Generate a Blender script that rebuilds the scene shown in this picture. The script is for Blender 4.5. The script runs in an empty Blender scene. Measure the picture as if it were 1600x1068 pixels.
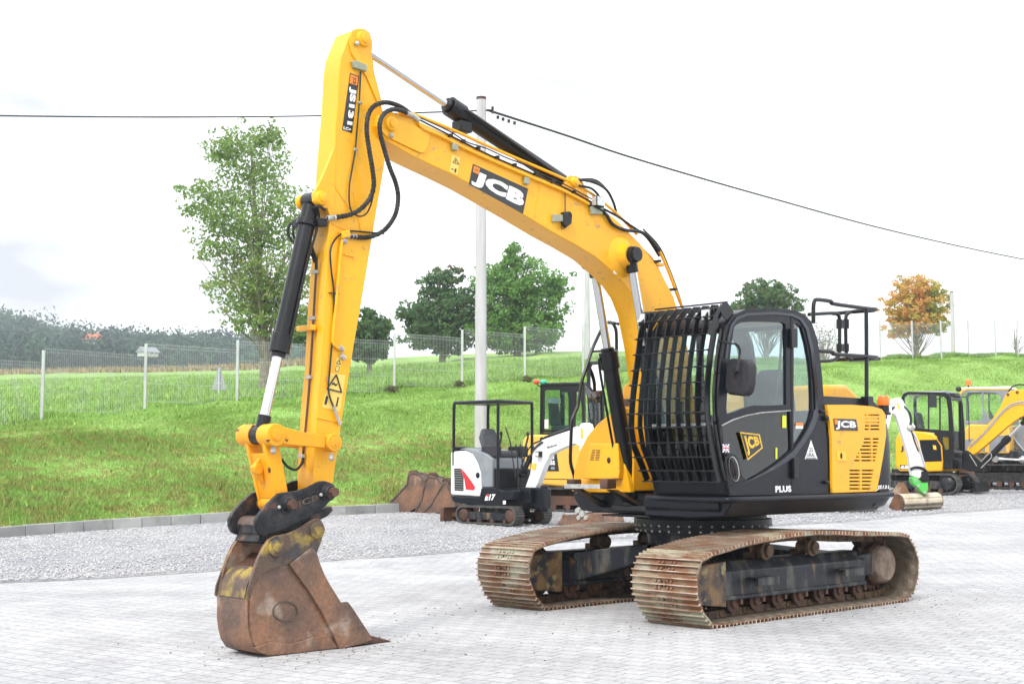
import bpy, bmesh, math, random
import numpy as np
from mathutils import Vector, Matrix
random.seed(7); RNG = np.random.default_rng(7)
SC = bpy.context.scene
COL = SC.collection
R = math.radians

# ------------------------------------------------------------------ camera, sky, sun, exposure
FPX = 2152.55; PITCH = 0.0861; CAMH = 1.4241
cam_d = bpy.data.cameras.new('camera'); cam_d.sensor_width = 36; cam_d.lens = FPX*36/1600
cam_d.clip_start = 0.1; cam_d.clip_end = 5000
cam = bpy.data.objects.new('camera', cam_d); COL.objects.link(cam)
cam.location = (0, 0, CAMH); cam.rotation_euler = (math.pi/2 + PITCH, 0, 0)
SC.camera = cam

SUN_EL, SUN_AZ = R(48), R(205)       # azimuth measured clockwise from +Y; the light comes from behind-left of the camera
W = bpy.data.worlds.new('World'); SC.world = W; W.use_nodes = True
nt = W.node_tree; nt.nodes.clear()
wo = nt.nodes.new('ShaderNodeOutputWorld'); bg = nt.nodes.new('ShaderNodeBackground')
sky = nt.nodes.new('ShaderNodeTexSky'); sky.sky_type = 'NISHITA'; sky.sun_disc = False
sky.sun_elevation = SUN_EL; sky.sun_rotation = SUN_AZ
sky.dust_density = 3.0
tc = nt.nodes.new('ShaderNodeTexCoord'); mp = nt.nodes.new('ShaderNodeMapping'); mp.inputs['Scale'].default_value = (2.2, 2.2, 6.0)
mp.inputs['Location'].default_value = (1.59, 0.4, 0.98)
nz = nt.nodes.new('ShaderNodeTexNoise'); nz.inputs['Scale'].default_value = 2.2; nz.inputs['Detail'].default_value = 6; nz.inputs['Roughness'].default_value = 0.5
cr = nt.nodes.new('ShaderNodeValToRGB')
cr.color_ramp.elements[0].position = 0.18; cr.color_ramp.elements[0].color = (3.8, 3.9, 4.15, 1)
cr.color_ramp.elements[1].position = 0.44; cr.color_ramp.elements[1].color = (9.3, 9.5, 9.8, 1)
mx = nt.nodes.new('ShaderNodeMixRGB'); mx.inputs['Fac'].default_value = 0.93
nt.links.new(tc.outputs['Generated'], mp.inputs['Vector']); nt.links.new(mp.outputs[0], nz.inputs['Vector'])
def cloudbank(px, py, pz, r0, r1, amt):
    vd = nt.nodes.new('ShaderNodeVectorMath'); vd.operation = 'DISTANCE'; vd.inputs[1].default_value = (px, py, pz)
    wsc = nt.nodes.new('ShaderNodeVectorMath'); wsc.operation = 'MULTIPLY'; wsc.inputs[1].default_value = (1, 1, 1); nt.links.new(tc.outputs['Generated'], wsc.inputs[0]); nt.links.new(wsc.outputs[0], vd.inputs[0])
    m_ = nt.nodes.new('ShaderNodeMapRange'); m_.interpolation_type = 'SMOOTHSTEP'; m_.inputs[1].default_value = r1; m_.inputs[2].default_value = r0; m_.inputs[3].default_value = 0; m_.inputs[4].default_value = amt
    nt.links.new(vd.outputs['Value'], m_.inputs[0]); return m_
b1 = cloudbank(-.33, .92, .175, .03, .22, .50); b2 = cloudbank(-.02, .94, .32, .02, .24, .27)
a1 = nt.nodes.new('ShaderNodeMath'); a1.operation = 'ADD'; nt.links.new(b1.outputs[0], a1.inputs[0]); nt.links.new(b2.outputs[0], a1.inputs[1])
s1 = nt.nodes.new('ShaderNodeMath'); s1.operation = 'SUBTRACT'; nt.links.new(nz.outputs['Fac'], s1.inputs[0])
k1_ = nt.nodes.new('ShaderNodeMath'); k1_.operation = 'MULTIPLY'; k1_.inputs[1].default_value = .55; nt.links.new(a1.outputs[0], k1_.inputs[0]); nt.links.new(k1_.outputs[0], s1.inputs[1])
nt.links.new(s1.outputs[0], cr.inputs[0]); nt.links.new(sky.outputs[0], mx.inputs[1]); nt.links.new(cr.outputs[0], mx.inputs[2])
nt.links.new(mx.outputs[0], bg.inputs['Color']); bg.inputs['Strength'].default_value = 0.105
nt.links.new(bg.outputs[0], wo.inputs['Surface'])
sd = bpy.data.lights.new('sun', 'SUN'); sd.energy = 1.5; sd.angle = R(14); sd.color = (1.0, 0.96, 0.9)
sun = bpy.data.objects.new('sun', sd); COL.objects.link(sun)
sdir = Vector((math.sin(SUN_AZ)*math.cos(SUN_EL), math.cos(SUN_AZ)*math.cos(SUN_EL), math.sin(SUN_EL)))
sun.rotation_euler = sdir.to_track_quat('Z', 'Y').to_euler(); sun.location = (0, 0, 60)
SC.view_settings.view_transform = 'Standard'; SC.view_settings.look = 'None'
SC.view_settings.gamma = 1; SC.view_settings.use_curve_mapping = False
SC.view_settings.exposure = 1.0

# ------------------------------------------------------------------ materials
def newmat(name):
    m = bpy.data.materials.new(name); m.use_nodes = True
    return m, m.node_tree, m.node_tree.nodes['Principled BSDF']
def mat(name, col, rough=.5, metal=0, col2=None, scale=8, lo=.4, hi=.65, bump=0, bscale=60, coat=0, detail=6, spec=.5, stretch=(1,1,1), col3=None, scale3=3, lo3=.55, hi3=.65, speck=0, sscale=90, objrand=0):
    m, t, p = newmat(name)
    p.inputs['Base Color'].default_value = (*col, 1); p.inputs['Roughness'].default_value = rough
    p.inputs['Metallic'].default_value = metal; p.inputs['Coat Weight'].default_value = coat
    p.inputs['Specular IOR Level'].default_value = spec; p.inputs['Coat Roughness'].default_value = .15
    c = t.nodes.new('ShaderNodeTexCoord'); mpp = t.nodes.new('ShaderNodeMapping'); mpp.inputs['Scale'].default_value = stretch
    t.links.new(c.outputs['Object'], mpp.inputs[0])
    if col2:
        n = t.nodes.new('ShaderNodeTexNoise'); n.inputs['Scale'].default_value = scale; n.inputs['Detail'].default_value = detail
        t.links.new(mpp.outputs[0], n.inputs['Vector'])
        mr = t.nodes.new('ShaderNodeMapRange'); mr.inputs[1].default_value = lo; mr.inputs[2].default_value = hi
        t.links.new(n.outputs['Fac'], mr.inputs[0])
        x = t.nodes.new('ShaderNodeMixRGB'); x.inputs[1].default_value = (*col, 1); x.inputs[2].default_value = (*col2, 1)
        t.links.new(mr.outputs[0], x.inputs[0]); last = x
        if col3:
            n3 = t.nodes.new('ShaderNodeTexNoise'); n3.inputs['Scale'].default_value = scale3; n3.inputs['Detail'].default_value = 8
            t.links.new(mpp.outputs[0], n3.inputs['Vector'])
            m3 = t.nodes.new('ShaderNodeMapRange'); m3.inputs[1].default_value = lo3; m3.inputs[2].default_value = hi3
            t.links.new(n3.outputs['Fac'], m3.inputs[0])
            x3 = t.nodes.new('ShaderNodeMixRGB'); t.links.new(x.outputs[0], x3.inputs[1]); x3.inputs[2].default_value = (*col3, 1)
            t.links.new(m3.outputs[0], x3.inputs[0]); last = x3
        if speck:
            n4 = t.nodes.new('ShaderNodeTexNoise'); n4.inputs['Scale'].default_value = sscale; n4.inputs['Detail'].default_value = 6; n4.inputs['Roughness'].default_value = .7
            t.links.new(c.outputs['Object'], n4.inputs['Vector'])
            m4_ = t.nodes.new('ShaderNodeMapRange'); m4_.inputs[1].default_value = .3; m4_.inputs[2].default_value = .7; m4_.inputs[3].default_value = 1-speck; m4_.inputs[4].default_value = 1+speck
            t.links.new(n4.outputs['Fac'], m4_.inputs[0]); x4 = t.nodes.new('ShaderNodeMixRGB'); x4.blend_type = 'MULTIPLY'; x4.inputs[0].default_value = 1
            t.links.new(last.outputs[0], x4.inputs[1]); t.links.new(m4_.outputs[0], x4.inputs[2]); last = x4
        if objrand:
            oi = t.nodes.new('ShaderNodeObjectInfo'); m5_ = t.nodes.new('ShaderNodeMapRange'); m5_.inputs[3].default_value = 1-objrand; m5_.inputs[4].default_value = 1+objrand
            t.links.new(oi.outputs['Random'], m5_.inputs[0]); x5 = t.nodes.new('ShaderNodeMixRGB'); x5.blend_type = 'MULTIPLY'; x5.inputs[0].default_value = 1
            t.links.new(last.outputs[0], x5.inputs[1]); t.links.new(m5_.outputs[0], x5.inputs[2]); last = x5
            av = t.nodes.new('ShaderNodeVectorMath'); av.operation = 'ADD'; sc_ = t.nodes.new('ShaderNodeVectorMath'); sc_.operation = 'SCALE'; sc_.inputs['Scale'].default_value = 37
            t.links.new(oi.outputs['Random'], sc_.inputs[0]); t.links.new(mpp.outputs[0], av.inputs[0]); t.links.new(sc_.outputs[0], av.inputs[1])
            for l_ in list(t.links):
                if l_.from_node == mpp and l_.to_node != av: to = l_.to_socket; t.links.remove(l_); t.links.new(av.outputs[0], to)
        t.links.new(last.outputs[0], p.inputs['Base Color'])
    if bump:
        n2 = t.nodes.new('ShaderNodeTexNoise'); n2.inputs['Scale'].default_value = bscale; n2.inputs['Detail'].default_value = 5
        t.links.new(c.outputs['Object'], n2.inputs['Vector'])
        b = t.nodes.new('ShaderNodeBump'); b.inputs['Strength'].default_value = bump; b.inputs['Distance'].default_value = .02
        t.links.new(n2.outputs['Fac'], b.inputs['Height']); t.links.new(b.outputs[0], p.inputs['Normal'])
    return m
M = {}
M['yellow'] = mat('yellow_paint', (.86, .415, .006), .36, col2=(.80, .385, .018), scale=1.6, lo=.42, hi=.72, spec=.35, coat=.12, bump=.04, bscale=9, col3=(.50, .29, .07), scale3=12, lo3=.63, hi3=.72, speck=.05, sscale=30)
M['yellow_worn'] = mat('worn_yellow_paint', (.84, .37, .006), .48, col2=(.72, .31, .02), scale=4, col3=(.07, .035, .02), scale3=11, lo3=.65, hi3=.675, bump=.08, spec=.35, speck=.08)
M['cat_yellow'] = mat('pale_yellow_paint', (.78, .44, .055), .45, col2=(.70, .40, .06), scale=3, coat=.2)
M['black'] = mat('black_paint', (.006, .0065, .008), .34, col2=(.011, .012, .015), scale=3, spec=.3, coat=.05, bump=.02, bscale=10)
M['navy'] = mat('blue_black_paint', (.0065, .008, .013), .34, col2=(.010, .012, .018), scale=2.5, spec=.22, coat=.04, bump=.02, bscale=8)
M['swoosh'] = mat('satin_dark_grey', (.022, .025, .036), .33)
M['dirty_black'] = mat('dirty_black_paint', (.010, .012, .018), .42, col2=(.085, .085, .075), spec=.35, scale=9, lo=.50, hi=.72, bump=.2, col3=(.15, .09, .045), scale3=7, lo3=.60, hi3=.68, stretch=(1,1,.3), speck=.35, sscale=70)
M['guard'] = mat('rust_stained_guard', (.02, .022, .028), .55, col2=(.20, .115, .05), scale=6, lo=.40, hi=.58, bump=.3, col3=(.30, .24, .10), scale3=9, lo3=.58, hi3=.68, speck=.4)
M['plastic'] = mat('dark_plastic', (.022, .021, .027), .55, spec=.35, col2=(.03, .03, .035), scale=30, bump=.08, bscale=400)
M['rubber'] = mat('black_rubber', (.014, .014, .015), .6, spec=.3, col2=(.04, .04, .04), scale=12)
M['dusty_rubber'] = mat('dusty_track_rubber', (.03, .03, .032), .75, col2=(.10, .095, .085), scale=9, lo=.35, hi=.75, bump=.2)
M['chrome'] = mat('chrome_rod', (.62, .63, .66), .16, metal=1)
M['steel'] = mat('galvanised_steel', (.30, .32, .33), .45, metal=.5, col2=(.42, .44, .45), scale=20)
M['fence'] = mat('galvanised_fence_wire', (.42, .44, .44), .5, metal=.3)
M['post'] = mat('galvanised_fence_post', (.50, .52, .52), .5, metal=.2, col2=(.42, .44, .44), scale=3)
M['silver'] = mat('silver_plate', (.48, .48, .46), .5, metal=.3, col2=(.34, .33, .3), scale=25)
M['shoe'] = mat('worn_rusty_shoe_steel', (.19, .085, .04), .6, metal=.1, col2=(.25, .19, .13), scale=5, lo=.38, hi=.62, bump=.3, bscale=50, col3=(.36, .35, .26), scale3=2.4, lo3=.55, hi3=.66, speck=.35, sscale=60, objrand=.22)
M['grouser'] = mat('worn_grouser_steel', (.60, .50, .43), .38, metal=.35, objrand=.15, speck=.2, col2=(.36, .20, .11), scale=7, lo=.35, hi=.65, bump=.2)
M['mudbrown'] = mat('dry_mud_brown', (.13, .10, .07), .9, col2=(.07, .05, .035), scale=8, bump=.4, col3=(.22, .19, .15), scale3=6, speck=.3)
M['chain'] = mat('dirty_chain_steel', (.07, .045, .03), .7, metal=.2, col2=(.17, .10, .05), scale=16, lo=.4, hi=.65, bump=.3)
M['mud'] = mat('dried_mud_hub', (.26, .20, .16), .85, col2=(.16, .11, .08), scale=10, bump=.5)
M['rust'] = mat('rusty_steel', (.12, .075, .056), .5, metal=.15, col2=(.27, .135, .075), scale=3.2, lo=.38, hi=.62, bump=.35, bscale=25, col3=(.40, .33, .27), scale3=4.5, lo3=.57, hi3=.75, speck=.28, sscale=30, stretch=(1,1,.8))
M['rust_dark'] = mat('dark_rusty_steel', (.065, .035, .025), .6, metal=.2, col2=(.14, .065, .04), scale=4, lo=.4, hi=.68, bump=.25, bscale=40)
M['rust_yellow'] = mat('rusty_steel_with_yellow_paint', (.10, .065, .045), .6, metal=.1, col2=(.36, .26, .05), scale=6, lo=.50, hi=.66, speck=.35, bump=.3, col3=(.05, .045, .045), scale3=8, lo3=.5, hi3=.62)
M['hitch'] = mat('scraped_black_hitch', (.012, .013, .016), .45, spec=.3, metal=.1, col2=(.045, .045, .05), scale=9, col3=(.13, .06, .035), scale3=9, lo3=.58, hi3=.68, bump=.25, speck=.3)
M['hitch_brown'] = mat('dusty_brown_hitch', (.13, .09, .07), .6, col2=(.05, .035, .03), scale=7, bump=.3, speck=.3)
M['white'] = mat('white_paint', (.80, .80, .79), .4, col2=(.72, .72, .70), scale=6, coat=.2)
M['decal_white'] = mat('white_decal', (.82, .82, .82), .45)
M['decal_black'] = mat('black_decal', (.02, .02, .022), .35)
M['decal_yellow'] = mat('yellow_decal', (.85, .50, .03), .4)
M['decal_pale'] = mat('pale_yellow_label', (.80, .56, .12), .45)
M['decal_orange'] = mat('orange_decal', (.75, .22, .02), .45)
M['lime'] = mat('lime_label', (.65, .70, .02), .5)
M['red'] = mat('red_decal', (.55, .02, .03), .4)
M['blue'] = mat('blue_decal', (.02, .04, .25), .4)
M['green'] = mat('green_paint', (.06, .50, .06), .45, col2=(.12, .42, .10), scale=12)
M['grey'] = mat('grey_paint', (.20, .22, .24), .45, col2=(.25, .27, .29), scale=4)
M['seat'] = mat('seat_cloth', (.06, .065, .075), .85, col2=(.09, .095, .105), scale=40)
M['tray'] = mat('dark_gap_fill', (.02, .015, .012), .8)  # near-black stands in for the shade inside slots, gaps, holes and recesses
M['pad'] = mat('cream_bucket_steel', (.42, .35, .24), .6, col2=(.55, .50, .42), scale=6, bump=.15, col3=(.25, .14, .07), scale3=5, lo3=.6, hi3=.7)
M['khaki'] = mat('khaki_junction_box', (.26, .28, .19), .6, col2=(.34, .35, .27), scale=25)
M['copper'] = mat('brown_hydraulic_pipe', (.10, .05, .03), .35, metal=.3)
M['pole'] = mat('spun_concrete', (.40, .40, .40), .85, col2=(.52, .52, .52), scale=3, lo=.3, hi=.7, bump=.15, col3=(.30, .29, .28), scale3=2, lo3=.58, hi3=.75, stretch=(3,3,.3))
M['kerb'] = mat('kerb_concrete', (.26, .265, .265), .9, col2=(.36, .36, .35), scale=2.2, bump=.2, col3=(.20, .21, .17), scale3=3, lo3=.6, hi3=.75)
M['lens'] = mat('lamp_lens', (.65, .66, .66), .12, metal=.4, col2=(.45, .46, .46), scale=70)
M['roof_tile'] = mat('orange_roof_tile', (.45, .14, .06), .8)
M['house_wall'] = mat('white_render_wall', (.50, .50, .48), .8)

def glassmat(name, tint, refl=1.0, base=.04):
    m = bpy.data.materials.new(name); m.use_nodes = True; t = m.node_tree; t.nodes.clear()
    o = t.nodes.new('ShaderNodeOutputMaterial'); tr = t.nodes.new('ShaderNodeBsdfTransparent'); tr.inputs[0].default_value = (*tint, 1)
    g = t.nodes.new('ShaderNodeBsdfGlossy'); g.inputs['Roughness'].default_value = .02; g.inputs[0].default_value = (refl, refl, refl, 1)
    lw = t.nodes.new('ShaderNodeLayerWeight'); lw.inputs[0].default_value = .5
    pw_ = t.nodes.new('ShaderNodeMath'); pw_.operation = 'POWER'; pw_.inputs[1].default_value = 4; t.links.new(lw.outputs['Facing'], pw_.inputs[0])
    f = t.nodes.new('ShaderNodeMath'); f.operation = 'MULTIPLY_ADD'; f.inputs[1].default_value = .6; f.inputs[2].default_value = base; t.links.new(pw_.outputs[0], f.inputs[0])
    x = t.nodes.new('ShaderNodeMixShader'); t.links.new(f.outputs[0], x.inputs[0]); t.links.new(tr.outputs[0], x.inputs[1]); t.links.new(g.outputs[0], x.inputs[2])
    t.links.new(x.outputs[0], o.inputs[0]); return m
M['glass'] = glassmat('tinted_window_glass', (.72, .82, .83), base=.08)
M['glass_low'] = glassmat('dark_window_glass', (.20, .25, .23), base=.05)
M['glass_clear'] = glassmat('clear_window_glass', (.88, .94, .935))
m, t, p = newmat('mirror_glass'); p.inputs['Metallic'].default_value = 1; p.inputs['Roughness'].default_value = .03; p.inputs['Base Color'].default_value = (.8,.8,.8,1); M['mirror'] = m
m, t, p = newmat('orange_beacon_plastic'); p.inputs['Base Color'].default_value = (.95, .22, .02, 1); p.inputs['Roughness'].default_value = .2; p.inputs['Transmission Weight'].default_value = .25; M['beacon'] = m
m, t, p = newmat('teal_lamp_plastic'); p.inputs['Base Color'].default_value = (.03, .45, .32, 1); p.inputs['Roughness'].default_value = .25; M['teal'] = m
m, t, p = newmat('red_lamp_plastic'); p.inputs['Base Color'].default_value = (.75, .06, .03, 1); p.inputs['Roughness'].default_value = .25; M['redlamp'] = m

# black and yellow hazard chevrons
m, t, p = newmat('hazard_chevrons'); c = t.nodes.new('ShaderNodeTexCoord'); s_ = t.nodes.new('ShaderNodeSeparateXYZ'); t.links.new(c.outputs['Object'], s_.inputs[0])
ad = t.nodes.new('ShaderNodeMath'); ad.operation = 'ADD'; t.links.new(s_.outputs['Y'], ad.inputs[0]); t.links.new(s_.outputs['Z'], ad.inputs[1])
mu = t.nodes.new('ShaderNodeMath'); mu.operation = 'MULTIPLY'; mu.inputs[1].default_value = 4.5; t.links.new(ad.outputs[0], mu.inputs[0])
fr = t.nodes.new('ShaderNodeMath'); fr.operation = 'FRACT'; t.links.new(mu.outputs[0], fr.inputs[0])
gt = t.nodes.new('ShaderNodeMath'); gt.operation = 'GREATER_THAN'; gt.inputs[1].default_value = .5; t.links.new(fr.outputs[0], gt.inputs[0])
x = t.nodes.new('ShaderNodeMixRGB'); x.inputs[1].default_value = (.85,.55,.02,1); x.inputs[2].default_value = (.02,.02,.02,1); t.links.new(gt.outputs[0], x.inputs[0]); t.links.new(x.outputs[0], p.inputs['Base Color'])
M['hazard'] = m

# ------------------------------------------------------------------ frames: a machine's own axes (x forward, y to its left, z up)
SP, CP = math.sin(PITCH), math.cos(PITCH)
def ray(u, v):
    a = (u-800)/FPX; b = -(v-534)/FPX
    return Vector((a, CP-b*SP, SP+b*CP))
CAMP = Vector((0, 0, CAMH))
def at(u, v, Y):
    d = ray(u, v); return CAMP + d*(Y/d.y)
class Frame:
    def __init__(s, ox, oy, oz, ang):
        s.O = Vector((ox, oy, oz)); s.a = ang
        s.F = Vector((math.cos(ang), math.sin(ang), 0)); s.N = Vector((-math.sin(ang), math.cos(ang), 0))
    def L(s, u, v, y):      # sight line meets the plane y = const of this machine
        d = ray(u, v); q = CAMP - s.O; t_ = (y - q.dot(s.N))/d.dot(s.N); P = q + d*t_
        return Vector((P.dot(s.F), y, P.z))
    def X(s, u, v, x):
        d = ray(u, v); q = CAMP - s.O; t_ = (x - q.dot(s.F))/d.dot(s.F); P = q + d*t_
        return Vector((x, P.dot(s.N), P.z))
    def P(s, pts, y): return [(p.x, p.z) for p in (s.L(u, v, y) for u, v in pts)]
    def T(s, pts): return [s.L(u, v, y) for u, v, y in pts]
    def root(s, name, label, cat, group=None):
        o = bpy.data.objects.new(name, None); COL.objects.link(o); o.location = s.O; o.rotation_euler = (0, 0, s.a)
        o.empty_display_size = .3
        tag(o, label, cat, group); return o
def tag(o, label=None, cat=None, group=None, kind=None):
    if label: o['label'] = label
    if cat: o['category'] = cat
    if group: o['group'] = group
    if kind: o['kind'] = kind
    return o

# ------------------------------------------------------------------ mesh builder
def V(*a): return Vector(a)
def smooth_path(pts, sub):
    pts = [Vector(p) for p in pts]
    if sub <= 1 or len(pts) < 3: return pts
    out = []
    for i in range(len(pts)-1):
        p0 = pts[max(i-1, 0)]; p1 = pts[i]; p2 = pts[i+1]; p3 = pts[min(i+2, len(pts)-1)]
        for k in range(sub):
            t_ = k/sub
            out.append(.5*((2*p1)+(p2-p0)*t_+(2*p0-5*p1+4*p2-p3)*t_*t_+(3*p1-p0-3*p2+p3)*t_**3))
    out.append(pts[-1]); return out
SHIFT = Vector((0, 0, 0))
class MB:
    def __init__(s): s.v = []; s.f = []
    def add(s, vs, fs):
        b = len(s.v); s.v += [tuple(p) for p in vs]; s.f += [tuple(b+i for i in f) for f in fs]; return s
    def hexa(s, c8):
        return s.add(c8, [(0,1,2,3),(7,6,5,4),(0,4,5,1),(1,5,6,2),(2,6,7,3),(3,7,4,0)])
    def box(s, x0, x1, y0, y1, z0, z1):
        return s.hexa([(x0,y0,z0),(x1,y0,z0),(x1,y1,z0),(x0,y1,z0),(x0,y0,z1),(x1,y0,z1),(x1,y1,z1),(x0,y1,z1)])
    def ext(s, poly, vec):      # extrude a planar 3D polygon by a vector
        n = len(poly); a = [Vector(p) for p in poly]; b = [p+Vector(vec) for p in a]
        fs = [tuple(range(n)), tuple(range(2*n-1, n-1, -1))] + [(i, (i+1) % n, n+(i+1) % n, n+i) for i in range(n)]
        return s.add(a+b, fs)
    def prism(s, poly, y0, y1): return s.ext([(x, y0, z) for x, z in poly], (0, y1-y0, 0))
    def prismx(s, poly, x0, x1): return s.ext([(x0, y, z) for y, z in poly], (x1-x0, 0, 0))
    def prismz(s, poly, z0, z1): return s.ext([(x, y, z0) for x, y in poly], (0, 0, z1-z0))
    def cyl(s, p0, p1, r, r1=None, n=20):
        p0, p1 = Vector(p0), Vector(p1); r1 = r if r1 is None else r1
        d = (p1-p0).normalized(); a = d.orthogonal().normalized(); b = d.cross(a)
        A = [p0+(a*math.cos(2*math.pi*i/n)+b*math.sin(2*math.pi*i/n))*r for i in range(n)]
        B = [p1+(a*math.cos(2*math.pi*i/n)+b*math.sin(2*math.pi*i/n))*r1 for i in range(n)]
        return s.add(A+B, [tuple(range(n)), tuple(range(2*n-1, n-1, -1))]+[(i, (i+1) % n, n+(i+1) % n, n+i) for i in range(n)])
    def lathe(s, p0, ax, prof, n=24):   # prof [(distance along axis, radius)]
        p0 = Vector(p0); d = Vector(ax).normalized(); a = d.orthogonal().normalized(); b = d.cross(a); vs = []
        for h, r in prof: vs += [p0+d*h+(a*math.cos(2*math.pi*i/n)+b*math.sin(2*math.pi*i/n))*r for i in range(n)]
        k = len(prof); fs = [tuple(range(n)), tuple(range(k*n-1, (k-1)*n-1, -1))]
        for j in range(k-1): fs += [(j*n+i, j*n+(i+1) % n, (j+1)*n+(i+1) % n, (j+1)*n+i) for i in range(n)]
        return s.add(vs, fs)
    def tube(s, pts, r, n=8, sub=5, rib=0):
        P = smooth_path(pts, sub); vs = []; prev = None
        if rib:     # corrugated hose
            Q = [P[0]]; 
            for i in range(1, len(P)):
                k = max(1, int((P[i]-P[i-1]).length/rib)); Q += [P[i-1].lerp(P[i], (j+1)/k) for j in range(k)]
            P = Q
        for i, p in enumerate(P):
            d = (P[min(i+1, len(P)-1)]-P[max(i-1, 0)])
            if d.length < 1e-9: d = V(0, 0, 1)
            d.normalize()
            if prev is None: a = d.orthogonal().normalized()
            else: a = (prev-d*prev.dot(d)).normalized()
            prev = a; b = d.cross(a); rr = r*(1.0 if not rib else (1.12 if i % 2 else .88))
            vs += [p+(a*math.cos(2*math.pi*k/n)+b*math.sin(2*math.pi*k/n))*rr for k in range(n)]
        m_ = len(P); fs = [tuple(range(n)), tuple(range(m_*n-1, (m_-1)*n-1, -1))]
        for j in range(m_-1): fs += [(j*n+i, j*n+(i+1) % n, (j+1)*n+(i+1) % n, (j+1)*n+i) for i in range(n)]
        return s.add(vs, fs)
    def ball(s, c, rx, ry=None, rz=None, n=16, m_=10):
        ry = rx if ry is None else ry; rz = rx if rz is None else rz
        vs = [(c[0]+rx*math.sin(math.pi*j/m_)*math.cos(2*math.pi*i/n), c[1]+ry*math.sin(math.pi*j/m_)*math.sin(2*math.pi*i/n), c[2]+rz*math.cos(math.pi*j/m_)) for j in range(m_+1) for i in range(n)]
        return s.add(vs, [(j*n+i, j*n+(i+1) % n, (j+1)*n+(i+1) % n, (j+1)*n+i) for j in range(m_) for i in range(n)])
    def strip(s, line, y0, y1, th):     # thick sheet following a line in (x,z), spanning y0..y1, thickness inward to the right of travel
        n = len(line); P = [Vector((x, z)) for x, z in line]; I = []
        for i in range(n):
            d = P[min(i+1, n-1)]-P[max(i-1, 0)]; d.normalize(); I.append(P[i]+Vector((d.y, -d.x))*th)
        loop = P+I[::-1]
        for i in range(n-1):
            q = [P[i], P[i+1], I[i+1], I[i]]
            vs = [(p.x, y0, p.y) for p in q]+[(p.x, y1, p.y) for p in q]
            s.add(vs, [(0,1,2,3),(7,6,5,4),(0,4,5,1),(2,6,7,3)]+([(3,7,4,0)] if i == 0 else [])+([(1,5,6,2)] if i == n-2 else []))
        return s
    def build(s, name, mt, parent=None, bevel=0, smooth=38, seg=2, label=None):
        me = bpy.data.meshes.new(name); me.from_pydata(s.v, [], s.f); me.validate()
        b = bmesh.new(); b.from_mesh(me); bmesh.ops.remove_doubles(b, verts=b.verts, dist=1e-5)
        bmesh.ops.recalc_face_normals(b, faces=b.faces); b.to_mesh(me); b.free()
        me.materials.append(M[mt] if isinstance(mt, str) else mt)
        if smooth and len(me.polygons):
            me.polygons.foreach_set('use_smooth', [True]*len(me.polygons)); me.set_sharp_from_angle(angle=R(smooth))
        o = bpy.data.objects.new(name, me); COL.objects.link(o)
        if parent: o.parent = parent
        if parent is not None and parent == globals().get('ex'): o.location = SHIFT
        if bevel:
            md = o.modifiers.new('bevel', 'BEVEL'); md.width = bevel; md.segments = seg; md.limit_method = 'ANGLE'; md.angle_limit = R(35); md.harden_normals = False
        if label: o['label'] = label
        return o
def holeplate(outer, holes, y0, y1):        # flat plate in the xz plane with holes, returned as MB
    cu = bpy.data.curves.new('tmp', 'CURVE'); cu.dimensions = '2D'; cu.fill_mode = 'BOTH'; cu.extrude = abs(y1-y0)/2
    for loop in [outer]+holes:
        sp = cu.splines.new('POLY'); sp.points.add(len(loop)-1); sp.use_cyclic_u = True
        for i, (a, b) in enumerate(loop): sp.points[i].co = (a, b, 0, 1)
    ob = bpy.data.objects.new('tmp', cu); COL.objects.link(ob)
    dg = bpy.context.evaluated_depsgraph_get(); me = bpy.data.meshes.new_from_object(ob.evaluated_get(dg))
    ym = (y0+y1)/2; mb = MB(); mb.add([(v.co.x, ym-v.co.z, v.co.y) for v in me.vertices], [tuple(p.vertices) for p in me.polygons])
    bpy.data.objects.remove(ob); bpy.data.curves.remove(cu); bpy.data.meshes.remove(me); return mb
_tx = {}
def textgeo(s, bold=.03, shear=0):
    k = (s, bold, shear)
    if k not in _tx:
        cu = bpy.data.curves.new('tmp', 'FONT'); cu.body = s; cu.offset = bold; cu.shear = shear; cu.resolution_u = 3; cu.space_character = .98+bold*1.5
        ob = bpy.data.objects.new('tmp', cu); COL.objects.link(ob)
        dg = bpy.context.evaluated_depsgraph_get(); me = bpy.data.meshes.new_from_object(ob.evaluated_get(dg))
        vs = np.array([v.co[:2] for v in me.vertices]); lo, hi = vs.min(0), vs.max(0); vs = (vs-lo)/(hi-lo)
        _tx[k] = (vs, [tuple(p.vertices) for p in me.polygons])
        bpy.data.objects.remove(ob); bpy.data.curves.remove(cu); bpy.data.meshes.remove(me)
    return _tx[k]
def bil(q, a, b):   # q = TL,TR,BR,BL ; a right, b up
    return q[3]*(1-a)*(1-b)+q[2]*a*(1-b)+q[1]*a*b+q[0]*(1-a)*b
def text(s, quad, off, mt, parent, name='lettering', bold=.03, shear=0, inset=(0, 0)):
    vs, fs = textgeo(s, bold, shear); q = [Vector(p)+Vector(off) for p in quad]; ix, iy = inset
    mb = MB(); mb.add([bil(q, ix+(1-2*ix)*a, iy+(1-2*iy)*b) for a, b in vs], fs)
    me = bpy.data.meshes.new(name); me.from_pydata(mb.v, [], mb.f); me.materials.append(M[mt])
    o = bpy.data.objects.new(name, me); COL.objects.link(o); o.parent = parent; return o
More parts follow.
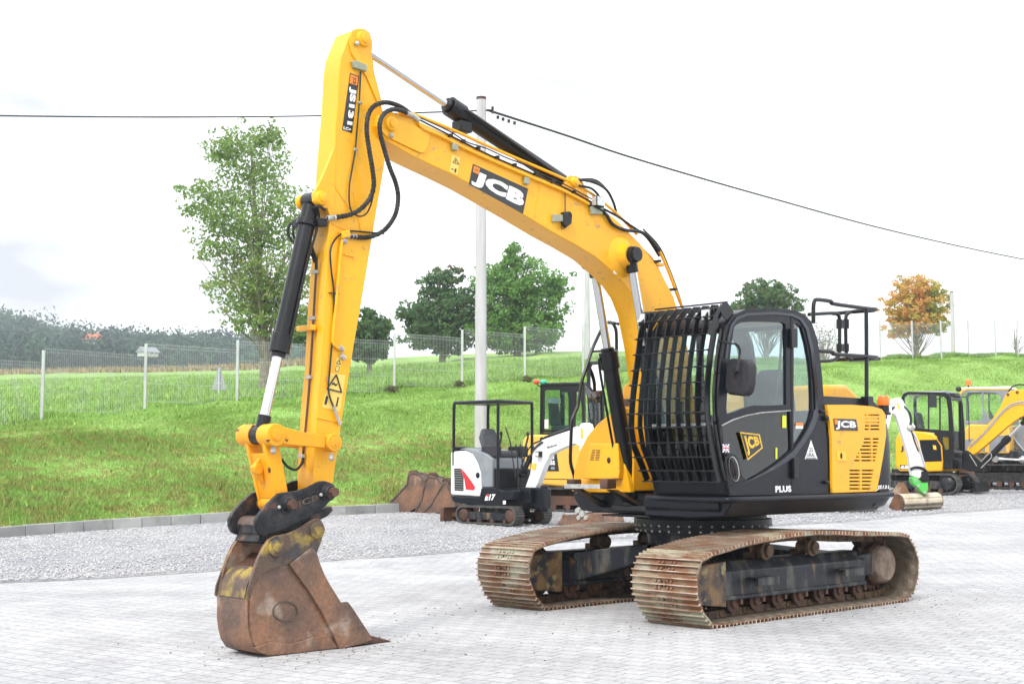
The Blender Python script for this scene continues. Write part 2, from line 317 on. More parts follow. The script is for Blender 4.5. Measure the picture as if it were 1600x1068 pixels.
def cylinder_ram(parent, p0, p1, pb, rb, rr, gland=.0, name='hydraulic_ram', barrel='black'):
    """barrel from p0 to pb (fraction), rod on to p1"""
    p0, p1 = Vector(p0), Vector(p1); d = (p1-p0).normalized(); L_ = (p1-p0).length; e = p0+d*L_*pb
    mb = MB().cyl(p0+d*.05, e, rb, n=24).cyl(e-d*rb*2.2, e, rb*1.22, n=24).cyl(e, e+d*rb*.5, rb*.85, n=20)
    ax = V(0, 1, 0)
    mb.cyl(p0-ax*rb*1.1, p0+ax*rb*1.1, rb*.95, n=20)
    o = mb.build(name, barrel, parent, bevel=.004)
    MB().cyl(e+d*rb*.3, p1-d*rr*1.2, rr, n=18).build('chrome_rod', 'chrome', o)
    MB().cyl(p1-ax*rb*.9, p1+ax*rb*.9, rr*1.9, n=20).cyl(p1-d*rr*4, p1-d*rr*.5, rr*1.35, n=18).build('rod_eye', barrel, o, bevel=.003)
    return o

# ================================================================== GROUND AND TERRAIN
def sstep(x): x = min(max(x, 0), 1); return x*x*(3-2*x)
def gz(Y):
    k = Y-17.5
    return 0 if k <= -1 else (.035*(k+1)**2/4 if k < 1 else .035*k)
def ground_sheet(name, rows, dz, mt):
    mb = MB(); n = 0
    for Y, x0, x1 in rows:
        K = 12
        for i in range(K+1): mb.v.append((x0+(x1-x0)*i/K, Y, gz(Y)+dz))
    for j in range(len(rows)-1):
        for i in range(12): a = j*13+i; mb.f.append((a, a+1, a+14, a+13))
    o = mb.build(name, mt, None, smooth=60); tag(o, kind='structure'); return o
# paving: interlocking pale concrete blocks
m, t, p = newmat('pale_block_paving'); c = t.nodes.new('ShaderNodeTexCoord'); mpn = t.nodes.new('ShaderNodeMapping'); mpn.inputs['Rotation'].default_value = (0, 0, R(38))
t.links.new(c.outputs['Object'], mpn.inputs[0])
wn = t.nodes.new('ShaderNodeTexNoise'); wn.inputs['Scale'].default_value = 9; t.links.new(mpn.outputs[0], wn.inputs['Vector'])
wa = t.nodes.new('ShaderNodeMixRGB'); wa.blend_type = 'LINEAR_LIGHT'; wa.inputs[0].default_value = .02; t.links.new(mpn.outputs[0], wa.inputs[1]); t.links.new(wn.outputs['Color'], wa.inputs[2])
br = t.nodes.new('ShaderNodeTexBrick'); br.inputs['Scale'].default_value = 1; br.inputs['Brick Width'].default_value = .2; br.inputs['Row Height'].default_value = .165
br.inputs['Mortar Size'].default_value = .008; br.inputs['Color1'].default_value = (.44,.44,.445,1); br.inputs['Color2'].default_value = (.37,.37,.38,1); br.inputs['Mortar'].default_value = (.22,.22,.23,1); br.inputs['Mortar Smooth'].default_value = .5
t.links.new(wa.outputs[0], br.inputs['Vector'])
n1 = t.nodes.new('ShaderNodeTexNoise'); n1.inputs['Scale'].default_value = .55; n1.inputs['Detail'].default_value = 7; n1.inputs['Roughness'].default_value = .65; t.links.new(c.outputs['Object'], n1.inputs['Vector'])
r1 = t.nodes.new('ShaderNodeValToRGB'); r1.color_ramp.elements[0].position = .36; r1.color_ramp.elements[0].color = (.83,.83,.84,1); r1.color_ramp.elements[1].position = .6; r1.color_ramp.elements[1].color = (1.08,1.08,1.08,1)
t.links.new(n1.outputs['Fac'], r1.inputs[0])
mm = t.nodes.new('ShaderNodeMixRGB'); mm.blend_type = 'MULTIPLY'; mm.inputs[0].default_value = 1; t.links.new(br.outputs[0], mm.inputs[1]); t.links.new(r1.outputs[0], mm.inputs[2])
n5 = t.nodes.new('ShaderNodeTexNoise'); n5.inputs['Scale'].default_value = 26; n5.inputs['Detail'].default_value = 4; t.links.new(c.outputs['Object'], n5.inputs['Vector'])
r5 = t.nodes.new('ShaderNodeValToRGB'); r5.color_ramp.elements[0].position = .38; r5.color_ramp.elements[0].color = (.84,.84,.84,1); r5.color_ramp.elements[1].position = .6; r5.color_ramp.elements[1].color = (1.04,1.04,1.04,1); t.links.new(n5.outputs['Fac'], r5.inputs[0])
m5 = t.nodes.new('ShaderNodeMixRGB'); m5.blend_type = 'MULTIPLY'; m5.inputs[0].default_value = 1; t.links.new(mm.outputs[0], m5.inputs[1]); t.links.new(r5.outputs[0], m5.inputs[2])
t.links.new(m5.outputs[0], p.inputs['Base Color']); p.inputs['Roughness'].default_value = .85
bp_ = t.nodes.new('ShaderNodeBump'); bp_.inputs['Strength'].default_value = .25; bp_.inputs['Distance'].default_value = .01
t.links.new(br.outputs['Fac'], bp_.inputs['Height']); bp_.invert = True; t.links.new(bp_.outputs[0], p.inputs['Normal']); M['paving'] = m
rows = [(Y, -60, 70) for Y in [-40, -10, 5, 12, 16.5, 17, 17.5, 18, 18.5, 20, 24, 30, 40, 55, 75]]
ground_sheet('paving', rows, 0, 'paving')
# gravel
m, t, p = newmat('pale_crushed_gravel'); c = t.nodes.new('ShaderNodeTexCoord')
vo = t.nodes.new('ShaderNodeTexVoronoi'); vo.inputs['Scale'].default_value = 46; t.links.new(c.outputs['Object'], vo.inputs['Vector'])
hs = t.nodes.new('ShaderNodeSeparateColor'); t.links.new(vo.outputs['Color'], hs.inputs[0])
rr = t.nodes.new('ShaderNodeValToRGB'); rr.color_ramp.elements[0].color = (.36,.36,.385,1); rr.color_ramp.elements[1].color = (.52,.52,.53,1); t.links.new(hs.outputs[0], rr.inputs[0])
n1 = t.nodes.new('ShaderNodeTexNoise'); n1.inputs['Scale'].default_value = .5; n1.inputs['Detail'].default_value = 6; t.links.new(c.outputs['Object'], n1.inputs['Vector'])
r1 = t.nodes.new('ShaderNodeValToRGB'); r1.color_ramp.elements[0].position = .35; r1.color_ramp.elements[0].color = (.74,.76,.82,1); r1.color_ramp.elements[1].position = .65; r1.color_ramp.elements[1].color = (1.1,1.08,1.05,1); t.links.new(n1.outputs['Fac'], r1.inputs[0])
mm = t.nodes.new('ShaderNodeMixRGB'); mm.blend_type = 'MULTIPLY'; mm.inputs[0].default_value = 1; t.links.new(rr.outputs[0], mm.inputs[1]); t.links.new(r1.outputs[0], mm.inputs[2])
t.links.new(mm.outputs[0], p.inputs['Base Color']); p.inputs['Roughness'].default_value = .9
b_ = t.nodes.new('ShaderNodeBump'); b_.inputs['Strength'].default_value = 1; b_.inputs['Distance'].default_value = .03; b_.invert = True; t.links.new(vo.outputs['Distance'], b_.inputs['Height']); t.links.new(b_.outputs[0], p.inputs['Normal'])
M['gravel'] = m; GRAVEL_RAMP = r1
KERB = [(-500, 18), (-300, 19.5), (0, 22.3), (370, 25.7), (620, 28), (820, 30), (1000, 33), (1300, 39), (1600, 45), (2000, 52), (2400, 58)]
def lerp_tab(tab, u, k=1):
    for i in range(len(tab)-1):
        if u <= tab[i+1][0] or i == len(tab)-2:
            a = (u-tab[i][0])/(tab[i+1][0]-tab[i][0]); return tab[i][k]*(1-a)+tab[i+1][k]*a
def edge_pt(s):    # paving / gravel boundary, s along
    X = -16+s*44; return X, 21.0+.8*X+.12*math.sin(X*1.7)+.06*math.sin(X*5.1)
mb = MB(); NS = 80
for i in range(NS+1):
    u = -500+2900*i/NS; Yk = lerp_tab(KERB, u); P1 = at(u, 700, Yk+.1); P0x = edge_pt(i/NS)
    for j in range(15):
        a = (j/14)**1.3; X = P0x[0]*(1-a)+P1.x*a; Y = max(P0x[1], 2)*(1-a)+P1.y*a
        mb.v.append((X, Y, gz(Y)+.004+.02*sstep(a*3)+RNG.normal()*.003*(j > 1)))
for i in range(NS):
    for j in range(14): a = i*15+j; mb.f.append((a, a+15, a+16, a+1))
gv = mb.build('gravel', 'gravel', None, smooth=60); tag(gv, kind='structure')
# loose stones over the gravel (nobody could count them)
def instanced_cloud(name, P, size, base_v, base_f, mt, label, cat, squash=1.0, ratt=None):
    n = len(P); bv = np.array(base_v); nv = len(bv)
    ang = RNG.uniform(0, 2*np.pi, (n, 3)); ca, sa = np.cos(ang), np.sin(ang)
    v = np.repeat(bv[None], n, 0)*RNG.uniform(.65, 1.35, (n, nv, 1))*size[:, None, None]
    x, y, z = v[..., 0], v[..., 1], v[..., 2]
    y, z = y*ca[:, 0:1]-z*sa[:, 0:1], y*sa[:, 0:1]+z*ca[:, 0:1]
    x, z = x*ca[:, 1:2]-z*sa[:, 1:2], x*sa[:, 1:2]+z*ca[:, 1:2]
    x, y = x*ca[:, 2:3]-y*sa[:, 2:3], x*sa[:, 2:3]+y*ca[:, 2:3]
    v = np.stack([x, y, z*squash], -1)+P[:, None]
    f = np.array(base_f)[None]+(np.arange(n)*nv)[:, None, None]
    me = bpy.data.meshes.new(name); nf = f.shape[0]*f.shape[1]; k = f.shape[2]
    me.vertices.add(n*nv); me.vertices.foreach_set('co', v.reshape(-1).astype(np.float32))
    me.loops.add(nf*k); me.loops.foreach_set('vertex_index', f.reshape(-1).astype(np.int32))
    me.polygons.add(nf); me.polygons.foreach_set('loop_start', np.arange(nf, dtype=np.int32)*k)
    me.update(); me.validate()
    if ratt is not None:
        at_ = me.attributes.new('tint', 'FLOAT', 'POINT'); at_.data.foreach_set('value', np.repeat(ratt, nv).astype(np.float32))
    me.materials.append(mt); o = bpy.data.objects.new(name, me); COL.objects.link(o)
    if label: tag(o, label, cat, kind='stuff')
    return o
m, t, p = newmat('stone'); an = t.nodes.new('ShaderNodeAttribute'); an.attribute_name = 'tint'
rs = t.nodes.new('ShaderNodeValToRGB'); rs.color_ramp.elements[0].color = (.32,.32,.345,1); rs.color_ramp.elements[1].color = (.56,.56,.56,1); t.links.new(an.outputs['Fac'], rs.inputs[0]); t.links.new(rs.outputs[0], p.inputs['Base Color']); p.inputs['Roughness'].default_value = .9
n = 90000; s_ = RNG.uniform(.12, 1, n); a = RNG.uniform(0, 1, n)**1.15
P = []
for i in range(n):
    u = -500+2900*s_[i]; Yk = lerp_tab(KERB, u)-.1; k = at(u, 700, Yk); ex, ey = edge_pt(s_[i])
    X = ex*(1-a[i])+k.x*a[i]; Y = ey*(1-a[i])+k.y*a[i]; P.append((X, Y, gz(Y)+.03))
octv = [(1,0,0),(-1,0,0),(0,1,0),(0,-1,0),(0,0,1),(0,0,-1)]; octf = [(0,2,4),(2,1,4),(1,3,4),(3,0,4),(2,0,5),(1,2,5),(3,1,5),(0,3,5)]
instanced_cloud('loose_stones', np.array(P), RNG.uniform(.007, .023, n), octv, octf, m, 'loose pale grey crushed stones strewn over the gravel strip', 'gravel', .7, RNG.uniform(0, 1, n))

# kerb wall
mb = MB(); prev = None; N_ = 64
tops = []
for i in range(N_+1):
    u = -500+2900*i/N_; Yk = lerp_tab(KERB, u); q = at(u, 700, Yk); tops.append(Vector((q.x, q.y, 0)))
L_ = 0
for i in range(N_):
    a, b = tops[i], tops[i+1]; d = (b-a).normalized(); nrm = Vector((-d.y, d.x, 0)); a2 = a+d*.006; b2 = b-d*.006
    h0, h1 = gz(a.y)+.2+random.uniform(-.006, .006), gz(b.y)+.2+random.uniform(-.006, .006)
    off = nrm*random.uniform(-.006, .006)
    q = [a2+off, b2+off, b2+nrm*.12, a2+nrm*.12]
    mb.hexa([(q[0].x,q[0].y,gz(a.y)-.1),(q[1].x,q[1].y,gz(b.y)-.1),(q[2].x,q[2].y,gz(b.y)-.1),(q[3].x,q[3].y,gz(a.y)-.1),(q[0].x,q[0].y,h0),(q[1].x,q[1].y,h1),(q[2].x,q[2].y,h1),(q[3].x,q[3].y,h0)])
kn = M['kerb'].node_tree; pr_ = kn.nodes['Principled BSDF']; src = pr_.inputs['Base Color'].links[0].from_socket
gi_ = kn.nodes.new('ShaderNodeNewGeometry'); mr_ = kn.nodes.new('ShaderNodeMapRange'); mr_.inputs[3].default_value = .8; mr_.inputs[4].default_value = 1.2; kn.links.new(gi_.outputs['Random Per Island'], mr_.inputs[0])
mk = kn.nodes.new('ShaderNodeMixRGB'); mk.blend_type = 'MULTIPLY'; mk.inputs[0].default_value = 1; kn.links.new(src, mk.inputs[1]); kn.links.new(mr_.outputs[0], mk.inputs[2]); kn.links.new(mk.outputs[0], pr_.inputs['Base Color'])
o = mb.build('kerb', 'kerb', None, bevel=.008, smooth=30); tag(o, kind='structure')

# grass bank, meadow and far ground
BR = [(-500,(705,25)),(-300,(697,27)),(0,(684,29)),(370,(657,34)),(620,(640,37)),(820,(622,39.5)),(1000,(602,43.5)),(1300,(576,56)),(1600,(564,62.5)),(2000,(547,71)),(2400,(535,78))]
FE = [(-500,(696,28.5)),(-300,(690,30.5)),(0,(669,33)),(65,(657,34)),(226,(639,36.5)),(370,(628,38.5)),(490,(619,39.7)),(616,(611,41)),(722,(602,42.6)),(820,(594,44.2)),(917,(586,46.5)),(1130,(573,53)),(1300,(566,58.5)),(1376,(562,61)),(1600,(556,66)),(2000,(540,75)),(2400,(530,82))]
RI = [(-500,(600,170)),(0,(583,170)),(370,(577,140)),(620,(558,95)),(820,(549,78)),(1000,(548,70)),(1300,(563.5,61.5)),(1600,(553.5,69)),(2000,(537,79)),(2400,(527,86))]
def tab2(tab, u):
    T1 = [(a, b[0]) for a, b in tab]; T2 = [(a, b[1]) for a, b in tab]; return lerp_tab(T1, u), lerp_tab(T2, u)
def terr_lines(u):
    Yk = lerp_tab(KERB, u); k = at(u, 700, Yk+.12); k.z = gz(k.y)+.19
    b = at(u, *tab2(BR, u)); f = at(u, *tab2(FE, u)); r_ = at(u, *tab2(RI, u))
    far1 = at(u, 560, r_.y+60); far1.z = r_.z-2.5 if u > 900 else r_.z+.5
    g = sstep((500-u)/500)
    far2 = at(u, 560, 420); far2.z = 24*g+6
    far3 = at(u, 560, 700); far3.z = 44*g+4
    far4 = at(u, 560, 1600); far4.z = 30
    return [k, b, f, r_, far1, far2, far3, far4]
SEG = [14, 7, 16, 4, 6, 4, 4]
def hsh(x, y): return math.sin(x*1.9+y*.7)*math.sin(y*1.3-x*.6)*.5+math.sin(x*4.7-y*3.1)*.25
us = [-500+2900*i/170 for i in range(171)]; mb = MB(); NR = sum(SEG)+1
for u in us:
    Ls = terr_lines(u)
    for k in range(len(SEG)):
        for j in range(SEG[k]+(k == len(SEG)-1)):
            q = Ls[k].lerp(Ls[k+1], j/SEG[k])
            am = 0 if (k == 0 and j == 0) else (.07 if k < 2 else .12 if k == 2 else 0)
            mb.v.append((q.x, q.y, q.z+am*hsh(q.x, q.y)))
for i in range(170):
    for j in range(NR-1): a = i*NR+j; mb.f.append((a, a+NR, a+NR+1, a+1))
def grassmat(name, blade=False):
    m, t, p = newmat(name); c = t.nodes.new('ShaderNodeTexCoord')
    def noise(sc, det=5):
        n = t.nodes.new('ShaderNodeTexNoise'); n.inputs['Scale'].default_value = sc; n.inputs['Detail'].default_value = det; t.links.new(c.outputs['Object'], n.inputs['Vector']); return n
    n1 = noise(.45); n2 = noise(2.6, 9); n3 = noise(9, 6)
    r1 = t.nodes.new('ShaderNodeValToRGB'); e = r1.color_ramp.elements
    e[0].position = .36; e[0].color = (.17, .295, .05, 1); e[1].position = .62; e[1].color = (.255, .42, .10, 1)
    t.links.new(n1.outputs['Fac'], r1.inputs[0])
    r2 = t.nodes.new('ShaderNodeMapRange'); r2.inputs[1].default_value = .42; r2.inputs[2].default_value = .60; t.links.new(n2.outputs['Fac'], r2.inputs[0])
    # dry patches grow on the cut bank below the brim
    sx = t.nodes.new('ShaderNodeSeparateXYZ'); t.links.new(c.outputs['Object'], sx.inputs[0])
    mz = t.nodes.new('ShaderNodeMapRange'); mz.inputs[1].default_value = 2.5; mz.inputs[2].default_value = 1.9; t.links.new(sx.outputs['Z'], mz.inputs[0])
    mu = t.nodes.new('ShaderNodeMath'); mu.operation = 'MULTIPLY'; t.links.new(r2.outputs[0], mu.inputs[0]); t.links.new(mz.outputs[0], mu.inputs[1])
    mu2 = t.nodes.new('ShaderNodeMath'); mu2.operation = 'MULTIPLY'; mu2.inputs[1].default_value = .66; t.links.new(mu.outputs[0], mu2.inputs[0])
    x1 = t.nodes.new('ShaderNodeMixRGB'); t.links.new(mu2.outputs[0], x1.inputs[0]); t.links.new(r1.outputs[0], x1.inputs[1]); x1.inputs[2].default_value = (.26, .225, .07, 1)
    x2 = t.nodes.new('ShaderNodeMixRGB'); x2.blend_type = 'MULTIPLY'; x2.inputs[0].default_value = 1
    r3 = t.nodes.new('ShaderNodeValToRGB'); r3.color_ramp.elements[0].position = .3; r3.color_ramp.elements[0].color = (.62,.66,.6,1); r3.color_ramp.elements[1].position = .7; r3.color_ramp.elements[1].color = (1.25,1.2,1.2,1)
    if blade:
        an = t.nodes.new('ShaderNodeAttribute'); an.attribute_name = 'tint'; t.links.new(an.outputs['Fac'], r3.inputs[0]); r3.color_ramp.elements[0].position = 0; r3.color_ramp.elements[1].position = 1
    else: t.links.new(n3.outputs['Fac'], r3.inputs[0])
    t.links.new(x1.outputs[0], x2.inputs[1]); t.links.new(r3.outputs[0], x2.inputs[2]); t.links.new(x2.outputs[0], p.inputs['Base Color'])
    p.inputs['Roughness'].default_value = .75; p.inputs['Specular IOR Level'].default_value = .25
    if blade: p.inputs['Subsurface Weight'].default_value = 0
    return m
M['turf'] = grassmat('turf'); M['blade'] = grassmat('grass_blade', True)
o = mb.build('grass_bank', 'turf', None, smooth=75); tag(o, kind='structure')
TV = np.array(mb.v).reshape(171, NR, 3)
def scatter(n, j0, j1, h0, h1, w, u0=-150, u1=1780, pw=1.0):
    iu = (RNG.uniform(u0, u1, n)+500)/2900*170; jv = j0+(j1-j0)*RNG.uniform(0, 1, n)**pw
    i0 = np.clip(iu.astype(int), 0, 169); j0_ = np.clip(jv.astype(int), 0, NR-2); a = (iu-i0)[:, None]; b = (jv-j0_)[:, None]
    Q = TV[i0, j0_]*(1-a)*(1-b)+TV[i0+1, j0_]*a*(1-b)+TV[i0, j0_+1]*(1-a)*b+TV[i0+1, j0_+1]*a*b
    h = RNG.uniform(h0, h1, n)*(1+.5*np.sin(Q[:, 0]*1.3)*np.sin(Q[:, 1]*1.1))
    th = RNG.uniform(0, 2*np.pi, n); d = np.stack([np.cos(th), np.sin(th), 0*th], 1)
    lean = RNG.normal(0, .45, (n, 2))*h[:, None]
    A = Q-d*w/2-[0,0,.02]; B = Q+d*w/2-[0,0,.02]; T = Q+np.stack([lean[:, 0], lean[:, 1], h], 1)
    return np.stack([A, B, T], 1)
def tris(name, vs, mt, tint, label=None, cat=None, k=3):
    n = len(vs); me = bpy.data.meshes.new(name); me.vertices.add(n*k); me.vertices.foreach_set('co', vs.reshape(-1).astype(np.float32))
    me.loops.add(n*k); me.loops.foreach_set('vertex_index', np.arange(n*k, dtype=np.int32)); me.polygons.add(n); me.polygons.foreach_set('loop_start', np.arange(n, dtype=np.int32)*k)
    me.update(); a = me.attributes.new('tint', 'FLOAT', 'POINT'); a.data.foreach_set('value', np.repeat(tint, k).astype(np.float32))
    me.materials.append(mt); o = bpy.data.objects.new(name, me); COL.objects.link(o)
    if label: tag(o, label, cat, kind='stuff')
    return o
G = np.concatenate([scatter(330000, 0, 14, .025, .075, .022), scatter(130000, 14, 21, .02, .06, .022), scatter(120000, 21, 30, .06, .2, .045, pw=1.4), scatter(5000, 0, 21, .05, .12, .07)])
tris('grass', G, M['blade'], RNG.uniform(0, 1, len(G)), 'short green grass covering the bank and meadow', 'grass')
# strip of dry reeds at the far edge of the meadow
m, t, p = newmat('dry_reed'); an = t.nodes.new('ShaderNodeAttribute'); an.attribute_name = 'tint'; r_ = t.nodes.new('ShaderNodeValToRGB')
r_.color_ramp.elements[0].color = (.22,.20,.09,1); r_.color_ramp.elements[1].color = (.42,.30,.17,1); t.links.new(an.outputs['Fac'], r_.inputs[0]); t.links.new(r_.outputs[0], p.inputs['Base Color'])
G = scatter(12000, 35.2, 36.8, .2, .6, .2, -150, 520)
tris('dry_reeds', G, m, RNG.uniform(0, 1, len(G)), 'band of dry tan reeds along the far edge of the meadow', 'reeds')

# ------------------------------------------------------------------ FAR WOOD, HOUSES
def leafmat(name, c0, c1, c2=None, trans=.4):
    m, t, p = newmat(name); an = t.nodes.new('ShaderNodeAttribute'); an.attribute_name = 'tint'; r_ = t.nodes.new('ShaderNodeValToRGB')
    r_.color_ramp.elements[0].color = (*c0, 1); r_.color_ramp.elements[1].color = (*c1, 1)
    if c2: e = r_.color_ramp.elements.new(.5); e.color = (*c1, 1); e.position = .48; r_.color_ramp.elements[2].color = (*c2, 1)
    t.links.new(an.outputs['Fac'], r_.inputs[0]); t.links.new(r_.outputs[0], p.inputs['Base Color']); p.inputs['Roughness'].default_value = .6
    p.inputs['Specular IOR Level'].default_value = .3
    tr = t.nodes.new('ShaderNodeBsdfTranslucent'); t.links.new(r_.outputs[0], tr.inputs[0]); x = t.nodes.new('ShaderNodeMixShader'); x.inputs[0].default_value = trans
    o_ = t.nodes['Material Output']; t.links.new(p.outputs[0], x.inputs[1]); t.links.new(tr.outputs[0], x.inputs[2]); t.links.new(x.outputs[0], o_.inputs[0]); return m
def clumps(centers, radii, per, size, tints):
    """leaf quads (as 4-gons) around ellipsoid shells"""
    out = []; tn = []
    for c, r_, tt in zip(centers, radii, tints):
        d = RNG.normal(size=(per, 3)); d /= np.linalg.norm(d, axis=1)[:, None]
        rad = RNG.uniform(.55, 1.05, (per, 1)); P = np.array(c)+d*rad*np.array(r_)
        a = RNG.normal(size=(per, 3)); a /= np.linalg.norm(a, axis=1)[:, None]; b = np.cross(a, RNG.normal(size=(per, 3))); b /= np.linalg.norm(b, axis=1)[:, None]
        s = size*RNG.uniform(.6, 1.3, (per, 1)); out.append(np.stack([P-a*s, P-b*s*.55, P+a*s, P+b*s*.55], 1)); tn.append(np.clip(tt+RNG.normal(0, .12, per), 0, 1))
    return np.concatenate(out), np.concatenate(tn)
C_, R_, T_ = [], [], []
for k in range(560):
    u = random.uniform(-260, 470); dep = random.choice([0, 1, 2]); Y = 330+dep*60+random.uniform(-20, 20)
    topv = lerp_tab([(-300, 488), (0, 498), (60, 505), (90, 520), (130, 525), (230, 533), (300, 536), (400, 540), (480, 545)], u)
    base = 580; v = base-(base-topv)*(random.uniform(.0, .45) if dep == 0 else random.uniform(.3, .75) if dep == 1 else random.uniform(.6, .93))
    c = at(u, v, Y); r_ = random.uniform(2.8, 6.5)*Y/400; C_.append(c); R_.append((r_*1.1, r_, r_*random.uniform(.8, 1.25))); T_.append(random.choice([.05, .3, .6, 1.0]))
q, tn = clumps(C_, R_, 300, .6, T_)
M['farleaf'] = leafmat('far_wood_leaves', (.008, .04, .03), (.04, .11, .05), trans=.15)
tris('far_wood', q, M['farleaf'], tn, 'hazy bluish wood covering the distant hill at the left', 'wood', k=4)
def house(u, v, Y, w, h, d, name, label, rot, wallm, roofm):
    c = at(u, v, Y); F = Frame(c.x, c.y, c.z, rot); r_ = F.root(name, label, 'house')
    MB().box(-w/2, w/2, -d/2, d/2, -.4, h).build('wall', wallm, r_)
    MB().prismx([(-d/2-.4, h-.1), (d/2+.4, h-.1), (0, h+d*.42)], -w/2-.3, w/2+.3).build('roof', roofm, r_)
    for k in (-.3, .05, .35): MB().box(w*k-.25, w*k+.25, -d/2-.05, -d/2+.02, h*.35, h*.75).build('window', 'glass_low', r_)
    return r_
house(231, 554, 300, 3.6, .6, 2.6, 'house', 'small white house with grey roof among the distant trees', R(48), 'house_wall', 'grey')
house(146, 537, 385, 4.5, 1.2, 4, 'house', 'distant house with orange tiled roof showing between the trees', R(-20), 'house_wall', 'roof_tile')

# ------------------------------------------------------------------ TREES
M['bark'] = mat('tree_bark', (.16, .13, .10), .9, col2=(.26, .23, .19), scale=6, bump=.4)
def ground_at(u, Y):
    Ls = terr_lines(u)
    for a, b in zip(Ls[:-1], Ls[1:]):
        if a.y <= Y <= b.y: k = (Y-a.y)/(b.y-a.y); return a.z*(1-k)+b.z*k
    return Ls[0].z
def tree(name, label, ub, Y, blobs, leaf, nclump, per, mt, tintf, trunk=.18, vis_branch=True, gap=.16, zoff=0, cat='tree'):
    """blobs: (u, v, ru, rv) in photo units at distance Y; turned into metres around a real trunk"""
    zb = ground_at(ub, Y)+zoff; base = at(ub, 700, Y); base.z = zb
    root = bpy.data.objects.new(name, None); COL.objects.link(root); root.location = base; tag(root, label, cat)
    k = Y/FPX; B = []
    for u, v, ru, rv in blobs: c = at(u, v, Y)-base; B.append((c, ru*k, rv*k))
    tot = sum(b[1]*b[2] for b in B); C_, R_, T_ = [], [], []; tips = []
    for c, rx, rz in B:
        m_ = max(3, int(nclump*rx*rz/tot))
        for _ in range(m_):
            while True:
                d = Vector([random.uniform(-1, 1) for _ in range(3)])
                if .25 < d.length < 1: break
            if random.random() < .10 and d.z > -.3: d = d.normalized()*random.uniform(1.05, 1.3)
            p_ = Vector((c.x+d.x*rx, c.y+d.y*rx*.9, c.z+d.z*rz)); s_ = random.uniform(.6, 1.4)*gap*min(rx, rz)*(.55 if d.length > 1 else 1)+leaf
            C_.append(p_); R_.append((s_*1.25, s_*1.25, s_*.8)); T_.append(tintf(p_.x, p_.z)); tips.append(p_)
    q, tn = clumps(C_, R_, per, leaf, T_)
    cr_ = tris('crown', q, mt, tn, k=4); cr_.parent = root
    mb = MB(); top = max(b[0].z+b[2]*.55 for b in B); cx = B[0][0].x
    cz = sorted(B, key=lambda b: b[0].z)
    tp = [V(0, 0, -.3), V(.02, 0, top*.18), V(cx*.2, 0, top*.4), V(cx*.5, .05, top*.65), V(cx*.8, 0, top*.95)]
    tp = smooth_path(tp, 6)
    for i in range(len(tp)-1):
        f = 1-i/len(tp); mb.cyl(tp[i], tp[i+1], trunk*(.15+.85*f), trunk*(.15+.85*(1-(i+1)/len(tp))), n=9)
    for p_ in random.sample(tips, min(len(tips), 46)):
        j = min(len(tp)-2, max(4, int(len(tp)*(p_.z/top)*.62))); s0 = tp[j]; mid = s0.lerp(p_, .5)+V(0, 0, -.06*(p_-s0).length)
        rr_ = trunk*.28*(1-j/len(tp))+.012
        mb.cyl(s0, mid, rr_, rr_*.6, n=6); mb.cyl(mid, p_, rr_*.6, .008, n=5)
    mb.build('trunk', 'bark', root); return root
M['leaf_aspen'] = leafmat('aspen_leaves', (.16, .24, .06), (.23, .35, .10), (.32, .31, .09))
M['leaf_dark'] = leafmat('dark_leaves', (.065, .135, .055), (.115, .21, .075), (.19, .14, .08))
M['leaf_mid'] = leafmat('green_leaves', (.10, .21, .05), (.20, .37, .09))
M['leaf_autumn'] = leafmat('autumn_leaves', (.10, .20, .05), (.45, .42, .09), (.78, .36, .12))
tree('poplar_tree', 'tall loose pale green poplar behind the fence left of the excavator arm', 410, 52,
     [(385,245,70,42),(320,315,42,32),(400,330,85,55),(350,380,55,35),(430,420,60,60),(375,450,60,42),(410,500,55,30),(455,480,40,50),(420,215,25,22),(360,230,25,20)],
     .08, 1250, 15, M['leaf_aspen'], lambda x, z: random.uniform(.1, .55)+(.35 if z < 5.2 else .0)*random.random(), trunk=.2, gap=.19)
tree('bushy_tree', 'dark bushy tree half hidden behind the excavator arm', 575, 62, [(572,515,28,30),(588,530,22,26),(560,535,30,25),(485,520,30,26),(578,548,26,16),(596,508,14,14)], .13, 170, 40, M['leaf_dark'], lambda x, z: random.uniform(0, .6), trunk=.14)
tree('bushy_tree', 'dark green tree with brownish top left of the concrete pole', 690, 72, [(685,445,30,24),(690,480,50,32),(665,500,38,30),(700,515,45,30),(720,480,28,30),(710,430,15,16),(668,532,38,20),(708,536,34,20),(640,490,20,16)], .10, 650, 26, M['leaf_dark'], lambda x, z: min(1, random.uniform(0, .6)+(.5 if z > 4.8 and random.random() < .4 else 0)), trunk=.2)
tree('bushy_tree', 'broad bright green tree right of the concrete pole', 808, 72, [(805,405,28,20),(820,440,62,34),(790,470,55,40),(845,480,45,36),(810,515,70,32),(770,440,35,30),(770,510,45,30),(790,536,40,18),(835,532,42,20),(806,393,14,14),(872,450,20,22)], .10, 850, 26, M['leaf_mid'], lambda x, z: random.uniform(.1, 1), trunk=.22)
tree('round_tree', 'dark green round treetop rising behind the cab roof', 1200, 85, [(1200,460,42,22),(1185,475,40,22),(1220,478,36,20),(1200,500,50,22)], .11, 420, 26, M['leaf_dark'], lambda x, z: random.uniform(.2, .75), trunk=.2, gap=.14)
tree('autumn_tree', 'small tree turning orange at the top, behind the fence on the right', 1436, 76, [(1432,450,36,20),(1415,478,36,24),(1450,475,36,26),(1428,500,44,22),(1405,515,26,14),(1460,505,26,18)], .09, 560, 24, M['leaf_autumn'], lambda x, z: min(1, max(0, (.78 if (z > 2.5 and x < .5) else .5 if z > 2.8 else .12)+random.uniform(-.25, .25))), trunk=.14, zoff=-.4, gap=.13)
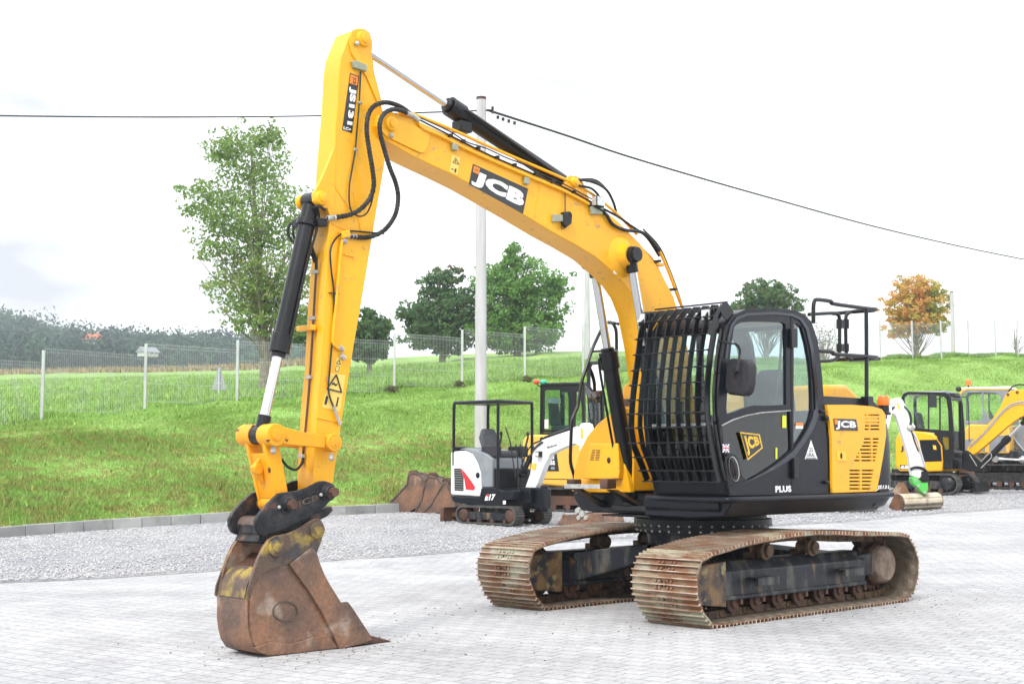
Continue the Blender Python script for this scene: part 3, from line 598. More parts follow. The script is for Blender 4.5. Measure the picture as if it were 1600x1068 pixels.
M['leaf_bare'] = leafmat('sparse_leaves', (.16, .14, .10), (.20, .19, .12))
tree('sparse_shrub', 'thin bare grey shrub on the bank top behind the handrail', 1290, 70, [(1288,535,22,20),(1280,520,15,15),(1300,530,16,16)], .05, 60, 10, M['leaf_bare'], lambda x, z: .5, trunk=.05, zoff=-.8, gap=.25, cat='shrub')
tree('sparse_shrub', 'leafless crooked little tree at the right end of the fence', 1592, 70, [(1585,520,14,16),(1598,530,14,14)], .04, 26, 3, M['leaf_bare'], lambda x, z: .5, trunk=.07, zoff=-.3, gap=.2, cat='shrub')
for (u, Y, w, lab) in ((612, 40.6, .22, 'small weed tuft at the foot of the fence post left of the pole'), (716, 42.2, .28, 'wide weed tuft at the fence post beside the pole'), (822, 43.6, .25, 'brown weed tuft at the fence post above the yellow machine'), (206, 60, 1.4, None)):
    if lab:
        zb = ground_at(u, Y); c = at(u, 700, Y); q, tn = clumps([Vector((c.x+random.uniform(-w, w)*.45, c.y, zb+.08+random.uniform(0, .06))) for _ in range(9)], [(w*.6, w*.5, .10)]*9, 26, .035, [.8]*9)
        o = tris('weed_tuft', q, M['leaf_dark'], tn, k=4); tag(o, lab, 'weeds', 'weed tufts at the fence posts')

# ------------------------------------------------------------------ FENCE, POLES, WIRES, SIGN
def fence(name, label, ulist, fh=1.62):
    P0 = at(ulist[0], *tab2(FE, ulist[0])); root = bpy.data.objects.new(name, None); COL.objects.link(root); root.location = P0; tag(root, label, 'fence', 'mesh fences along the bank')
    pts = []
    for u in ulist:
        p_ = at(u, *tab2(FE, u)); pts.append(p_-P0)
    for p_ in pts:
        MB().box(p_.x-.035, p_.x+.035, p_.y-.03, p_.y+.03, p_.z-.3, p_.z+fh+.12).build('post', 'post', root, bevel=.005)
    for a, b in zip(pts[:-1], pts[1:]):
        d = (b-a); d2 = Vector((d.x, d.y, 0)); Lh = d2.length; ux = d2/Lh; zlow = max(a.z, b.z)-.25 if False else (a.z+b.z)/2; mb = MB()
        nv = int(Lh/.055)
        def bar(x0, z0, x1, z1, r_, off=0):
            n_ = Vector((-ux.y, ux.x, 0)); p0 = a+ux*x0+n_*off; p1 = a+ux*x1+n_*off; p0.z = z0; p1.z = z1; mb.cyl(p0, p1, r_, n=4)
        for i in range(1, nv): x_ = Lh*i/nv; bar(x_, zlow+.05, x_, zlow+fh, .0032)
        for zz in (.08, .55, 1.05, fh-.1, fh-.02):
            bar(.04, zlow+zz, Lh-.04, zlow+zz, .005, .02 if zz != .55 else 0)
        mb.build('wire_panel', 'fence', root, smooth=0)
    return root
def sub(us_, n):
    out = []
    for a, b in zip(us_[:-1], us_[1:]): out += [a+(b-a)*i/n for i in range(n)]
    return out+[us_[-1]]
fence('mesh_fence', 'grey welded mesh fence on the left bank, running behind the excavator arm', [-240, -95, 65, 226, 370, 490, 616, 722, 820, 911, 1000, 1090, 1175])
fence('mesh_fence', 'grey welded mesh fence on the right bank in front of the orange tree', [1235, 1306, 1376, 1426, 1471, 1514, 1556, 1591, 1640, 1690])
def pole(name, label, u, vtop, Y, r_, zb=None):
    zb = ground_at(u, Y) if zb is None else zb; t_ = at(u, vtop, Y); h = t_.z-zb
    root = bpy.data.objects.new(name, None); COL.objects.link(root); root.location = (t_.x, Y, zb); tag(root, label, 'utility pole')
    MB().lathe((0, 0, -.5), (0, 0, 1), [(0, r_*1.12), (.5, r_*1.12), (h+.5, r_*.88)], n=28).build('shaft', 'pole', root)
    MB().cyl((0, 0, h), (0, 0, h+.06*r_/.12), r_*.92, n=24).build('cap', 'rust_dark', root); return root, t_
mainpole, PT = pole('utility_pole', 'tall round concrete pole standing behind the white mini excavator', 752, 156, 31, .125, zb=ground_at(752, 31))
MB().cyl((.1, 0, 8.3+.0), (.26, 0, 8.3), .018, n=8).cyl((.26, 0, 8.22), (.26, 0, 8.38), .03, n=10).cyl((-.125, -.02, 8.28), (.14, -.02, 8.28), .02).build('wire_bracket', 'dirty_black', mainpole)
for k_, o_ in enumerate([o for o in mainpole.children if o.name.startswith('wire_bracket')]): o_.location.z = (at(752, 172, 31).z-mainpole.location.z)-8.3
pole('utility_pole', 'thin concrete pole seen under the curve of the excavator boom', 917, 420, 60, .13)
pole('utility_pole', 'thin dark pole beside the orange tree', 1487, 457, 68, .1)
def wire(name, label, pts, r_):
    P_ = [at(u, v, Y) for u, v, Y in pts]; o = MB().tube(P_, r_, n=5, sub=8).build(name, 'rubber', None); tag(o, label, 'cable'); return o
wire('overhead_wire', 'black overhead cable running from the concrete pole to the left', [(-330, 175, 26), (0, 181, 27.5), (250, 183, 28.7), (500, 181, 29.8), (746, 173, 31)], .016)
w2 = wire('overhead_wire', 'black overhead cable sagging from the concrete pole to the right', [(762, 172, 31), (880, 210, 34), (1000, 250, 38), (1200, 308, 46), (1400, 362, 56), (1600, 405, 68), (1800, 440, 82)], .03)
for u, v in ((778, 181), (786, 184), (795, 187), (804, 190)):
    c = at(u, v, 31.3); b = MB().cyl(c, c+V(0, 0, -.07), .035, n=8).build('cable_clamp', 'dirty_black', None); b.parent = w2
c = at(342, 618, 41.5); zb = ground_at(342, 41.5)
root = bpy.data.objects.new('warning_sign', None); COL.objects.link(root); root.location = (c.x, 41.5, zb); tag(root, 'grey back of a triangular road sign on a short post behind the fence', 'road sign')
tz = at(342, 573, 41.5).z-zb; bz = at(342, 609, 41.5).z-zb; hw = 12*41.5/FPX
MB().ext([(-hw, 0, bz), (hw, 0, bz), (hw*.9, 0, bz+.06), (.03, 0, tz), (-.03, 0, tz), (-hw*.9, 0, bz+.06)], (0, .03, 0)).build('plate', 'steel', root, bevel=.005)
MB().cyl((0, -.04, -.2), (0, -.04, tz-.05), .028, n=12).box(-hw*.35, hw*.35, -.03, -.012, bz+.18, bz+.22).build('post', 'post', root)

# ================================================================== THE BIG YELLOW EXCAVATOR
_yaw = 0.7936
EX = Frame(1.9218, 13.9895, 0, math.atan2(-math.cos(_yaw), -math.sin(_yaw)))
ex = EX.root('tracked_excavator', 'large yellow and black tracked excavator with caged cab and rusty bucket, in the foreground', 'excavator')
def pinboss(parent, c, r, h0, h1, side=1, mt='yellow', name='pin_boss', cap=True):
    """boss round a pin, axis along y from y=h0 to y=h1"""
    o = MB().lathe((c[0], h0, c[1]), (0, 1, 0), [(0, r*1.12), ((h1-h0)*.55, r), (h1-h0, r*.96), (h1-h0+.004*side, r*.80)] if side > 0 else [(0, r*1.12), (h0-h1, r)], n=28).build(name, mt, parent, bevel=.002)
    if cap and side > 0:
        MB().lathe((c[0], h1, c[1]), (0, 1, 0), [(0, r*.62), (.014, r*.60), (.018, r*.4)], n=22).build('pin_cap', mt, o)
    return o

# ---------------- undercarriage
TP = [(1.572,-0.0),(1.704,.062),(1.79,.159),(1.857,.297),(1.863,.431),(1.809,.561),(1.693,.631),(1.421,.678),(1.074,.722),(.45,.765),(-.078,.772),(-.774,.735),(-1.538,.700),(-1.75,.605),(-1.862,.424),(-1.834,.211),(-1.697,.045),(-1.45,0),(-.8,0),(0,0),(.8,0)]
def closed_path(P, sub=10):
    P = [Vector((x, 0, z)) for x, z in P]; n = len(P); out = []
    for i in range(n):
        p0, p1, p2, p3 = P[i-1], P[i], P[(i+1) % n], P[(i+2) % n]
        for k in range(sub):
            t_ = k/sub; out.append(.5*((2*p1)+(p2-p0)*t_+(2*p0-5*p1+4*p2-p3)*t_*t_+(3*p1-p0-3*p2+p3)*t_**3))
    return out
def resample(P, n):
    L_ = [0]
    for i in range(len(P)): L_.append(L_[-1]+(P[(i+1) % len(P)]-P[i]).length)
    tot = L_[-1]; out = []; j = 0
    for i in range(n):
        s_ = tot*i/n
        while L_[j+1] < s_: j += 1
        f = (s_-L_[j])/(L_[j+1]-L_[j]); a, b = P[j], P[(j+1) % len(P)]; out.append((a.lerp(b, f), (b-a).normalized()))
    return out, tot
NSH = 48
shoes, TOT = resample(closed_path(TP), NSH); PITCHS = TOT/NSH
SW = .355   # half shoe width
# one shoe: plate with three grousers and the chain link bolts; local x along travel, z outward
sh = MB(); hw = PITCHS*.485
sh.box(-hw, hw, -SW, SW, -.034, -.022)
shoe_me = None
def shoe_build():
    sh = MB(); sh.box(-hw, hw, -SW, SW, -.040, -.026)
    for gx, gh in ((-.058, .0), (0, .0), (.058, .0)):
        sh.ext([(gx-.010, -SW-.002, -.030), (gx+.010, -SW-.002, -.030), (gx+.0045, -SW-.002, gh), (gx-.0045, -SW-.002, gh)], (0, 2*SW+.004, 0))
    for bx in (-.03, .03):
        for by in (-.085, -.045, .045, .085): sh.cyl((bx, by, -.028), (bx, by, -.012), .013, n=8)
    for by in (-.02, .02): sh.box(-.026, .026, by-.012, by+.012, -.030, -.0245)
    o = sh.build('track_shoe', 'shoe', None, smooth=30); return o
SHOE = shoe_build(); SHOE.data.materials.append(M['grouser']); SHOE.data.materials.append(M['mudbrown']); SHOE.data.materials.append(M['tray'])
for pg in SHOE.data.polygons:
    if pg.normal.z > .9 and pg.center.z > -.005: pg.material_index = 1
    elif pg.normal.z < -.9: pg.material_index = 2
    elif pg.center.z > -.02 and abs(pg.center.y) > .34: pg.material_index = 1
    elif abs(pg.center.z+.0245) < .0006 and pg.normal.z > .9: pg.material_index = 3
def make_track(yc, side, first):
    # chain as the track's own mesh
    ch = MB()
    for (p_, d) in shoes:
        up = Vector((-d.z, 0, d.x)); 
        if up.dot(p_-Vector((0, 0, .37))) < 0: up = -up
        for o_ in (-.06, .06):
            a = p_-up*.045-d*PITCHS*.56; b = p_-up*.045+d*PITCHS*.56
            y0 = yc+o_; q = []
            for yy in (y0-.016, y0+.016): q += [V(a.x, yy, a.z), V(b.x, yy, b.z), V(b.x, yy, b.z)-up*.062-d*.02, V(a.x, yy, a.z)-up*.062+d*.02]
            ch.hexa([q[0], q[1], q[2], q[3], q[4], q[5], q[6], q[7]])
        c = p_-up*.078+d*PITCHS*.5; ch.cyl((c.x, yc-.085, c.z), (c.x, yc+.085, c.z), .026, n=8)
    tr = ch.build('track', 'chain', ex)
    for i, (p_, d) in enumerate(shoes):
        up = Vector((d.z, 0, -d.x))
        if up.dot(p_-Vector((0, 0, .37))) < 0: up = -up
        o = SHOE if (first and i == 0) else SHOE.copy()
        if not (first and i == 0): COL.objects.link(o)
        o.parent = tr; yv = Vector((0, 1, 0)); xv = yv.cross(up).normalized()
        m4 = Matrix(((xv.x, yv.x, up.x, p_.x), (xv.y, yv.y, up.y, yc), (xv.z, yv.z, up.z, p_.z), (0, 0, 0, 1)))
        jitter = Matrix.Rotation(random.uniform(-.012, .012), 4, 'Y') @ Matrix.Translation((0, random.uniform(-.004, .004), 0))
        o.matrix_local = m4 @ jitter
    # frame: long box girder, idler guard, steps
    s = side
    fr_ = MB().prismx([(yc-.17, .20), (yc+.17, .20), (yc+.17, .44), (yc+.09, .53), (yc-.09, .53), (yc-.17, .44)], -1.12, 1.2)
    fr_.box(-1.12, 1.2, yc+.172, yc+.19, .195, .235).box(-1.12, 1.2, yc-.19, yc-.172, .195, .235)
    fo = fr_.build('track_frame', 'dirty_black', tr, bevel=.012)
    MB().prism([(1.2, .14), (1.58, .18), (1.66, .26), (1.66, .42), (1.6, .52), (1.2, .54)], yc+.10, yc+.185).prism([(1.2, .14), (1.58, .18), (1.66, .26), (1.66, .42), (1.6, .52), (1.2, .54)], yc-.185, yc-.10).box(1.15, 1.3, yc-.10, yc+.10, .2, .5).build('idler_guard', 'guard', tr, bevel=.01)
    MB().lathe((1.46, yc-.07, .345), (0, 1, 0), [(0, .19), (.03, .25), (.04, .27), (.10, .27), (.11, .25), (.14, .19)], n=36).build('idler_wheel', 'chain', tr)
    # sprocket with teeth
    sp = MB(); nT = 21; prof = []
    for i in range(nT*4): a = 2*math.pi*i/(nT*4); rr_ = .29 if i % 4 < 2 else .245; prof.append((-1.47+rr_*math.cos(a), .375+rr_*math.sin(a)))
    sp.prism(prof, yc-.03, yc+.03); sp.lathe((-1.47, yc-.1, .375), (0, 1, 0), [(0, .21), (.2, .21), (.22, .19)], n=30)
    spo = sp.build('sprocket', 'rust_dark', tr)
    MB().lathe((-1.47, yc-.12 if s < 0 else yc+.1, .375), (0, s, 0), [(0, .19), (.07, .19), (.10, .175), (.12, .15)] if s > 0 else [(-.02, .19), (.07, .19), (.10, .175), (.12, .15)], n=30).build('drive_hub', 'mud', tr)
    MB().box(-1.3, -1.05, yc-.12, yc+.15, .27, .5).build('motor_bracket', 'dirty_black', tr, bevel=.02)
    for k in range(7):
        x_ = 1.02-k*.345
        MB().lathe((x_, yc-.15, .165), (0, 1, 0), [(0, .045), (.02, .05), (.025, .092), (.055, .092), (.06, .075), (.24, .075), (.245, .092), (.275, .092), (.28, .05), (.30, .045)], n=20).box(x_-.07, x_-.035, yc+.15, yc+.18, .15, .2).build('bottom_roller', 'rust_dark', tr)
    for x_ in (.52, -.24):
        MB().lathe((x_, yc-.02, .60), (0, 1, 0), [(0, .06), (.03, .085), (.05, .06), (.10, .055), (.13, .085), (.16, .085), (.17, .06), (.20, .055)], n=20).box(x_-.05, x_+.05, yc-.09, yc+.02, .5, .58).build('carrier_roller', 'chain', tr)
    for x_ in (.72, -.72):
        st = [(x_+.2, yc+s*.18, .40), (x_+.02, yc+s*.18, .40)]
        MB().box(x_-.17, x_+.17, min(yc+s*.19, yc+s*.30), max(yc+s*.19, yc+s*.30), .372, .384).box(x_-.17, x_+.17, min(yc+s*.285, yc+s*.30), max(yc+s*.285, yc+s*.30), .31, .384).box(x_-.03, x_+.0, min(yc+s*.18, yc+s*.28), max(yc+s*.18, yc+s*.28), .33, .372).build('frame_step', 'dirty_black', tr, bevel=.003)
    return tr
make_track(.995, 1, True); make_track(-.995, -1, False)
# X frame between the tracks
cb = MB()
for sx in (1, -1):
    for sy in (1, -1):
        A = [(.50*sx, .30*sy), (.22*sx, .50*sy), (.62*sx, .86*sy), (1.0*sx, .86*sy)]
        top = [(x_, y_, .66-.16*abs(y_)/.86 if i < 2 else .52) for i, (x_, y_) in enumerate(A)]
        bot = [(x_, y_, .44 if i < 2 else .22) for i, (x_, y_) in enumerate(A)]
        cb.hexa(bot+top)
cb.lathe((0, 0, .40), (0, 0, 1), [(0, .52), (.3, .56), (.34, .60)], n=40)
cb.build('undercarriage_frame', 'dirty_black', ex, bevel=.012)
rg = MB().lathe((0, 0, .735), (0, 0, 1), [(0, .66), (.055, .66), (.06, .69), (.12, .69), (.125, .64), (.2, .63)], n=56).build('swing_ring', 'navy', ex)
bt = MB()
for i in range(40):
    a = 2*math.pi*i/40
    for rr_, z0 in ((.675, .795), (.665, .742)): bt.cyl((rr_*math.cos(a), rr_*math.sin(a), z0-.0), (rr_*math.cos(a)*1.025, rr_*math.sin(a)*1.025, z0), .011, n=6)
bt.build('ring_bolts', 'silver', rg)

nc = 900; cx = RNG.normal(0, 1.5, nc); side_ = RNG.choice([-1, 1], nc); cy_ = side_*.995+RNG.normal(0, .42, nc)  # brown specks added to stand in for faint contact shadow at tracks and bucket
m2 = nc//4; cx[:m2] = 4.7+RNG.normal(0, .5, m2); cy_[:m2] = -.1+RNG.normal(0, .4, m2)
Pw = np.array([list(EX.O+EX.F*a+EX.N*b) for a, b in zip(cx, cy_)]); Pw[:, 2] = .004
cm, ct_, cp_ = newmat('contact_speck'); cp_.inputs['Base Color'].default_value = (.17, .13, .10, 1); cp_.inputs['Roughness'].default_value = .95
instanced_cloud('contact_specks', Pw, RNG.uniform(.003, .010, nc)**1.0, octv, octf, cm, 'brown specks added round the big tracks and bucket in place of a faint contact shadow', 'contact specks', .6, RNG.uniform(0, 1, nc))

# ---------------- upper body platform
Y1 = 1.12
pl = MB()
prof = [(Y1, 1.10), (Y1+.005, 1.06), (Y1-.01, 1.03), (1.02, .92), (.70, .905), (-.70, .905), (-1.02, .92), (-Y1+.01, 1.03), (-Y1-.005, 1.06), (-Y1, 1.10)]
pl.prismx([(y_, z_) for y_, z_ in prof if y_ < .69]+[(.60, .905), (.60, 1.10)] if False else prof, -1.62, .70)
pl.prismx([(Y1, 1.10), (Y1+.005, 1.06), (Y1-.01, 1.03), (1.02, .92), (.70, .905), (.10, .905), (.10, 1.10)], .70, 1.02)
po = pl.build('platform_frame', 'navy', ex, bevel=.012)
MB().tube([(1.03, .14, 1.075), (1.05, .6, 1.075), (1.05, 1.0, 1.075), (1.0, 1.115, 1.075), (.6, 1.135, 1.075), (-1.0, 1.135, 1.075), (-1.75, 1.12, 1.08)], .03, n=10, sub=5).build('edge_tube', 'navy', po)
# front of platform below the cab
MB().prism([(1.02, 1.08), (1.06, 1.07), (1.05, .985), (.98, .93), (.6, .93)], .12, .99).build('front_skirt', 'navy', po, bevel=.01)
MB().box(.5, .93, -.40, .12, .935, .99).box(.55, .95, -.52, .10, .885, .905).build('boom_bracket_base', 'black', po, bevel=.01)
# rounded rear corner and counterweight
def cw_outline(r0=1.12, xs=-1.50, xr=-1.93, yr=.55, n=14):
    pts = [(xs, r0)]
    for i in range(n+1):
        a = i/n*math.pi/2; e = .62
        pts.append((-1.58+(xr+1.58)*(math.sin(a)**e), yr+(r0-yr)*(math.cos(a)**e)))
    return pts+[(x_, -y_) for x_, y_ in pts[::-1]]
cwp = cw_outline()
def cw_scale(s_, dz=0): return [(-.9+(x_+.9)*s_ if x_ < -.9 else x_, y_*s_) for x_, y_ in cwp]
cw = MB(); lv = [(.935, .90), (.965, .955), (1.04, .99), (1.12, 1.0), (1.6, 1.0), (1.80, .985), (1.90, .955), (1.945, .90)]
n = len(cwp); vs = []; fs = []
for z_, s_ in lv: vs += [(x_, y_, z_) for x_, y_ in cw_scale(s_)]
for j in range(len(lv)-1): fs += [(j*n+i, j*n+(i+1) % n, (j+1)*n+(i+1) % n, (j+1)*n+i) for i in range(n)]
fs += [tuple(range(n)), tuple(range(len(lv)*n-1, (len(lv)-1)*n-1, -1))]
cw.add(vs, fs); cwo = cw.build('counterweight', 'navy', ex, smooth=50)
MB().strip([(x_-.004 if False else x_, y_) for x_, y_ in [(-1.60, 1.118), (-1.60, 1.119)]], 0, .01, .001) if False else None
# hazard chevron strip down the rear corner: follows the outline between two points
def cw_band(i0, i1, z0, z1, off, mt, name):
    mb = MB()
    P_ = cwp[i0:i1+1]
    for a, b in zip(P_[:-1], P_[1:]):
        d = Vector((b[0]-a[0], b[1]-a[1])); nn = Vector((d.y, -d.x)).normalized()*off
        if nn.dot(Vector((a[0]+1.2, a[1]))) < 0: nn = -nn
        mb.add([(a[0]+nn.x, a[1]+nn.y, z0), (b[0]+nn.x, b[1]+nn.y, z0), (b[0]+nn.x, b[1]+nn.y, z1), (a[0]+nn.x, a[1]+nn.y, z1)], [(0, 1, 2, 3)])
    return mb.build(name, mt, cwo)
cw_band(8, 14, 1.17, 1.75, .006, 'hazard', 'hazard_strip')
cw_band(7, 9, 1.13, 1.32, .008, 'decal_pale', 'reflector_strip')
MB().box(-1.512, -1.50, 1.115, 1.123, 1.1, 1.93).build('gap_line', 'tray', cwo)

# yellow engine side door
EP = EX.P([(1291,632),(1330,632),(1362,634.5),(1377,639),(1383,648),(1383.5,680),(1379,712),(1374,740),(1369,767),(1300,769.5),(1298.5,684),(1295,655)], 1.12)
pan = [(x_, z_) for x_, z_ in EP]
# back the sheet with the dark engine bay, and cut real slots
def slot(u0, u1, v, h=2.3): return EX.P([(u0, v+h/2), (u1, v+h/2), (u1, v-h/2), (u0, v-h/2)], 1.12)
sl = []
U = lambda c_: 1280+c_/5.3375
Vv = lambda c_: 590+c_/5.3375
for v_, a, b in ((310,372,388),(340,376,400),(370,378,413),(399,376,413),(428,373,411)): sl.append(slot(U(a), U(b), Vv(v_)))
for v_ in (310, 340, 370, 399, 428): sl.append(slot(U(404 if v_ < 320 else 415 if v_ < 350 else 421), U(497), Vv(v_)))
for v_, a, b in ((508,368,425),(538,364,427),(568,349,428),(598,333,430),(628,343,431),(658,346,432),(688,346,432)): sl.append(slot(U(a), U(b), Vv(v_)))
for v_, b in ((508,492),(538,489),(568,484),(598,479),(628,474),(658,469),(688,464)): sl.append(slot(U(441), U(b), Vv(v_)))
for v_, a, b in ((628,318,329),(658,303,330),(688,288,334)): sl.append(slot(U(a), U(b), Vv(v_)))
for v_, b in ((771,448),(801,443),(831,438),(862,432),(892,427),(923,421)):
    sl.append(slot(U(247), U(336), Vv(v_))); sl.append(slot(U(350), U(b), Vv(v_)))
edoor = holeplate(pan, sl, 1.10, 1.128).build('engine_door', 'yellow', ex, smooth=30)
MB().box(-1.52, -.64, 1.02, 1.09, 1.12, 1.92).build('engine_bay', 'tray', ex)
def EQ(y, *px): return [EX.L(u, v, y) for u, v in px]
def plate(px, y, mt, parent, name, th=.004):
    return MB().ext(EQ(y, *px), (0, th, 0)).build(name, mt, parent, smooth=0)
plate([(1302,653.5),(1337.5,654.5),(1340.5,672.5),(1304,672)], 1.129, 'decal_black', edoor, 'logo_plate')
plate([(1303.5,655),(1308,655),(1309,662.5),(1304.5,662.5)], 1.134, 'decal_orange', edoor, 'logo_mark')
text('JCB', EQ(1.136, (1307,656.5),(1337,657.5),(1338.5,671),(1306,670.5)), (0, 0, 0), 'decal_white', edoor, 'logo_lettering', bold=.045)
plate([(1307,705),(1320,705),(1322,719.5),(1308,719)], 1.129, 'decal_yellow', edoor, 'latch_plate', .006)
MB().ball(EX.L(1314.5, 711.5, 1.137), .016, .01, .03).build('latch', 'plastic', edoor)
text('JS131', EQ(1.125, (1371,757.5),(1389,757.5),(1389,764.5),(1370,765.5)), (0, .001, 0), 'decal_white', cwo, 'model_lettering', bold=.04, shear=.1)
text('LC+', EQ(1.125, (1389.5,761),(1396,761),(1396,764.5),(1389.5,764.7)), (0, .001, 0), 'decal_white', cwo, 'model_lettering', bold=.03)
# curved perforated shoulder above the yellow door and the rest of the hood
hd = MB().prism([(-.62, 1.90), (-1.45, 1.90), (-1.60, 1.86), (-1.60, 1.80), (-.62, 1.80)], .72, 1.122)
hdo = hd.build('hood_shoulder', 'yellow', ex, bevel=.05, seg=4)
dots = MB()
for k in range(46):
    for r_ in range(2): dots.cyl((-.66-k*.018, 1.06-.03*r_, 1.893+.006), (-.66-k*.018, 1.06-.03*r_, 1.903), .004, n=5)
dots.build('perforation', 'copper', hdo)
MB().prism([(-.56, 2.07), (-1.50, 2.07), (-1.58, 2.06), (-1.78, 1.96), (-1.76, 1.93), (-.56, 1.93)], .96, 1.01).build('hood_tray', 'black', ex, bevel=.003)
hp = EX.P([(1288,600.5),(1325,601),(1342,617),(1350,640),(1288,650)], .55)
MB().prism(hp, -.75, .55).build('engine_hood', 'yellow', ex, bevel=.05, seg=3)
MB().box(-1.85, -.55, -1.1, .95, 1.1, 1.86).build('engine_housing', 'navy', ex, bevel=.03)
# beacon
bc = EX.L(1386, 640, .98); bx_, bz_ = -1.86, 1.94
bcn = MB().lathe((bx_, .98, bz_-.03), (0, 0, 1), [(0, .075), (.02, .075), (.035, .06), (.10, .058)], n=24).cyl((bx_-.02, .98, bz_-.05), (bx_+.2, 1.0, bz_-.045), .03).build('beacon_base', 'black', ex)
MB().lathe((bx_, .98, bz_+.07), (0, 0, 1), [(0, .062), (.03, .064), (.09, .056), (.10, .05), (.104, .02)], n=28).build('beacon_lens', 'beacon', bcn)
# handrail over the engine
def rail(pts, r_=.021, mt='black', name='handrail', sub=6, parent=None):
    return MB().tube(pts, r_, n=10, sub=sub).build(name, mt, parent or ex)
ry = 1.03
hr = rail([EX.L(1354, 622, ry), EX.L(1354, 560, ry), EX.L(1353.5, 484, ry)], sub=1)
MB().box(hr_x0 if False else EX.L(1354,620,ry).x-.05, EX.L(1354,620,ry).x+.05, ry-.04, ry+.05, 1.94, 2.09).build('rail_foot', 'black', hr, bevel=.004)
rail([EX.L(1271,505,ry), EX.L(1271,480,ry), EX.L(1272.5,471,ry), EX.L(1277,468,ry), EX.L(1298,470.5,ry), EX.L(1303,474.5,ry), EX.L(1354,481.5,ry), EX.L(1369,483,ry-.02), (EX.L(1374,484,ry).x, ry-.10, EX.L(1374,484,ry).z), (EX.L(1374,484,ry).x+.03, ry-.2, EX.L(1374,484,ry).z), (EX.L(1374,484,ry).x+.03, ry-.55, EX.L(1374,484,ry).z)], parent=hr, sub=5)
rail([EX.L(1278,548,ry), EX.L(1300,549.5,ry), EX.L(1305,553,ry), EX.L(1354,556.5,ry), EX.L(1370,558,ry-.02), (EX.L(1376,558,ry).x, ry-.10, EX.L(1376,558,ry).z), (EX.L(1376,558,ry).x+.03, ry-.2, EX.L(1376,558,ry).z), (EX.L(1376,558,ry).x+.03, ry-.55, EX.L(1376,558,ry).z)], parent=hr, sub=5)
g2 = ry-.30
for px in ([(1264,491),(1300,489),(1308,491),(1311.5,499),(1311.5,550),(1308,558),(1300,563),(1284,564),(1270,565)], [(1352,484),(1332,486.5),(1325,490),(1321.5,499),(1322.5,552),(1327,560),(1334,562),(1374,560)]):
    rail([EX.L(u, v, g2) for u, v in px], r_=.019, parent=hr, sub=5)
for v_ in (500, 507, 537, 544):
    pass
for va, vb in ((499, 513), (537, 549)):
    MB().cyl(EX.L(1311.5,va,g2), EX.L(1311.5,vb,g2), .032).cyl(EX.L(1322,va,g2), EX.L(1322,vb,g2), .032).box(EX.L(1321,505,g2).x, EX.L(1312,505,g2).x, g2-.012, g2+.012, EX.L(1316,vb-1,g2).z, EX.L(1316,va+1,g2).z).build('rail_hinge', 'black', hr)

# ---------------- cab
cabpx = [(1141,774),(1134,735),(1127,700),(1123,660),(1122,640),(1124,590),(1128,540),(1134,510),(1145,492),(1165,483),(1210,480.5),(1240,484),(1256,490),(1268,502),(1278,532),(1284,580),(1289,640),(1293,700),(1296,771)]
CO = EX.P(cabpx, 1.10); CO = [(x_, z_) for x_, z_ in CO]
CY0, CY1 = .22, 1.10
cshell = MB()
# roof, rear and front-bottom wrap between the two sides, following the outline
roof = CO[7:14]
cshell.strip(roof, CY0+.03, CY1-.03, -.07)
rearline = CO[13:19]
cshell.strip([CO[16], CO[17], CO[18]], CY0+.03, CY1-.03, -.05)
for y0, y1 in ((CY0+.02, CY0+.12), (CY1-.12, CY1-.02)): cshell.strip(CO[13:17], y0, y1, -.05)
cshell.box(-.55, 1.0, CY0+.02, CY1-.03, 1.10, 1.16)
frontline = CO[0:8]
cshell.strip(CO[0:2], CY0+.02, CY1-.02, -.05)
for y0, y1 in ((CY0+.01, CY0+.08), (CY1-.07, CY1-.005)): cshell.strip(CO[0:8], y0, y1, -.06)
cab = cshell.build('cab', 'navy', ex, bevel=.012)
# near side: dark frame with window openings
WU = EX.P([(1135,637),(1139.5,570),(1143,540),(1147,512),(1151,506.5),(1158,503.5),(1180,502),(1222,503),(1227,506),(1228,514),(1228.5,632),(1200,633),(1178,633),(1160,638),(1147,643),(1136,646)], 1.10)
WL = EX.P([(1128,664),(1145,655),(1165,648.5),(1190,644),(1210,642),(1234,641),(1236,702),(1222,715),(1210,725),(1190,738),(1178,746),(1170,749),(1164,747),(1159,740),(1157,728),(1153,716),(1148,710),(1144,708.5),(1129,708)], 1.10)
WR = EX.P([(1240.5,505),(1246,505.5),(1253,511),(1260,537),(1265,565),(1267.5,590),(1268.5,620),(1268.5,640),(1265,661),(1259,674),(1252,686),(1246,693),(1240,700)], 1.10)
side = holeplate(CO, [WU, WL, WR], 1.06, 1.10)
sideo = side.build('side_frame', 'navy', cab, bevel=.006)
for nm, w_, g_ in (('door_upper_glass', WU, 'glass'), ('door_lower_glass', WL, 'glass_low'), ('rear_quarter_glass', WR, 'glass')):
    MB().prism(w_, 1.078, 1.083).build(nm, g_, cab, smooth=0)
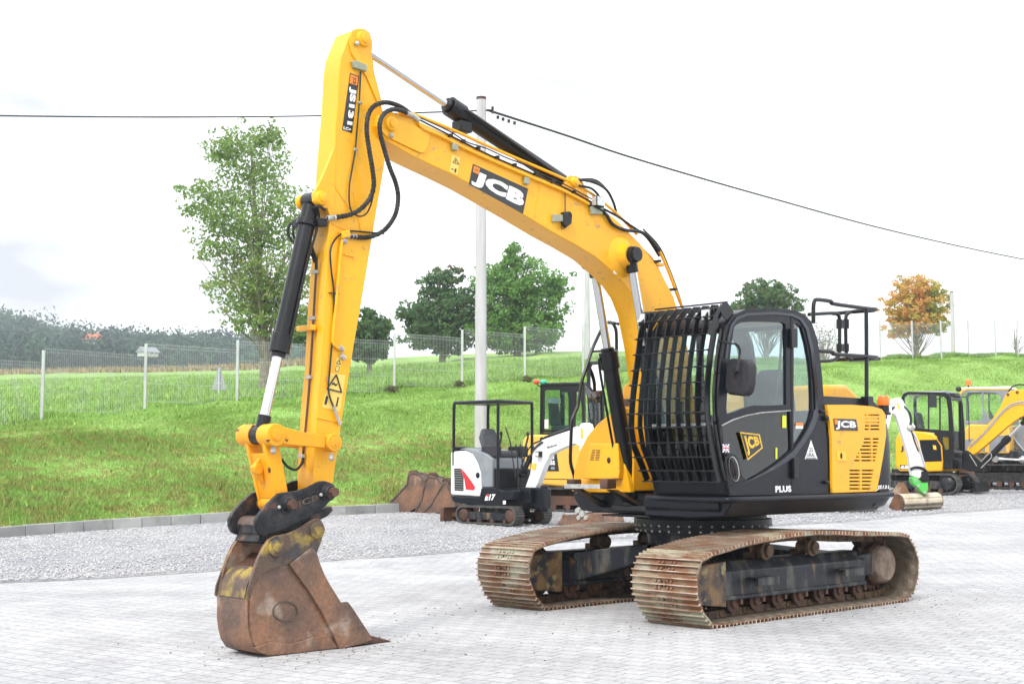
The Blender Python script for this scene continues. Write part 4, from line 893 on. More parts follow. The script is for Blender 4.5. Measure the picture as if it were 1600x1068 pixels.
# satin door outline ridge round the whole opening
def ribbon(px_out, px_in, y, th, mt, parent, name):
    mb = MB(); A = EQ(y, *px_out); B_ = EQ(y, *px_in)
    for i in range(len(A)-1): mb.ext([A[i], A[i+1], B_[i+1], B_[i]], (0, th, 0))
    return mb.build(name, mt, parent, smooth=60)
c6 = lambda L_: [(1120+a/6.678, 630+b/6.678) for a, b in L_]
ribbon(c6([(1055,95),(1030,190),(985,290),(915,400),(800,560),(700,620),(600,680),(480,740),(350,800),(250,830),(150,857)]), c6([(1010,60),(985,170),(940,270),(870,390),(790,490),(690,575),(590,650),(470,725),(345,795),(248,827),(149,856)]), 1.102, .012, 'swoosh', cab, 'door_sweep')
ribbon([(1132,560),(1136,528),(1141,507),(1150,495),(1166,489),(1210,487),(1238,490),(1252,497),(1262,512),(1270,545),(1276,600),(1277.5,645)], [(1135,560),(1139,530),(1144,510),(1152,499),(1167,493),(1210,491),(1236,494),(1249,500),(1258,514),(1265.5,546),(1271.5,600),(1273,640)], 1.102, .010, 'swoosh', cab, 'door_sweep')
plate([(1235.3,490),(1237,490),(1239,771),(1237.3,771)], 1.101, 'tray', cab, 'door_gap', .003)
MB().ext(EQ(1.104, (1127,663.5),(1145,654.5),(1165,648),(1190,643.3),(1235,640.3),(1235,641.6),(1190,645),(1165,649.6),(1145,656.3),(1128,665)), (0, .006, 0)).build('window_trim', 'silver', cab, smooth=0)
for px in ([(1232.5,513),(1242,513),(1242,543),(1232.5,543)], [(1236.5,715),(1243.5,715),(1243.5,747),(1236.5,747)]):
    MB().ext(EQ(1.104, *px), (0, .035, 0)).build('door_hinge', 'black', cab, bevel=.006)
# handle recess
hx = EX.L(1147, 732, 1.10)
def ell(u, v, ru, rv, n=24, tilt=0): return [(u+ru*math.cos(2*math.pi*i/n)+tilt*math.sin(2*math.pi*i/n), v+rv*math.sin(2*math.pi*i/n)) for i in range(n)]
plate(ell(1147,732,7.6,19.5,tilt=3), 1.101, 'silver', cab, 'handle_ring', .003)
plate(ell(1146.6,732,6.6,18.4,tilt=3), 1.1045, 'tray', cab, 'handle_recess', .002)
MB().tube([EX.L(1143,716,1.115), EX.L(1147,722,1.135), EX.L(1149,733,1.14), EX.L(1149,743,1.115)], .014, n=8).build('door_handle', 'plastic', cab)
# stickers
plate([(1156,674.5),(1186.5,678),(1191.5,699.5),(1168,718.5)], 1.1045, 'decal_yellow', cab, 'logo_plate')
plate([(1157.8,676.6),(1185.3,679.8),(1189.7,698.6),(1168.6,715.6)], 1.1095, 'decal_black', cab, 'logo_plate', .001)
text('JCB', EQ(1.112, (1160.5,680),(1185,681.5),(1188,697),(1169,712)), (0, 0, 0), 'decal_yellow', cab, 'logo_lettering', bold=.05)
text('PLUS', EQ(1.102, (1211.5,758.5),(1236,758),(1237,768),(1211.5,769)), (0, 0, 0), 'decal_white', cab, 'lettering', bold=.055)
fl = [(1128.8,693.3),(1139.6,693.3),(1139.6,706.3),(1128.8,706.3)]
plate(fl, 1.104, 'blue', cab, 'flag_sticker', .002)
mbw = MB()
def qq(a0, b0, a1, b1, y, mb): Q = EQ(y, *fl); mb.add([bil(Q, a0, b0), bil(Q, a1, b0), bil(Q, a1, b1), bil(Q, a0, b1)], [(0, 1, 2, 3)])
def qd(pts, y, mb): Q = EQ(y, *fl); mb.add([bil(Q, a, b) for a, b in pts], [tuple(range(len(pts)))])
qq(0, .36, 1, .64, 1.1075, mbw); qq(.38, 0, .62, 1, 1.1077, mbw); qd([(0,0),(.12,0),(1,.88),(1,1),(.88,1),(0,.12)], 1.1079, mbw); qd([(0,1),(0,.88),(.88,0),(1,0),(1,.12),(.12,1)], 1.1081, mbw)
mbw.build('flag_white', 'decal_white', cab, smooth=0); mbr = MB(); qq(0, .43, 1, .57, 1.1084, mbr); qq(.44, 0, .56, 1, 1.1086, mbr); mbr.build('flag_red', 'red', cab, smooth=0)
plate([(1222.2,648.5),(1228.5,648.5),(1228.5,668),(1222.2,668)], 1.087, 'lime', cab, 'label', .001)
plate([(1211.6,699),(1214.5,699),(1214.5,716.5),(1211.6,716.5)], 1.087, 'lime', cab, 'label', .001)
plate([(1243.2,660),(1254.5,660),(1254.5,665),(1243.2,665)], 1.087, 'decal_orange', cab, 'label', .001)
plate([(1243.2,665),(1254.5,665),(1254.5,669.3),(1243.2,669.3)], 1.087, 'decal_white', cab, 'label', .001)
plate([(1267,687),(1277.2,716.8),(1257.4,716.8)], 1.102, 'decal_white', cab, 'triangle_sticker', .002)
text('25', EQ(1.106, (1264.5,699),(1270,699),(1270.5,705.5),(1264,705.5)), (0, 0, 0), 'decal_black', cab, 'sticker_lettering', bold=.01)
text('URAL', EQ(1.106, (1261.3,707),(1273.2,707),(1274,713.5),(1260.5,713.5)), (0, 0, 0), 'decal_black', cab, 'sticker_lettering', bold=.01)
plate([(1259.5,715),(1275.5,715),(1276,716.4),(1259,716.4)], 1.106, 'decal_black', cab, 'sticker_line', .0005)
# seam on lower rear, fasteners
MB().tube(EQ(1.101, (1295,655),(1292,690),(1282,720),(1266,748),(1256,769)), .0022, n=5).build('panel_seam', 'swoosh', cab)
for u, v in ((1285, 643), (1291, 653), (1292, 753)):
    q = EX.L(u, v, 1.12); MB().ball((q.x, 1.125, q.z), .035, .022, .02 if v > 700 or v < 645 else .028).build('door_stop', 'black', cab)
# far side: pillars and window opening
FW1 = [(x_, z_) for x_, z_ in [(.98, 1.62), (1.02, 1.9), (1.02, 2.2), (.98, 2.55), (.88, 2.68), (.4, 2.72), (.36, 2.66), (.36, 1.62)]]
FW2 = [(.28, 1.62), (.28, 2.70), (-.2, 2.70), (-.32, 2.55), (-.40, 2.2), (-.45, 1.62)]
holeplate(CO, [FW1, FW2], CY0, CY0+.04).build('far_side_frame', 'navy', cab, bevel=.006)
for w_ in (FW1, FW2): MB().prism(w_, CY0+.018, CY0+.022).build('far_side_glass', 'glass_clear', cab, smooth=0)
# windscreen, upper and lower
def sheet(line, y0, y1, mt, name):
    mb = MB(); 
    for a, b in zip(line[:-1], line[1:]): mb.add([(a[0], y0, a[1]), (b[0], y0, b[1]), (b[0], y1, b[1]), (a[0], y1, a[1])], [(0, 1, 2, 3)])
    return mb.build(name, mt, cab, smooth=70)
ins = lambda L_, d: [(x_-d, z_) for x_, z_ in L_]
sheet(ins(CO[3:8], .03), CY0+.08, CY1-.07, 'glass_clear', 'windscreen'); sheet(ins(CO[1:4], .03), CY0+.08, CY1-.07, 'glass_low', 'lower_windscreen')
sheet([(x_+.03, z_) for x_, z_ in CO[13:17]], CY0+.12, CY1-.12, 'glass_clear', 'rear_glass')
MB().tube([(CO[3][0]-.01, CY0+.08, CO[3][1]-.02), (CO[3][0]-.01, CY1-.07, CO[3][1]-.02)], .022).build('windscreen_rail', 'grey', cab)
MB().tube([(1.02, CY0+.1, 2.62), (1.02, CY1-.1, 2.62)], .03).build('blind_roll', 'black', cab)
MB().strip([(.80, 2.74), (.2, 2.78), (-.2, 2.76)], CY0+.08, CY1-.08, .02).build('headliner', 'pad', cab)
# interior
st = MB().box(-.18, .30, .42, .88, 1.42, 1.56).build('seat', 'seat', cab, bevel=.05, seg=3)
MB().ext([(-.16, .38, 1.5), (-.16, .92, 1.5), (-.22, .92, 1.95), (-.26, .86, 2.25), (-.27, .78, 2.34), (-.27, .52, 2.34), (-.26, .44, 2.25), (-.22, .38, 1.95)], (-.12, 0, -.02)).build('seat_back', 'seat', st, bevel=.04, seg=3)
MB().ext([(-.14, .78, 1.80), (-.14, .86, 1.80), (-.155, .86, 1.88), (-.155, .78, 1.88)], (.004, 0, 0)).build('seat_label', 'decal_orange', st)
MB().box(-.15, .38, .22, .36, 1.3, 1.62).box(-.15, .38, .93, 1.0, 1.3, 1.60).build('console', 'plastic', cab, bevel=.02)
MB().box(-.5, -.15, .25, 1.0, 1.16, 1.5).build('rear_shelf', 'plastic', cab, bevel=.02)
for y_ in (.30, .96): MB().tube([(.30, y_, 1.6), (.34, y_, 1.75), (.36, y_, 1.80)], .018).ball((.36, y_, 1.82), .03, .03, .05).build('joystick', 'rubber', cab)
MB().tube([(.62, .66, 1.16), (.60, .66, 1.5), (.56, .66, 1.62)], .012).tube([(.62, .56, 1.16), (.60, .56, 1.5), (.56, .56, 1.62)], .012).build('travel_lever', 'rubber', cab)
MB().box(.60, .64, .2, .26, 1.75, 2.0).build('monitor', 'plastic', cab, bevel=.01)
MB().tube([(.02, 1.0, 2.7), (.1, 1.02, 2.3), (.2, 1.02, 1.9), (.25, 1.02, 1.7)], .012).build('grab_strap', 'seat', cab)
# mirror, near side
ma = MB().tube([EX.L(1123,533,1.13), EX.L(1135,535,1.22), EX.L(1149,537,1.30), EX.L(1155,543,1.31), EX.L(1156,552,1.31), EX.L(1153,568,1.31), EX.L(1151,580,1.31)], .011, n=8).build('mirror_arm', 'black', cab)
mpx = [(1133,566),(1137,561),(1143,559.5),(1165,561.5),(1171,565),(1173.5,573),(1172,598),(1169,612),(1164,617.5),(1158,618.5),(1138,616),(1132,612),(1130.5,604)]
mc = MB().ext([EX.X(u, v, 1.08) for u, v in [(1134,566),(1138,561),(1143,559.5),(1165,561.5),(1171,565),(1173.5,573),(1172,598),(1169,612),(1164,617.5),(1158,618.5),(1138,616),(1132,612),(1131,604)]], (-.09, .01, 0)).build('mirror_housing', 'plastic', ma, bevel=.025, seg=4)
q = EX.X(1150, 580, 1.085); MB().cyl((q.x-.01, q.y, q.z), (q.x+.03, q.y, q.z), .022).build('mirror_ball', 'rubber', ma)

# window guard: curved flat bars and rods
GLL = [(q.z, q.x) for q in (EX.L(u, v, .19) for u, v in ((999,508),(995,540),(992,565),(986,610),(983,640),(982,669),(987,700),(1000,731),(1008,753)))]
GLR = [(q.z, q.x) for q in (EX.L(u, v, 1.06) for u, v in ((1113,510),(1108,540),(1104,565),(1100.5,610),(1101,644),(1105,677),(1109,700),(1115,732),(1120,751)))]
guard = None; ng = 9; GY0, GY1 = .19, 1.06
def gi(tab, z_):
    zs_ = [a for a, b in tab][::-1]; xs_ = [b for a, b in tab][::-1]; return float(np.interp(z_, zs_, xs_))
def gx(y_, z_):
    f = (y_-GY0)/(GY1-GY0); return gi(GLL, z_)*(1-f)+gi(GLR, z_)*f
for k in range(ng):
    y_ = GY0+(GY1-GY0)*k/(ng-1)
    zs = [2.62, 2.52, 2.36, 2.2, 2.087, 1.95, 1.82, 1.73, 1.63, 1.543, 1.45, 1.356, 1.28, 1.225]
    line = [(gx(y_, z_), z_) for z_ in zs]
    top = [(.92+(y_-.12)*.05, 2.86), (1.02+(y_-.12)*.05, 2.85), (line[0][0]-.04, 2.74)]
    if k in (0, ng-1): w_ = .075
    else: w_ = .062
    o = MB().strip(top+line, y_-.006, y_+.006, w_ if True else 0).build('window_guard' if guard is None else 'guard_bar', 'black', ex if guard is None else guard, bevel=.002)
    if guard is None: guard = o
for z_ in (2.73, 2.57, 2.42, 2.27, 2.13, 1.99, 1.86, 1.73, 1.59, 1.46, 1.335, 1.235):
    mb = MB(); a = V(gx(GY0, min(z_, 2.62))+.008-(.035 if z_ > 2.65 else 0), GY0-.03, z_); b = V(gx(GY1, min(z_, 2.62))+.008-(.035 if z_ > 2.65 else 0), GY1+.02, z_)
    mb.cyl(a, b, .0055, n=8)
    for k in range(ng): p_ = a.lerp(b, (k+.23)/(ng-.55)); mb.ball((p_.x+.004, GY0+(GY1-GY0)*k/(ng-1), p_.z), .011, n=8, m_=6)
    mb.build('guard_rod', 'black', guard)
MB().cyl((.95, GY0, 2.875), (.97, 1.06, 2.875), .008).build('guard_rod', 'black', guard)
# guard side frame, brackets at the near top corner
MB().ext(EQ(1.09, (1104,520),(1120,484),(1128,474),(1136,473),(1145,487),(1135,500),(1128,494),(1124,486),(1113,512),(1110,524)), (0, .012, 0)).ext(EQ(1.04, (1104,520),(1120,484),(1128,474),(1136,473),(1145,487),(1135,500),(1128,494),(1124,486),(1113,512),(1110,524)), (0, .012, 0)).build('guard_bracket', 'black', guard, bevel=.002)
MB().ext(EQ(.17, (996,508),(1004,500),(1012,492),(1020,489),(1027,500),(1018,515),(1006,512)), (0, .012, 0)).build('guard_bracket', 'black', guard, bevel=.002)
hl = MB()
for z0, z1 in ((1.25, 1.75), (1.78, 2.2), (2.22, 2.62)):
    hl.add([], []); P_ = [(gx(1.06, z_)-.10, 1.085, z_) for z_ in np.linspace(z0, z1, 8)]; hl.tube(P_, .012, n=7, sub=2)
    hl.tube([(x_-.05, y_+.01, z_) for x_, y_, z_ in P_], .009, n=7, sub=2)
hl.build('hose_bundle', 'rubber', guard)
for c_, w_ in (((1001.5, 498), 1), ((1102.5, 491.5), 1)):
    q = EX.X(c_[0], c_[1], 1.12); lo = MB().box(q.x-.05, q.x-.005, q.y-.055, q.y+.055, q.z-.055, q.z+.055).box(q.x-.13, q.x-.04, q.y-.02, q.y+.07, q.z-.03, q.z+.07)
    o = lo.build('work_light', 'black', ex, bevel=.012); MB().box(q.x-.006, q.x+.004, q.y-.046, q.y+.046, q.z-.046, q.z+.046).build('lamp_lens', 'lens', o)

SHIFT = Vector((0, -.12, 0)); RY = .24
EB = Frame(*(EX.O+EX.N*-.12), EX.a)
def EQ(y, *px): return [EB.L(u, v, y) for u, v in px]
# ---------------- boom
BY = .145
boompx = [(592,180),(605,173),(625,178),(655,190),(700,211),(760,239),(820,265),(880,290),(925,314),(965,345),(1000,380),(1030,420),(1052,462),(1066,505),(1078,560),(1086,620),(1090,680),(1091,735),(1084,752),(1068,757),(1052,748),(1040,715),(1028,665),(1019,600),(1010,540),(1000,490),(989,462),(975,442),(955,422),(930,401),(900,383),(862,362),(819,336),(780,313),(740,290),(700,270),(664,253),(640,241),(606,221),(594,212),(588,196)]
BO = EB.P(boompx, BY)
boom = MB().prism(BO, -BY, BY).build('boom', 'yellow', ex, bevel=.008, smooth=25)
# raised edge flange: thin plates proud of the web, hugging the edges
def plate3(px, y0, y1, mt, parent, name, bevel=.003): return MB().prism(EB.P(px, max(y0, y1, key=abs)), y0, y1).build(name, mt, parent, bevel=bevel)
plate3([(595,190),(603,181),(625,186),(667,205),(672,211),(670,226),(664,238),(658,239),(605,214),(597,205)], BY+.002, BY+.016, 'yellow', boom, 'tip_plate')
plate3([(596,190),(603,181),(625,186),(667,205),(672,211),(664,238),(605,214)], -BY-.016, -BY-.002, 'yellow', boom, 'tip_plate')
c_ = EB.L(608, 194, BY); pinboss(boom, (c_.x, c_.z), .062, BY+.01, BY+.045)
MB().ball((c_.x-.0, BY+.03, c_.z-.10), .022).build('grease_nipple', 'silver', boom)
# big boss of the boom ram pin
c_ = EB.L(975, 400, BY+.02)
MB().lathe((c_.x, BY, c_.z), (0, 1, 0), [(0, .20), (.01, .19), (.03, .125), (.09, .105), (.12, .10)], n=40).build('ram_boss', 'yellow', boom)
c2 = EB.L(983, 397, .28); PINX, PINZ = c_.x, c_.z
MB().cyl((PINX, -.32, PINZ), (PINX, .32, PINZ), .055, n=24).build('ram_pin', 'black', boom)
for s_ in (1, -1):
    p1 = V(PINX, RY*s_, PINZ); foot = EB.L(990, 788, -RY); foot = V(foot.x, RY*s_, foot.z)
    o = cylinder_ram(ex, foot, p1, .63, .078, .042, name='boom_ram')
    MB().lathe((PINX, RY-.08 if s_ > 0 else -RY-.10, PINZ), (0, 1, 0), [(0, .085), (.11, .085), (.12, .07), (.18, .07)], n=26).build('ram_head', 'black', o, bevel=.003)
    MB().tube([foot+V(.07, .07*s_, .3), foot+V(.16, .06*s_, .32), foot.lerp(p1, .55)+V(.11, .05*s_, 0), foot.lerp(p1, .60)+V(.08, .04*s_, 0)], .013).build('ram_pipe', 'black', o)
MB().lathe((foot.x, -RY-.1, foot.z), (0, 1, 0), [(0, .075), (2*RY+.2, .075)]).box(foot.x-.2, foot.x+.05, -.30, -.24, .95, 1.12).box(foot.x-.2, foot.x+.05, .05, .12, .95, 1.12).build('ram_foot', 'black', ex, bevel=.01)
# boom foot cheeks
MB().prism([(.0, 1.05), (.75, 1.05), (.62, 1.45), (.5, 1.6), (.3, 1.6), (.15, 1.45)], BY+.01, BY+.05).prism([(.0, 1.05), (.75, 1.05), (.62, 1.45), (.5, 1.6), (.3, 1.6), (.15, 1.45)], -BY-.05, -BY-.01).build('boom_cheek', 'black', ex, bevel=.01)
# arm ram lug on the boom and the arm ram
lug = [(878,296),(884,281),(889,275.5),(896,275),(903,279),(909,288),(918,314),(900,306)]
for y0, y1 in ((.075, .105), (-.105, -.075)): plate3(lug, y0, y1, 'yellow', boom, 'ram_lug', .004)
lc = EB.L(896, 285, .10); pinboss(boom, (lc.x, lc.z), .045, .105, .13)
ptop = EB.L(565, 62, .105)
armram = cylinder_ram(ex, (lc.x, 0, lc.z), (ptop.x, 0, ptop.z), .585, .072, .033, name='arm_ram')
MB().tube([EB.L(884,281,.09), EB.L(850,258,.09), EB.L(800,222,.10), EB.L(740,180,.10), EB.L(724,172,.08)], .014).build('ram_pipe', 'black', armram)
MB().box(EB.L(722,183,.0).x-.07, EB.L(722,183,.0).x+.07, -.06, .06, EB.L(715,185,.0).z-.12, EB.L(715,185,.0).z-.02).build('port_block', 'black', armram, bevel=.01)
# boom decals
plate([(739,256),(825,295),(817,334),(732.5,288)], BY+.001, 'decal_black', boom, 'logo_plate', .002)
plate([(740.5,258.5),(750,263),(748,273),(738.8,268.3)], BY+.004, 'decal_orange', boom, 'logo_mark', .001)
text('JCB', EQ(BY+.0056, (743,266),(822,301),(815.5,331),(735,287)), (0, 0, 0), 'decal_white', boom, 'logo_lettering', bold=.07)
text('JCB', EQ(BY+.0056, (742.5,263),(748,265.5),(747,269.5),(741.5,267)), (0, 0, 0), 'decal_black', boom, 'mark_lettering', bold=.01)
plate([(706.5,241),(719,246.5),(714,274),(702,268)], BY+.001, 'decal_pale', boom, 'warning_label', .002)
def outline(px, y, w_, mt, parent, name='outline'):
    Q = EQ(y, *px); mb = MB()
    for a, b in zip(Q, Q[1:]+Q[:1]): mb.cyl(a, b, w_, n=4)
    return mb.build(name, mt, parent)
outline([(711.8,247),(717,257),(707.5,254)], BY+.003, .0035, 'decal_black', boom, 'warning_symbol')
plate([(711.5,250),(712.8,250.6),(712.3,254),(711,253.4)], BY+.004, 'decal_black', boom, 'warning_symbol', .001)
plate([(711,263),(713.5,264),(712.3,270),(709.8,269)], BY+.004, 'decal_black', boom, 'warning_symbol', .001)
plate([(705.5,263),(709,264.4),(708.6,265.6),(705.2,264.4)], BY+.004, 'decal_black', boom, 'warning_symbol', .001)
plate([(961,418),(966,421),(963,429),(958,426)], BY+.003, 'decal_white', boom, 'small_label', .001)
# weld ribs
for a, b in (((843,290),(832,342)), ((826,300),(826,301))): MB().tube(EQ(BY+.001, a, b), .004, n=6, sub=1).build('weld_seam', 'yellow', boom)
# pipes and cables over the boom's shoulder
def pipe(pts, r_, mt, name, parent=boom, rib=0, sub=5): return MB().tube(EB.T(pts), r_, n=9, sub=sub, rib=rib).build(name, mt, parent)
topline = [(650,186),(700,207),(760,235),(820,261),(880,286),(922,309),(955,333)]
pipe([(622,176,.06),(640,182,.09),(652,190,.15),(662,201,.165),(690,213,.165),(725,231,.165),(760,247,.165),(820,273,.165),(880,298,.165),(920,319,.165)], .014, 'yellow', 'hydraulic_pipe')
pipe([(640,176,.06),(700,200,.10),(760,227,.10),(820,253,.10),(880,279,.10),(925,303,.10),(965,335,.10),(995,366,.10)], .014, 'yellow', 'hydraulic_pipe')
pipe([(655,187,.14),(700,210,.15),(760,240,.15),(820,266,.15),(880,292,.15),(925,316,.15)], .008, 'rubber', 'cable')
pipe([(645,179,.1),(700,204,.13),(730,222,.16),(760,232,.13),(790,246,.16),(820,258,.13),(850,274,.15),(880,287,.13),(930,314,.12)], .006, 'rubber', 'cable')
pipe([(920,319,.165),(945,333,.17),(957,350,.17),(975,359,.17),(1000,362,.17),(1015,372,.17),(1030,392,.17)], .017, 'rubber', 'hydraulic_hose')
pipe([(940,325,.15),(965,338,.14),(985,352,.14),(1010,370,.14),(1030,400,.14)], .012, 'rubber', 'hydraulic_hose')
pipe([(1013,372,.12),(1030,392,.12),(1045,425,.12),(1058,460,.12),(1066,480,.10)], .016, 'yellow', 'hydraulic_pipe')
pipe([(1005,358,.10),(1030,385,.10),(1046,420,.10),(1060,458,.10),(1070,490,.10)], .008, 'rubber', 'cable')
pipe([(1000,385,.1),(1020,405,.1),(1034,432,.1),(1046,468,.1),(1056,510,.1)], .01, 'yellow', 'hydraulic_pipe')
MB().box(EB.L(1030,413,.1).x-.04, EB.L(1030,413,.1).x+.07, .08, .13, EB.L(1030,413,.1).z-.02, EB.L(1030,413,.1).z+.01).build('pipe_bracket', 'yellow', boom, bevel=.003)
for u, v in ((702,212),(722,221),(745,232),(775,246),(802,258),(835,272),(862,284),(895,300),(1028,408),(1052,452)):
    q = EB.L(u, v, .15); MB().box(q.x-.012, q.x+.012, .07, .185, q.z-.012, q.z+.012).build('pipe_clamp', 'black' if u % 2 else 'rubber', boom)
for u, v in ((710,228),(822,281)): q = EB.L(u, v, .16); MB().box(q.x-.03, q.x+.03, .146, .18, q.z-.04, q.z+.02).build('sensor_block', 'khaki', boom, bevel=.004)
# arching hoses behind the arm ram
for dy in (-.06, -.01, .05):
    pipe([(886+dy*60,287,dy),(905,281,dy),(930,284+dy*40,dy),(948,297,dy),(958,315,dy),(963,332,dy)], .013, 'rubber', 'hydraulic_hose')
pipe([(905,290,.12),(925,295,.13),(938,310,.14),(942,325,.15)], .012, 'rubber', 'hydraulic_hose')
# boom lamp
q = EB.L(935, 315, .20); bl = MB().box(q.x-.06, q.x+.06, .17, .23, q.z-.05, q.z+.05).build('boom_lamp', 'black', boom, bevel=.008)
MB().box(q.x-.05, q.x+.05, .228, .236, q.z-.042, q.z+.042).box(q.x+.058, q.x+.064, .175, .225, q.z-.042, q.z+.042).build('lamp_lens', 'lens', bl)if False else None
o_ = MB().box(q.x-.05, q.x+.05, .228, .236, q.z-.042, q.z+.042).box(q.x+.058, q.x+.064, .175, .225, q.z-.042, q.z+.042).build('lamp_lens', 'lens', boom)
MB().ext(EQ(.15, (920,323),(926,318),(940,322),(938,335),(921,335)), (0, .03, 0)).build('lamp_bracket', 'khaki', boom, bevel=.003)
# junction box with cable
MB().ext(EQ(.147, (861.5,335),(881,336.5),(881,346),(861.5,347)), (0, .03, 0)).build('junction_box', 'khaki', boom, bevel=.003)
MB().ext(EQ(.147, (876,332),(886,331),(889,336),(888,350),(880,356),(876,350)), (0, .045, 0)).build('cable_plug', 'rubber', boom, bevel=.006)
pipe([(883,300,.165),(883,315,.165),(883,333,.165)], .005, 'rubber', 'cable')
pipe([(877,350,.17),(878,357,.17),(884,355,.17),(886,350,.17)], .004, 'rubber', 'cable')

# ---------------- arm
AY = .105
armpx = [(549,49),(557,46),(568,46),(576,52),(579,64),(580,85),(582,110),(588,135),(595,160),(601,185),(603,215),(601,257),(590,320),(581,375),(565,471),(552,546),(535,652),(527,708),(521,750),(515,775),(506,785),(496,782),(490,770),(490,740),(492,690),(496,624),(501,575),(506,477),(512,392),(514,350),(517,310),(519,260),(522,225),(527,165),(529,120),(532,92),(540,70)]
AO = EB.P(armpx, AY)
arm = MB().prism(AO, -AY, AY).build('arm', 'yellow', ex, bevel=.006, smooth=25)
# top: side plates raised over the knuckle
tp = [(550,48),(557,45),(568,45.5),(577,52),(580.5,65),(581,85),(583,112),(590,138),(597,165),(590,160),(573,120),(560,100),(548,80),(546,66)]
for y0, y1 in ((AY+.002, AY+.013), (-AY-.013, -AY-.002)): plate3(tp, y0, y1, 'yellow', arm, 'knuckle_plate')
pinboss(arm, (ptop.x, ptop.z), .062, AY+.01, AY+.04); pinboss(arm, (ptop.x, ptop.z), .062, -AY-.06, -AY-.01)
q = EB.L(558, 68, AY+.03); MB().ball((q.x, AY+.03, q.z), .02).build('grease_nipple', 'silver', arm)
# ram lugs for the bucket ram
lugp = [(526,206),(522,232),(514,252),(504,276),(496,292),(490,303),(491,314),(497,322),(505,325),(512,325),(517,345),(520,352),(524,300)]
for y0, y1 in ((AY-.028, AY+.004), (-AY-.004, -AY+.028)): plate3(lugp, y0, y1, 'yellow', arm, 'ram_lug', .004)
bl_ = EB.L(502.5, 309.5, AY+.02); pinboss(arm, (bl_.x, bl_.z), .056, AY+.004, AY+.035); pinboss(arm, (bl_.x, bl_.z), .056, -AY-.035, -AY-.004)
# weld stripes on the arm web
for a, b in (((519,350),(558,367)), ((552,300),(564,362)), ((519,285),(545,325)), ((548,85),(575,118))): MB().tube(EQ(AY+.002, a, b), .005, n=6, sub=1).build('weld_seam', 'yellow', arm)
MB().tube(EQ(AY+.01, (538,397),(554,401)), .006, n=6, sub=1).build('grab_bar', 'yellow', arm)
# decal down the arm
plate([(547,114),(561,119.5),(550,208),(534.5,203)], AY+.001, 'decal_black', arm, 'logo_plate', .002)
plate([(547.8,116),(560,120.5),(558,134),(546,130)], AY+.004, 'decal_orange', arm, 'logo_mark', .001)
text('JCB', EQ(AY+.006, (557,122),(556,132),(550,130),(551,120)), (0, 0, 0), 'decal_black', arm, 'mark_lettering', bold=.02)
text('JS131', EQ(AY+.006, (557.5,138),(550.5,196),(540,194),(546,135)), (0, 0, 0), 'decal_white', arm, 'model_lettering', bold=.06)
text('LC+', EQ(AY+.006, (537,197),(549,200.5),(548.5,205),(536.5,202)), (0, 0, 0), 'decal_white', arm, 'model_lettering', bold=.04)
MB().ext(EQ(AY+.002, (547,97),(552,95.5),(570,103),(569,113),(550,107)), (0, .035, 0)).build('arm_lamp', 'khaki', arm, bevel=.004)
def apipe(pts, r_, mt='rubber', name='cable', rib=0): return pipe(pts, r_, mt, name, arm, rib)
apipe([(563.5,112,.12),(562.5,135,.12),(561,165,.12),(558,200,.12),(555,235,.12),(550,265,.12),(546,290,.125),(546,318,.13),(551,332,.14),(562,338,.15),(573,333,.15),(580,318,.16),(584,300,.17)], .0065)
for u, v in ((562, 161), (555, 234)): q = EB.L(u, v, .12); MB().ball((q.x, .125, q.z), .024, .012, .014).build('cable_clip', 'khaki', arm)
apipe([(645,181,.10),(628,168,.15),(610,161,.19),(595,161,.20),(582,168,.21),(575,182,.21),(573,205,.21),(577,235,.21),(582,265,.21),(584,290,.20),(578,310,.19),(564,326,.17),(548,335,.15),(528,339,.13),(511,341,.12)], .019, 'rubber', 'hydraulic_hose', rib=.012)
apipe([(640,179,.14),(628,173,.20),(614,171,.23),(601,177,.24),(594,190,.24),(594,208,.24),(600,232,.24),(609,262,.24),(618,285,.23),(622,308,.22),(618,334,.20),(605,355,.17),(590,366,.15),(570,371,.13),(545,369,.12)], .019, 'rubber', 'hydraulic_hose', rib=.012)
apipe([(655,188,.17),(645,181,.16),(636,177,.18)], .021, 'silver', 'hose_fitting')
apipe([(511,341,.12),(524,339.6,.125)], .022, 'silver', 'hose_fitting')
apipe([(540,368,.115),(556,370,.12)], .022, 'silver', 'hose_fitting')
MB().ext(EQ(AY, (529,362),(541,360),(543,370),(530,374)), (0, .05, 0)).build('pipe_elbow', 'yellow', arm, bevel=.008)
apipe([(536,372,.125),(533,385,.125),(528,440,.125),(522.5,500,.125),(520,532,.125),(525,541,.125),(533,546,.12)], .013, 'yellow', 'hydraulic_pipe')
for u, v in ((537,376),(532,544),(535,557)): q = EB.L(u, v, .12); MB().cyl((q.x-.02, .125, q.z-.01), (q.x+.02, .125, q.z+.01), .02).build('pipe_clamp', 'silver', arm)
apipe([(600,365,.15),(575,363,.14),(545,361,.13),(532,366,.13),(521,378,.13),(516,395,.13),(518,425,.125),(522,460,.12),(521,510,.12),(518,545,.12),(515,580,.12),(513,605,.12),(516,622,.125),(521,635,.13)], .0075)
apipe([(521,634,.13),(527,651,.13),(532,664,.13)], .013, 'silver', 'hose_fitting')
q = EB.L(521, 458, .12); MB().box(q.x-.05, q.x+.04, .11, .13, q.z-.004, q.z+.004).build('cable_tie', 'rubber', arm)
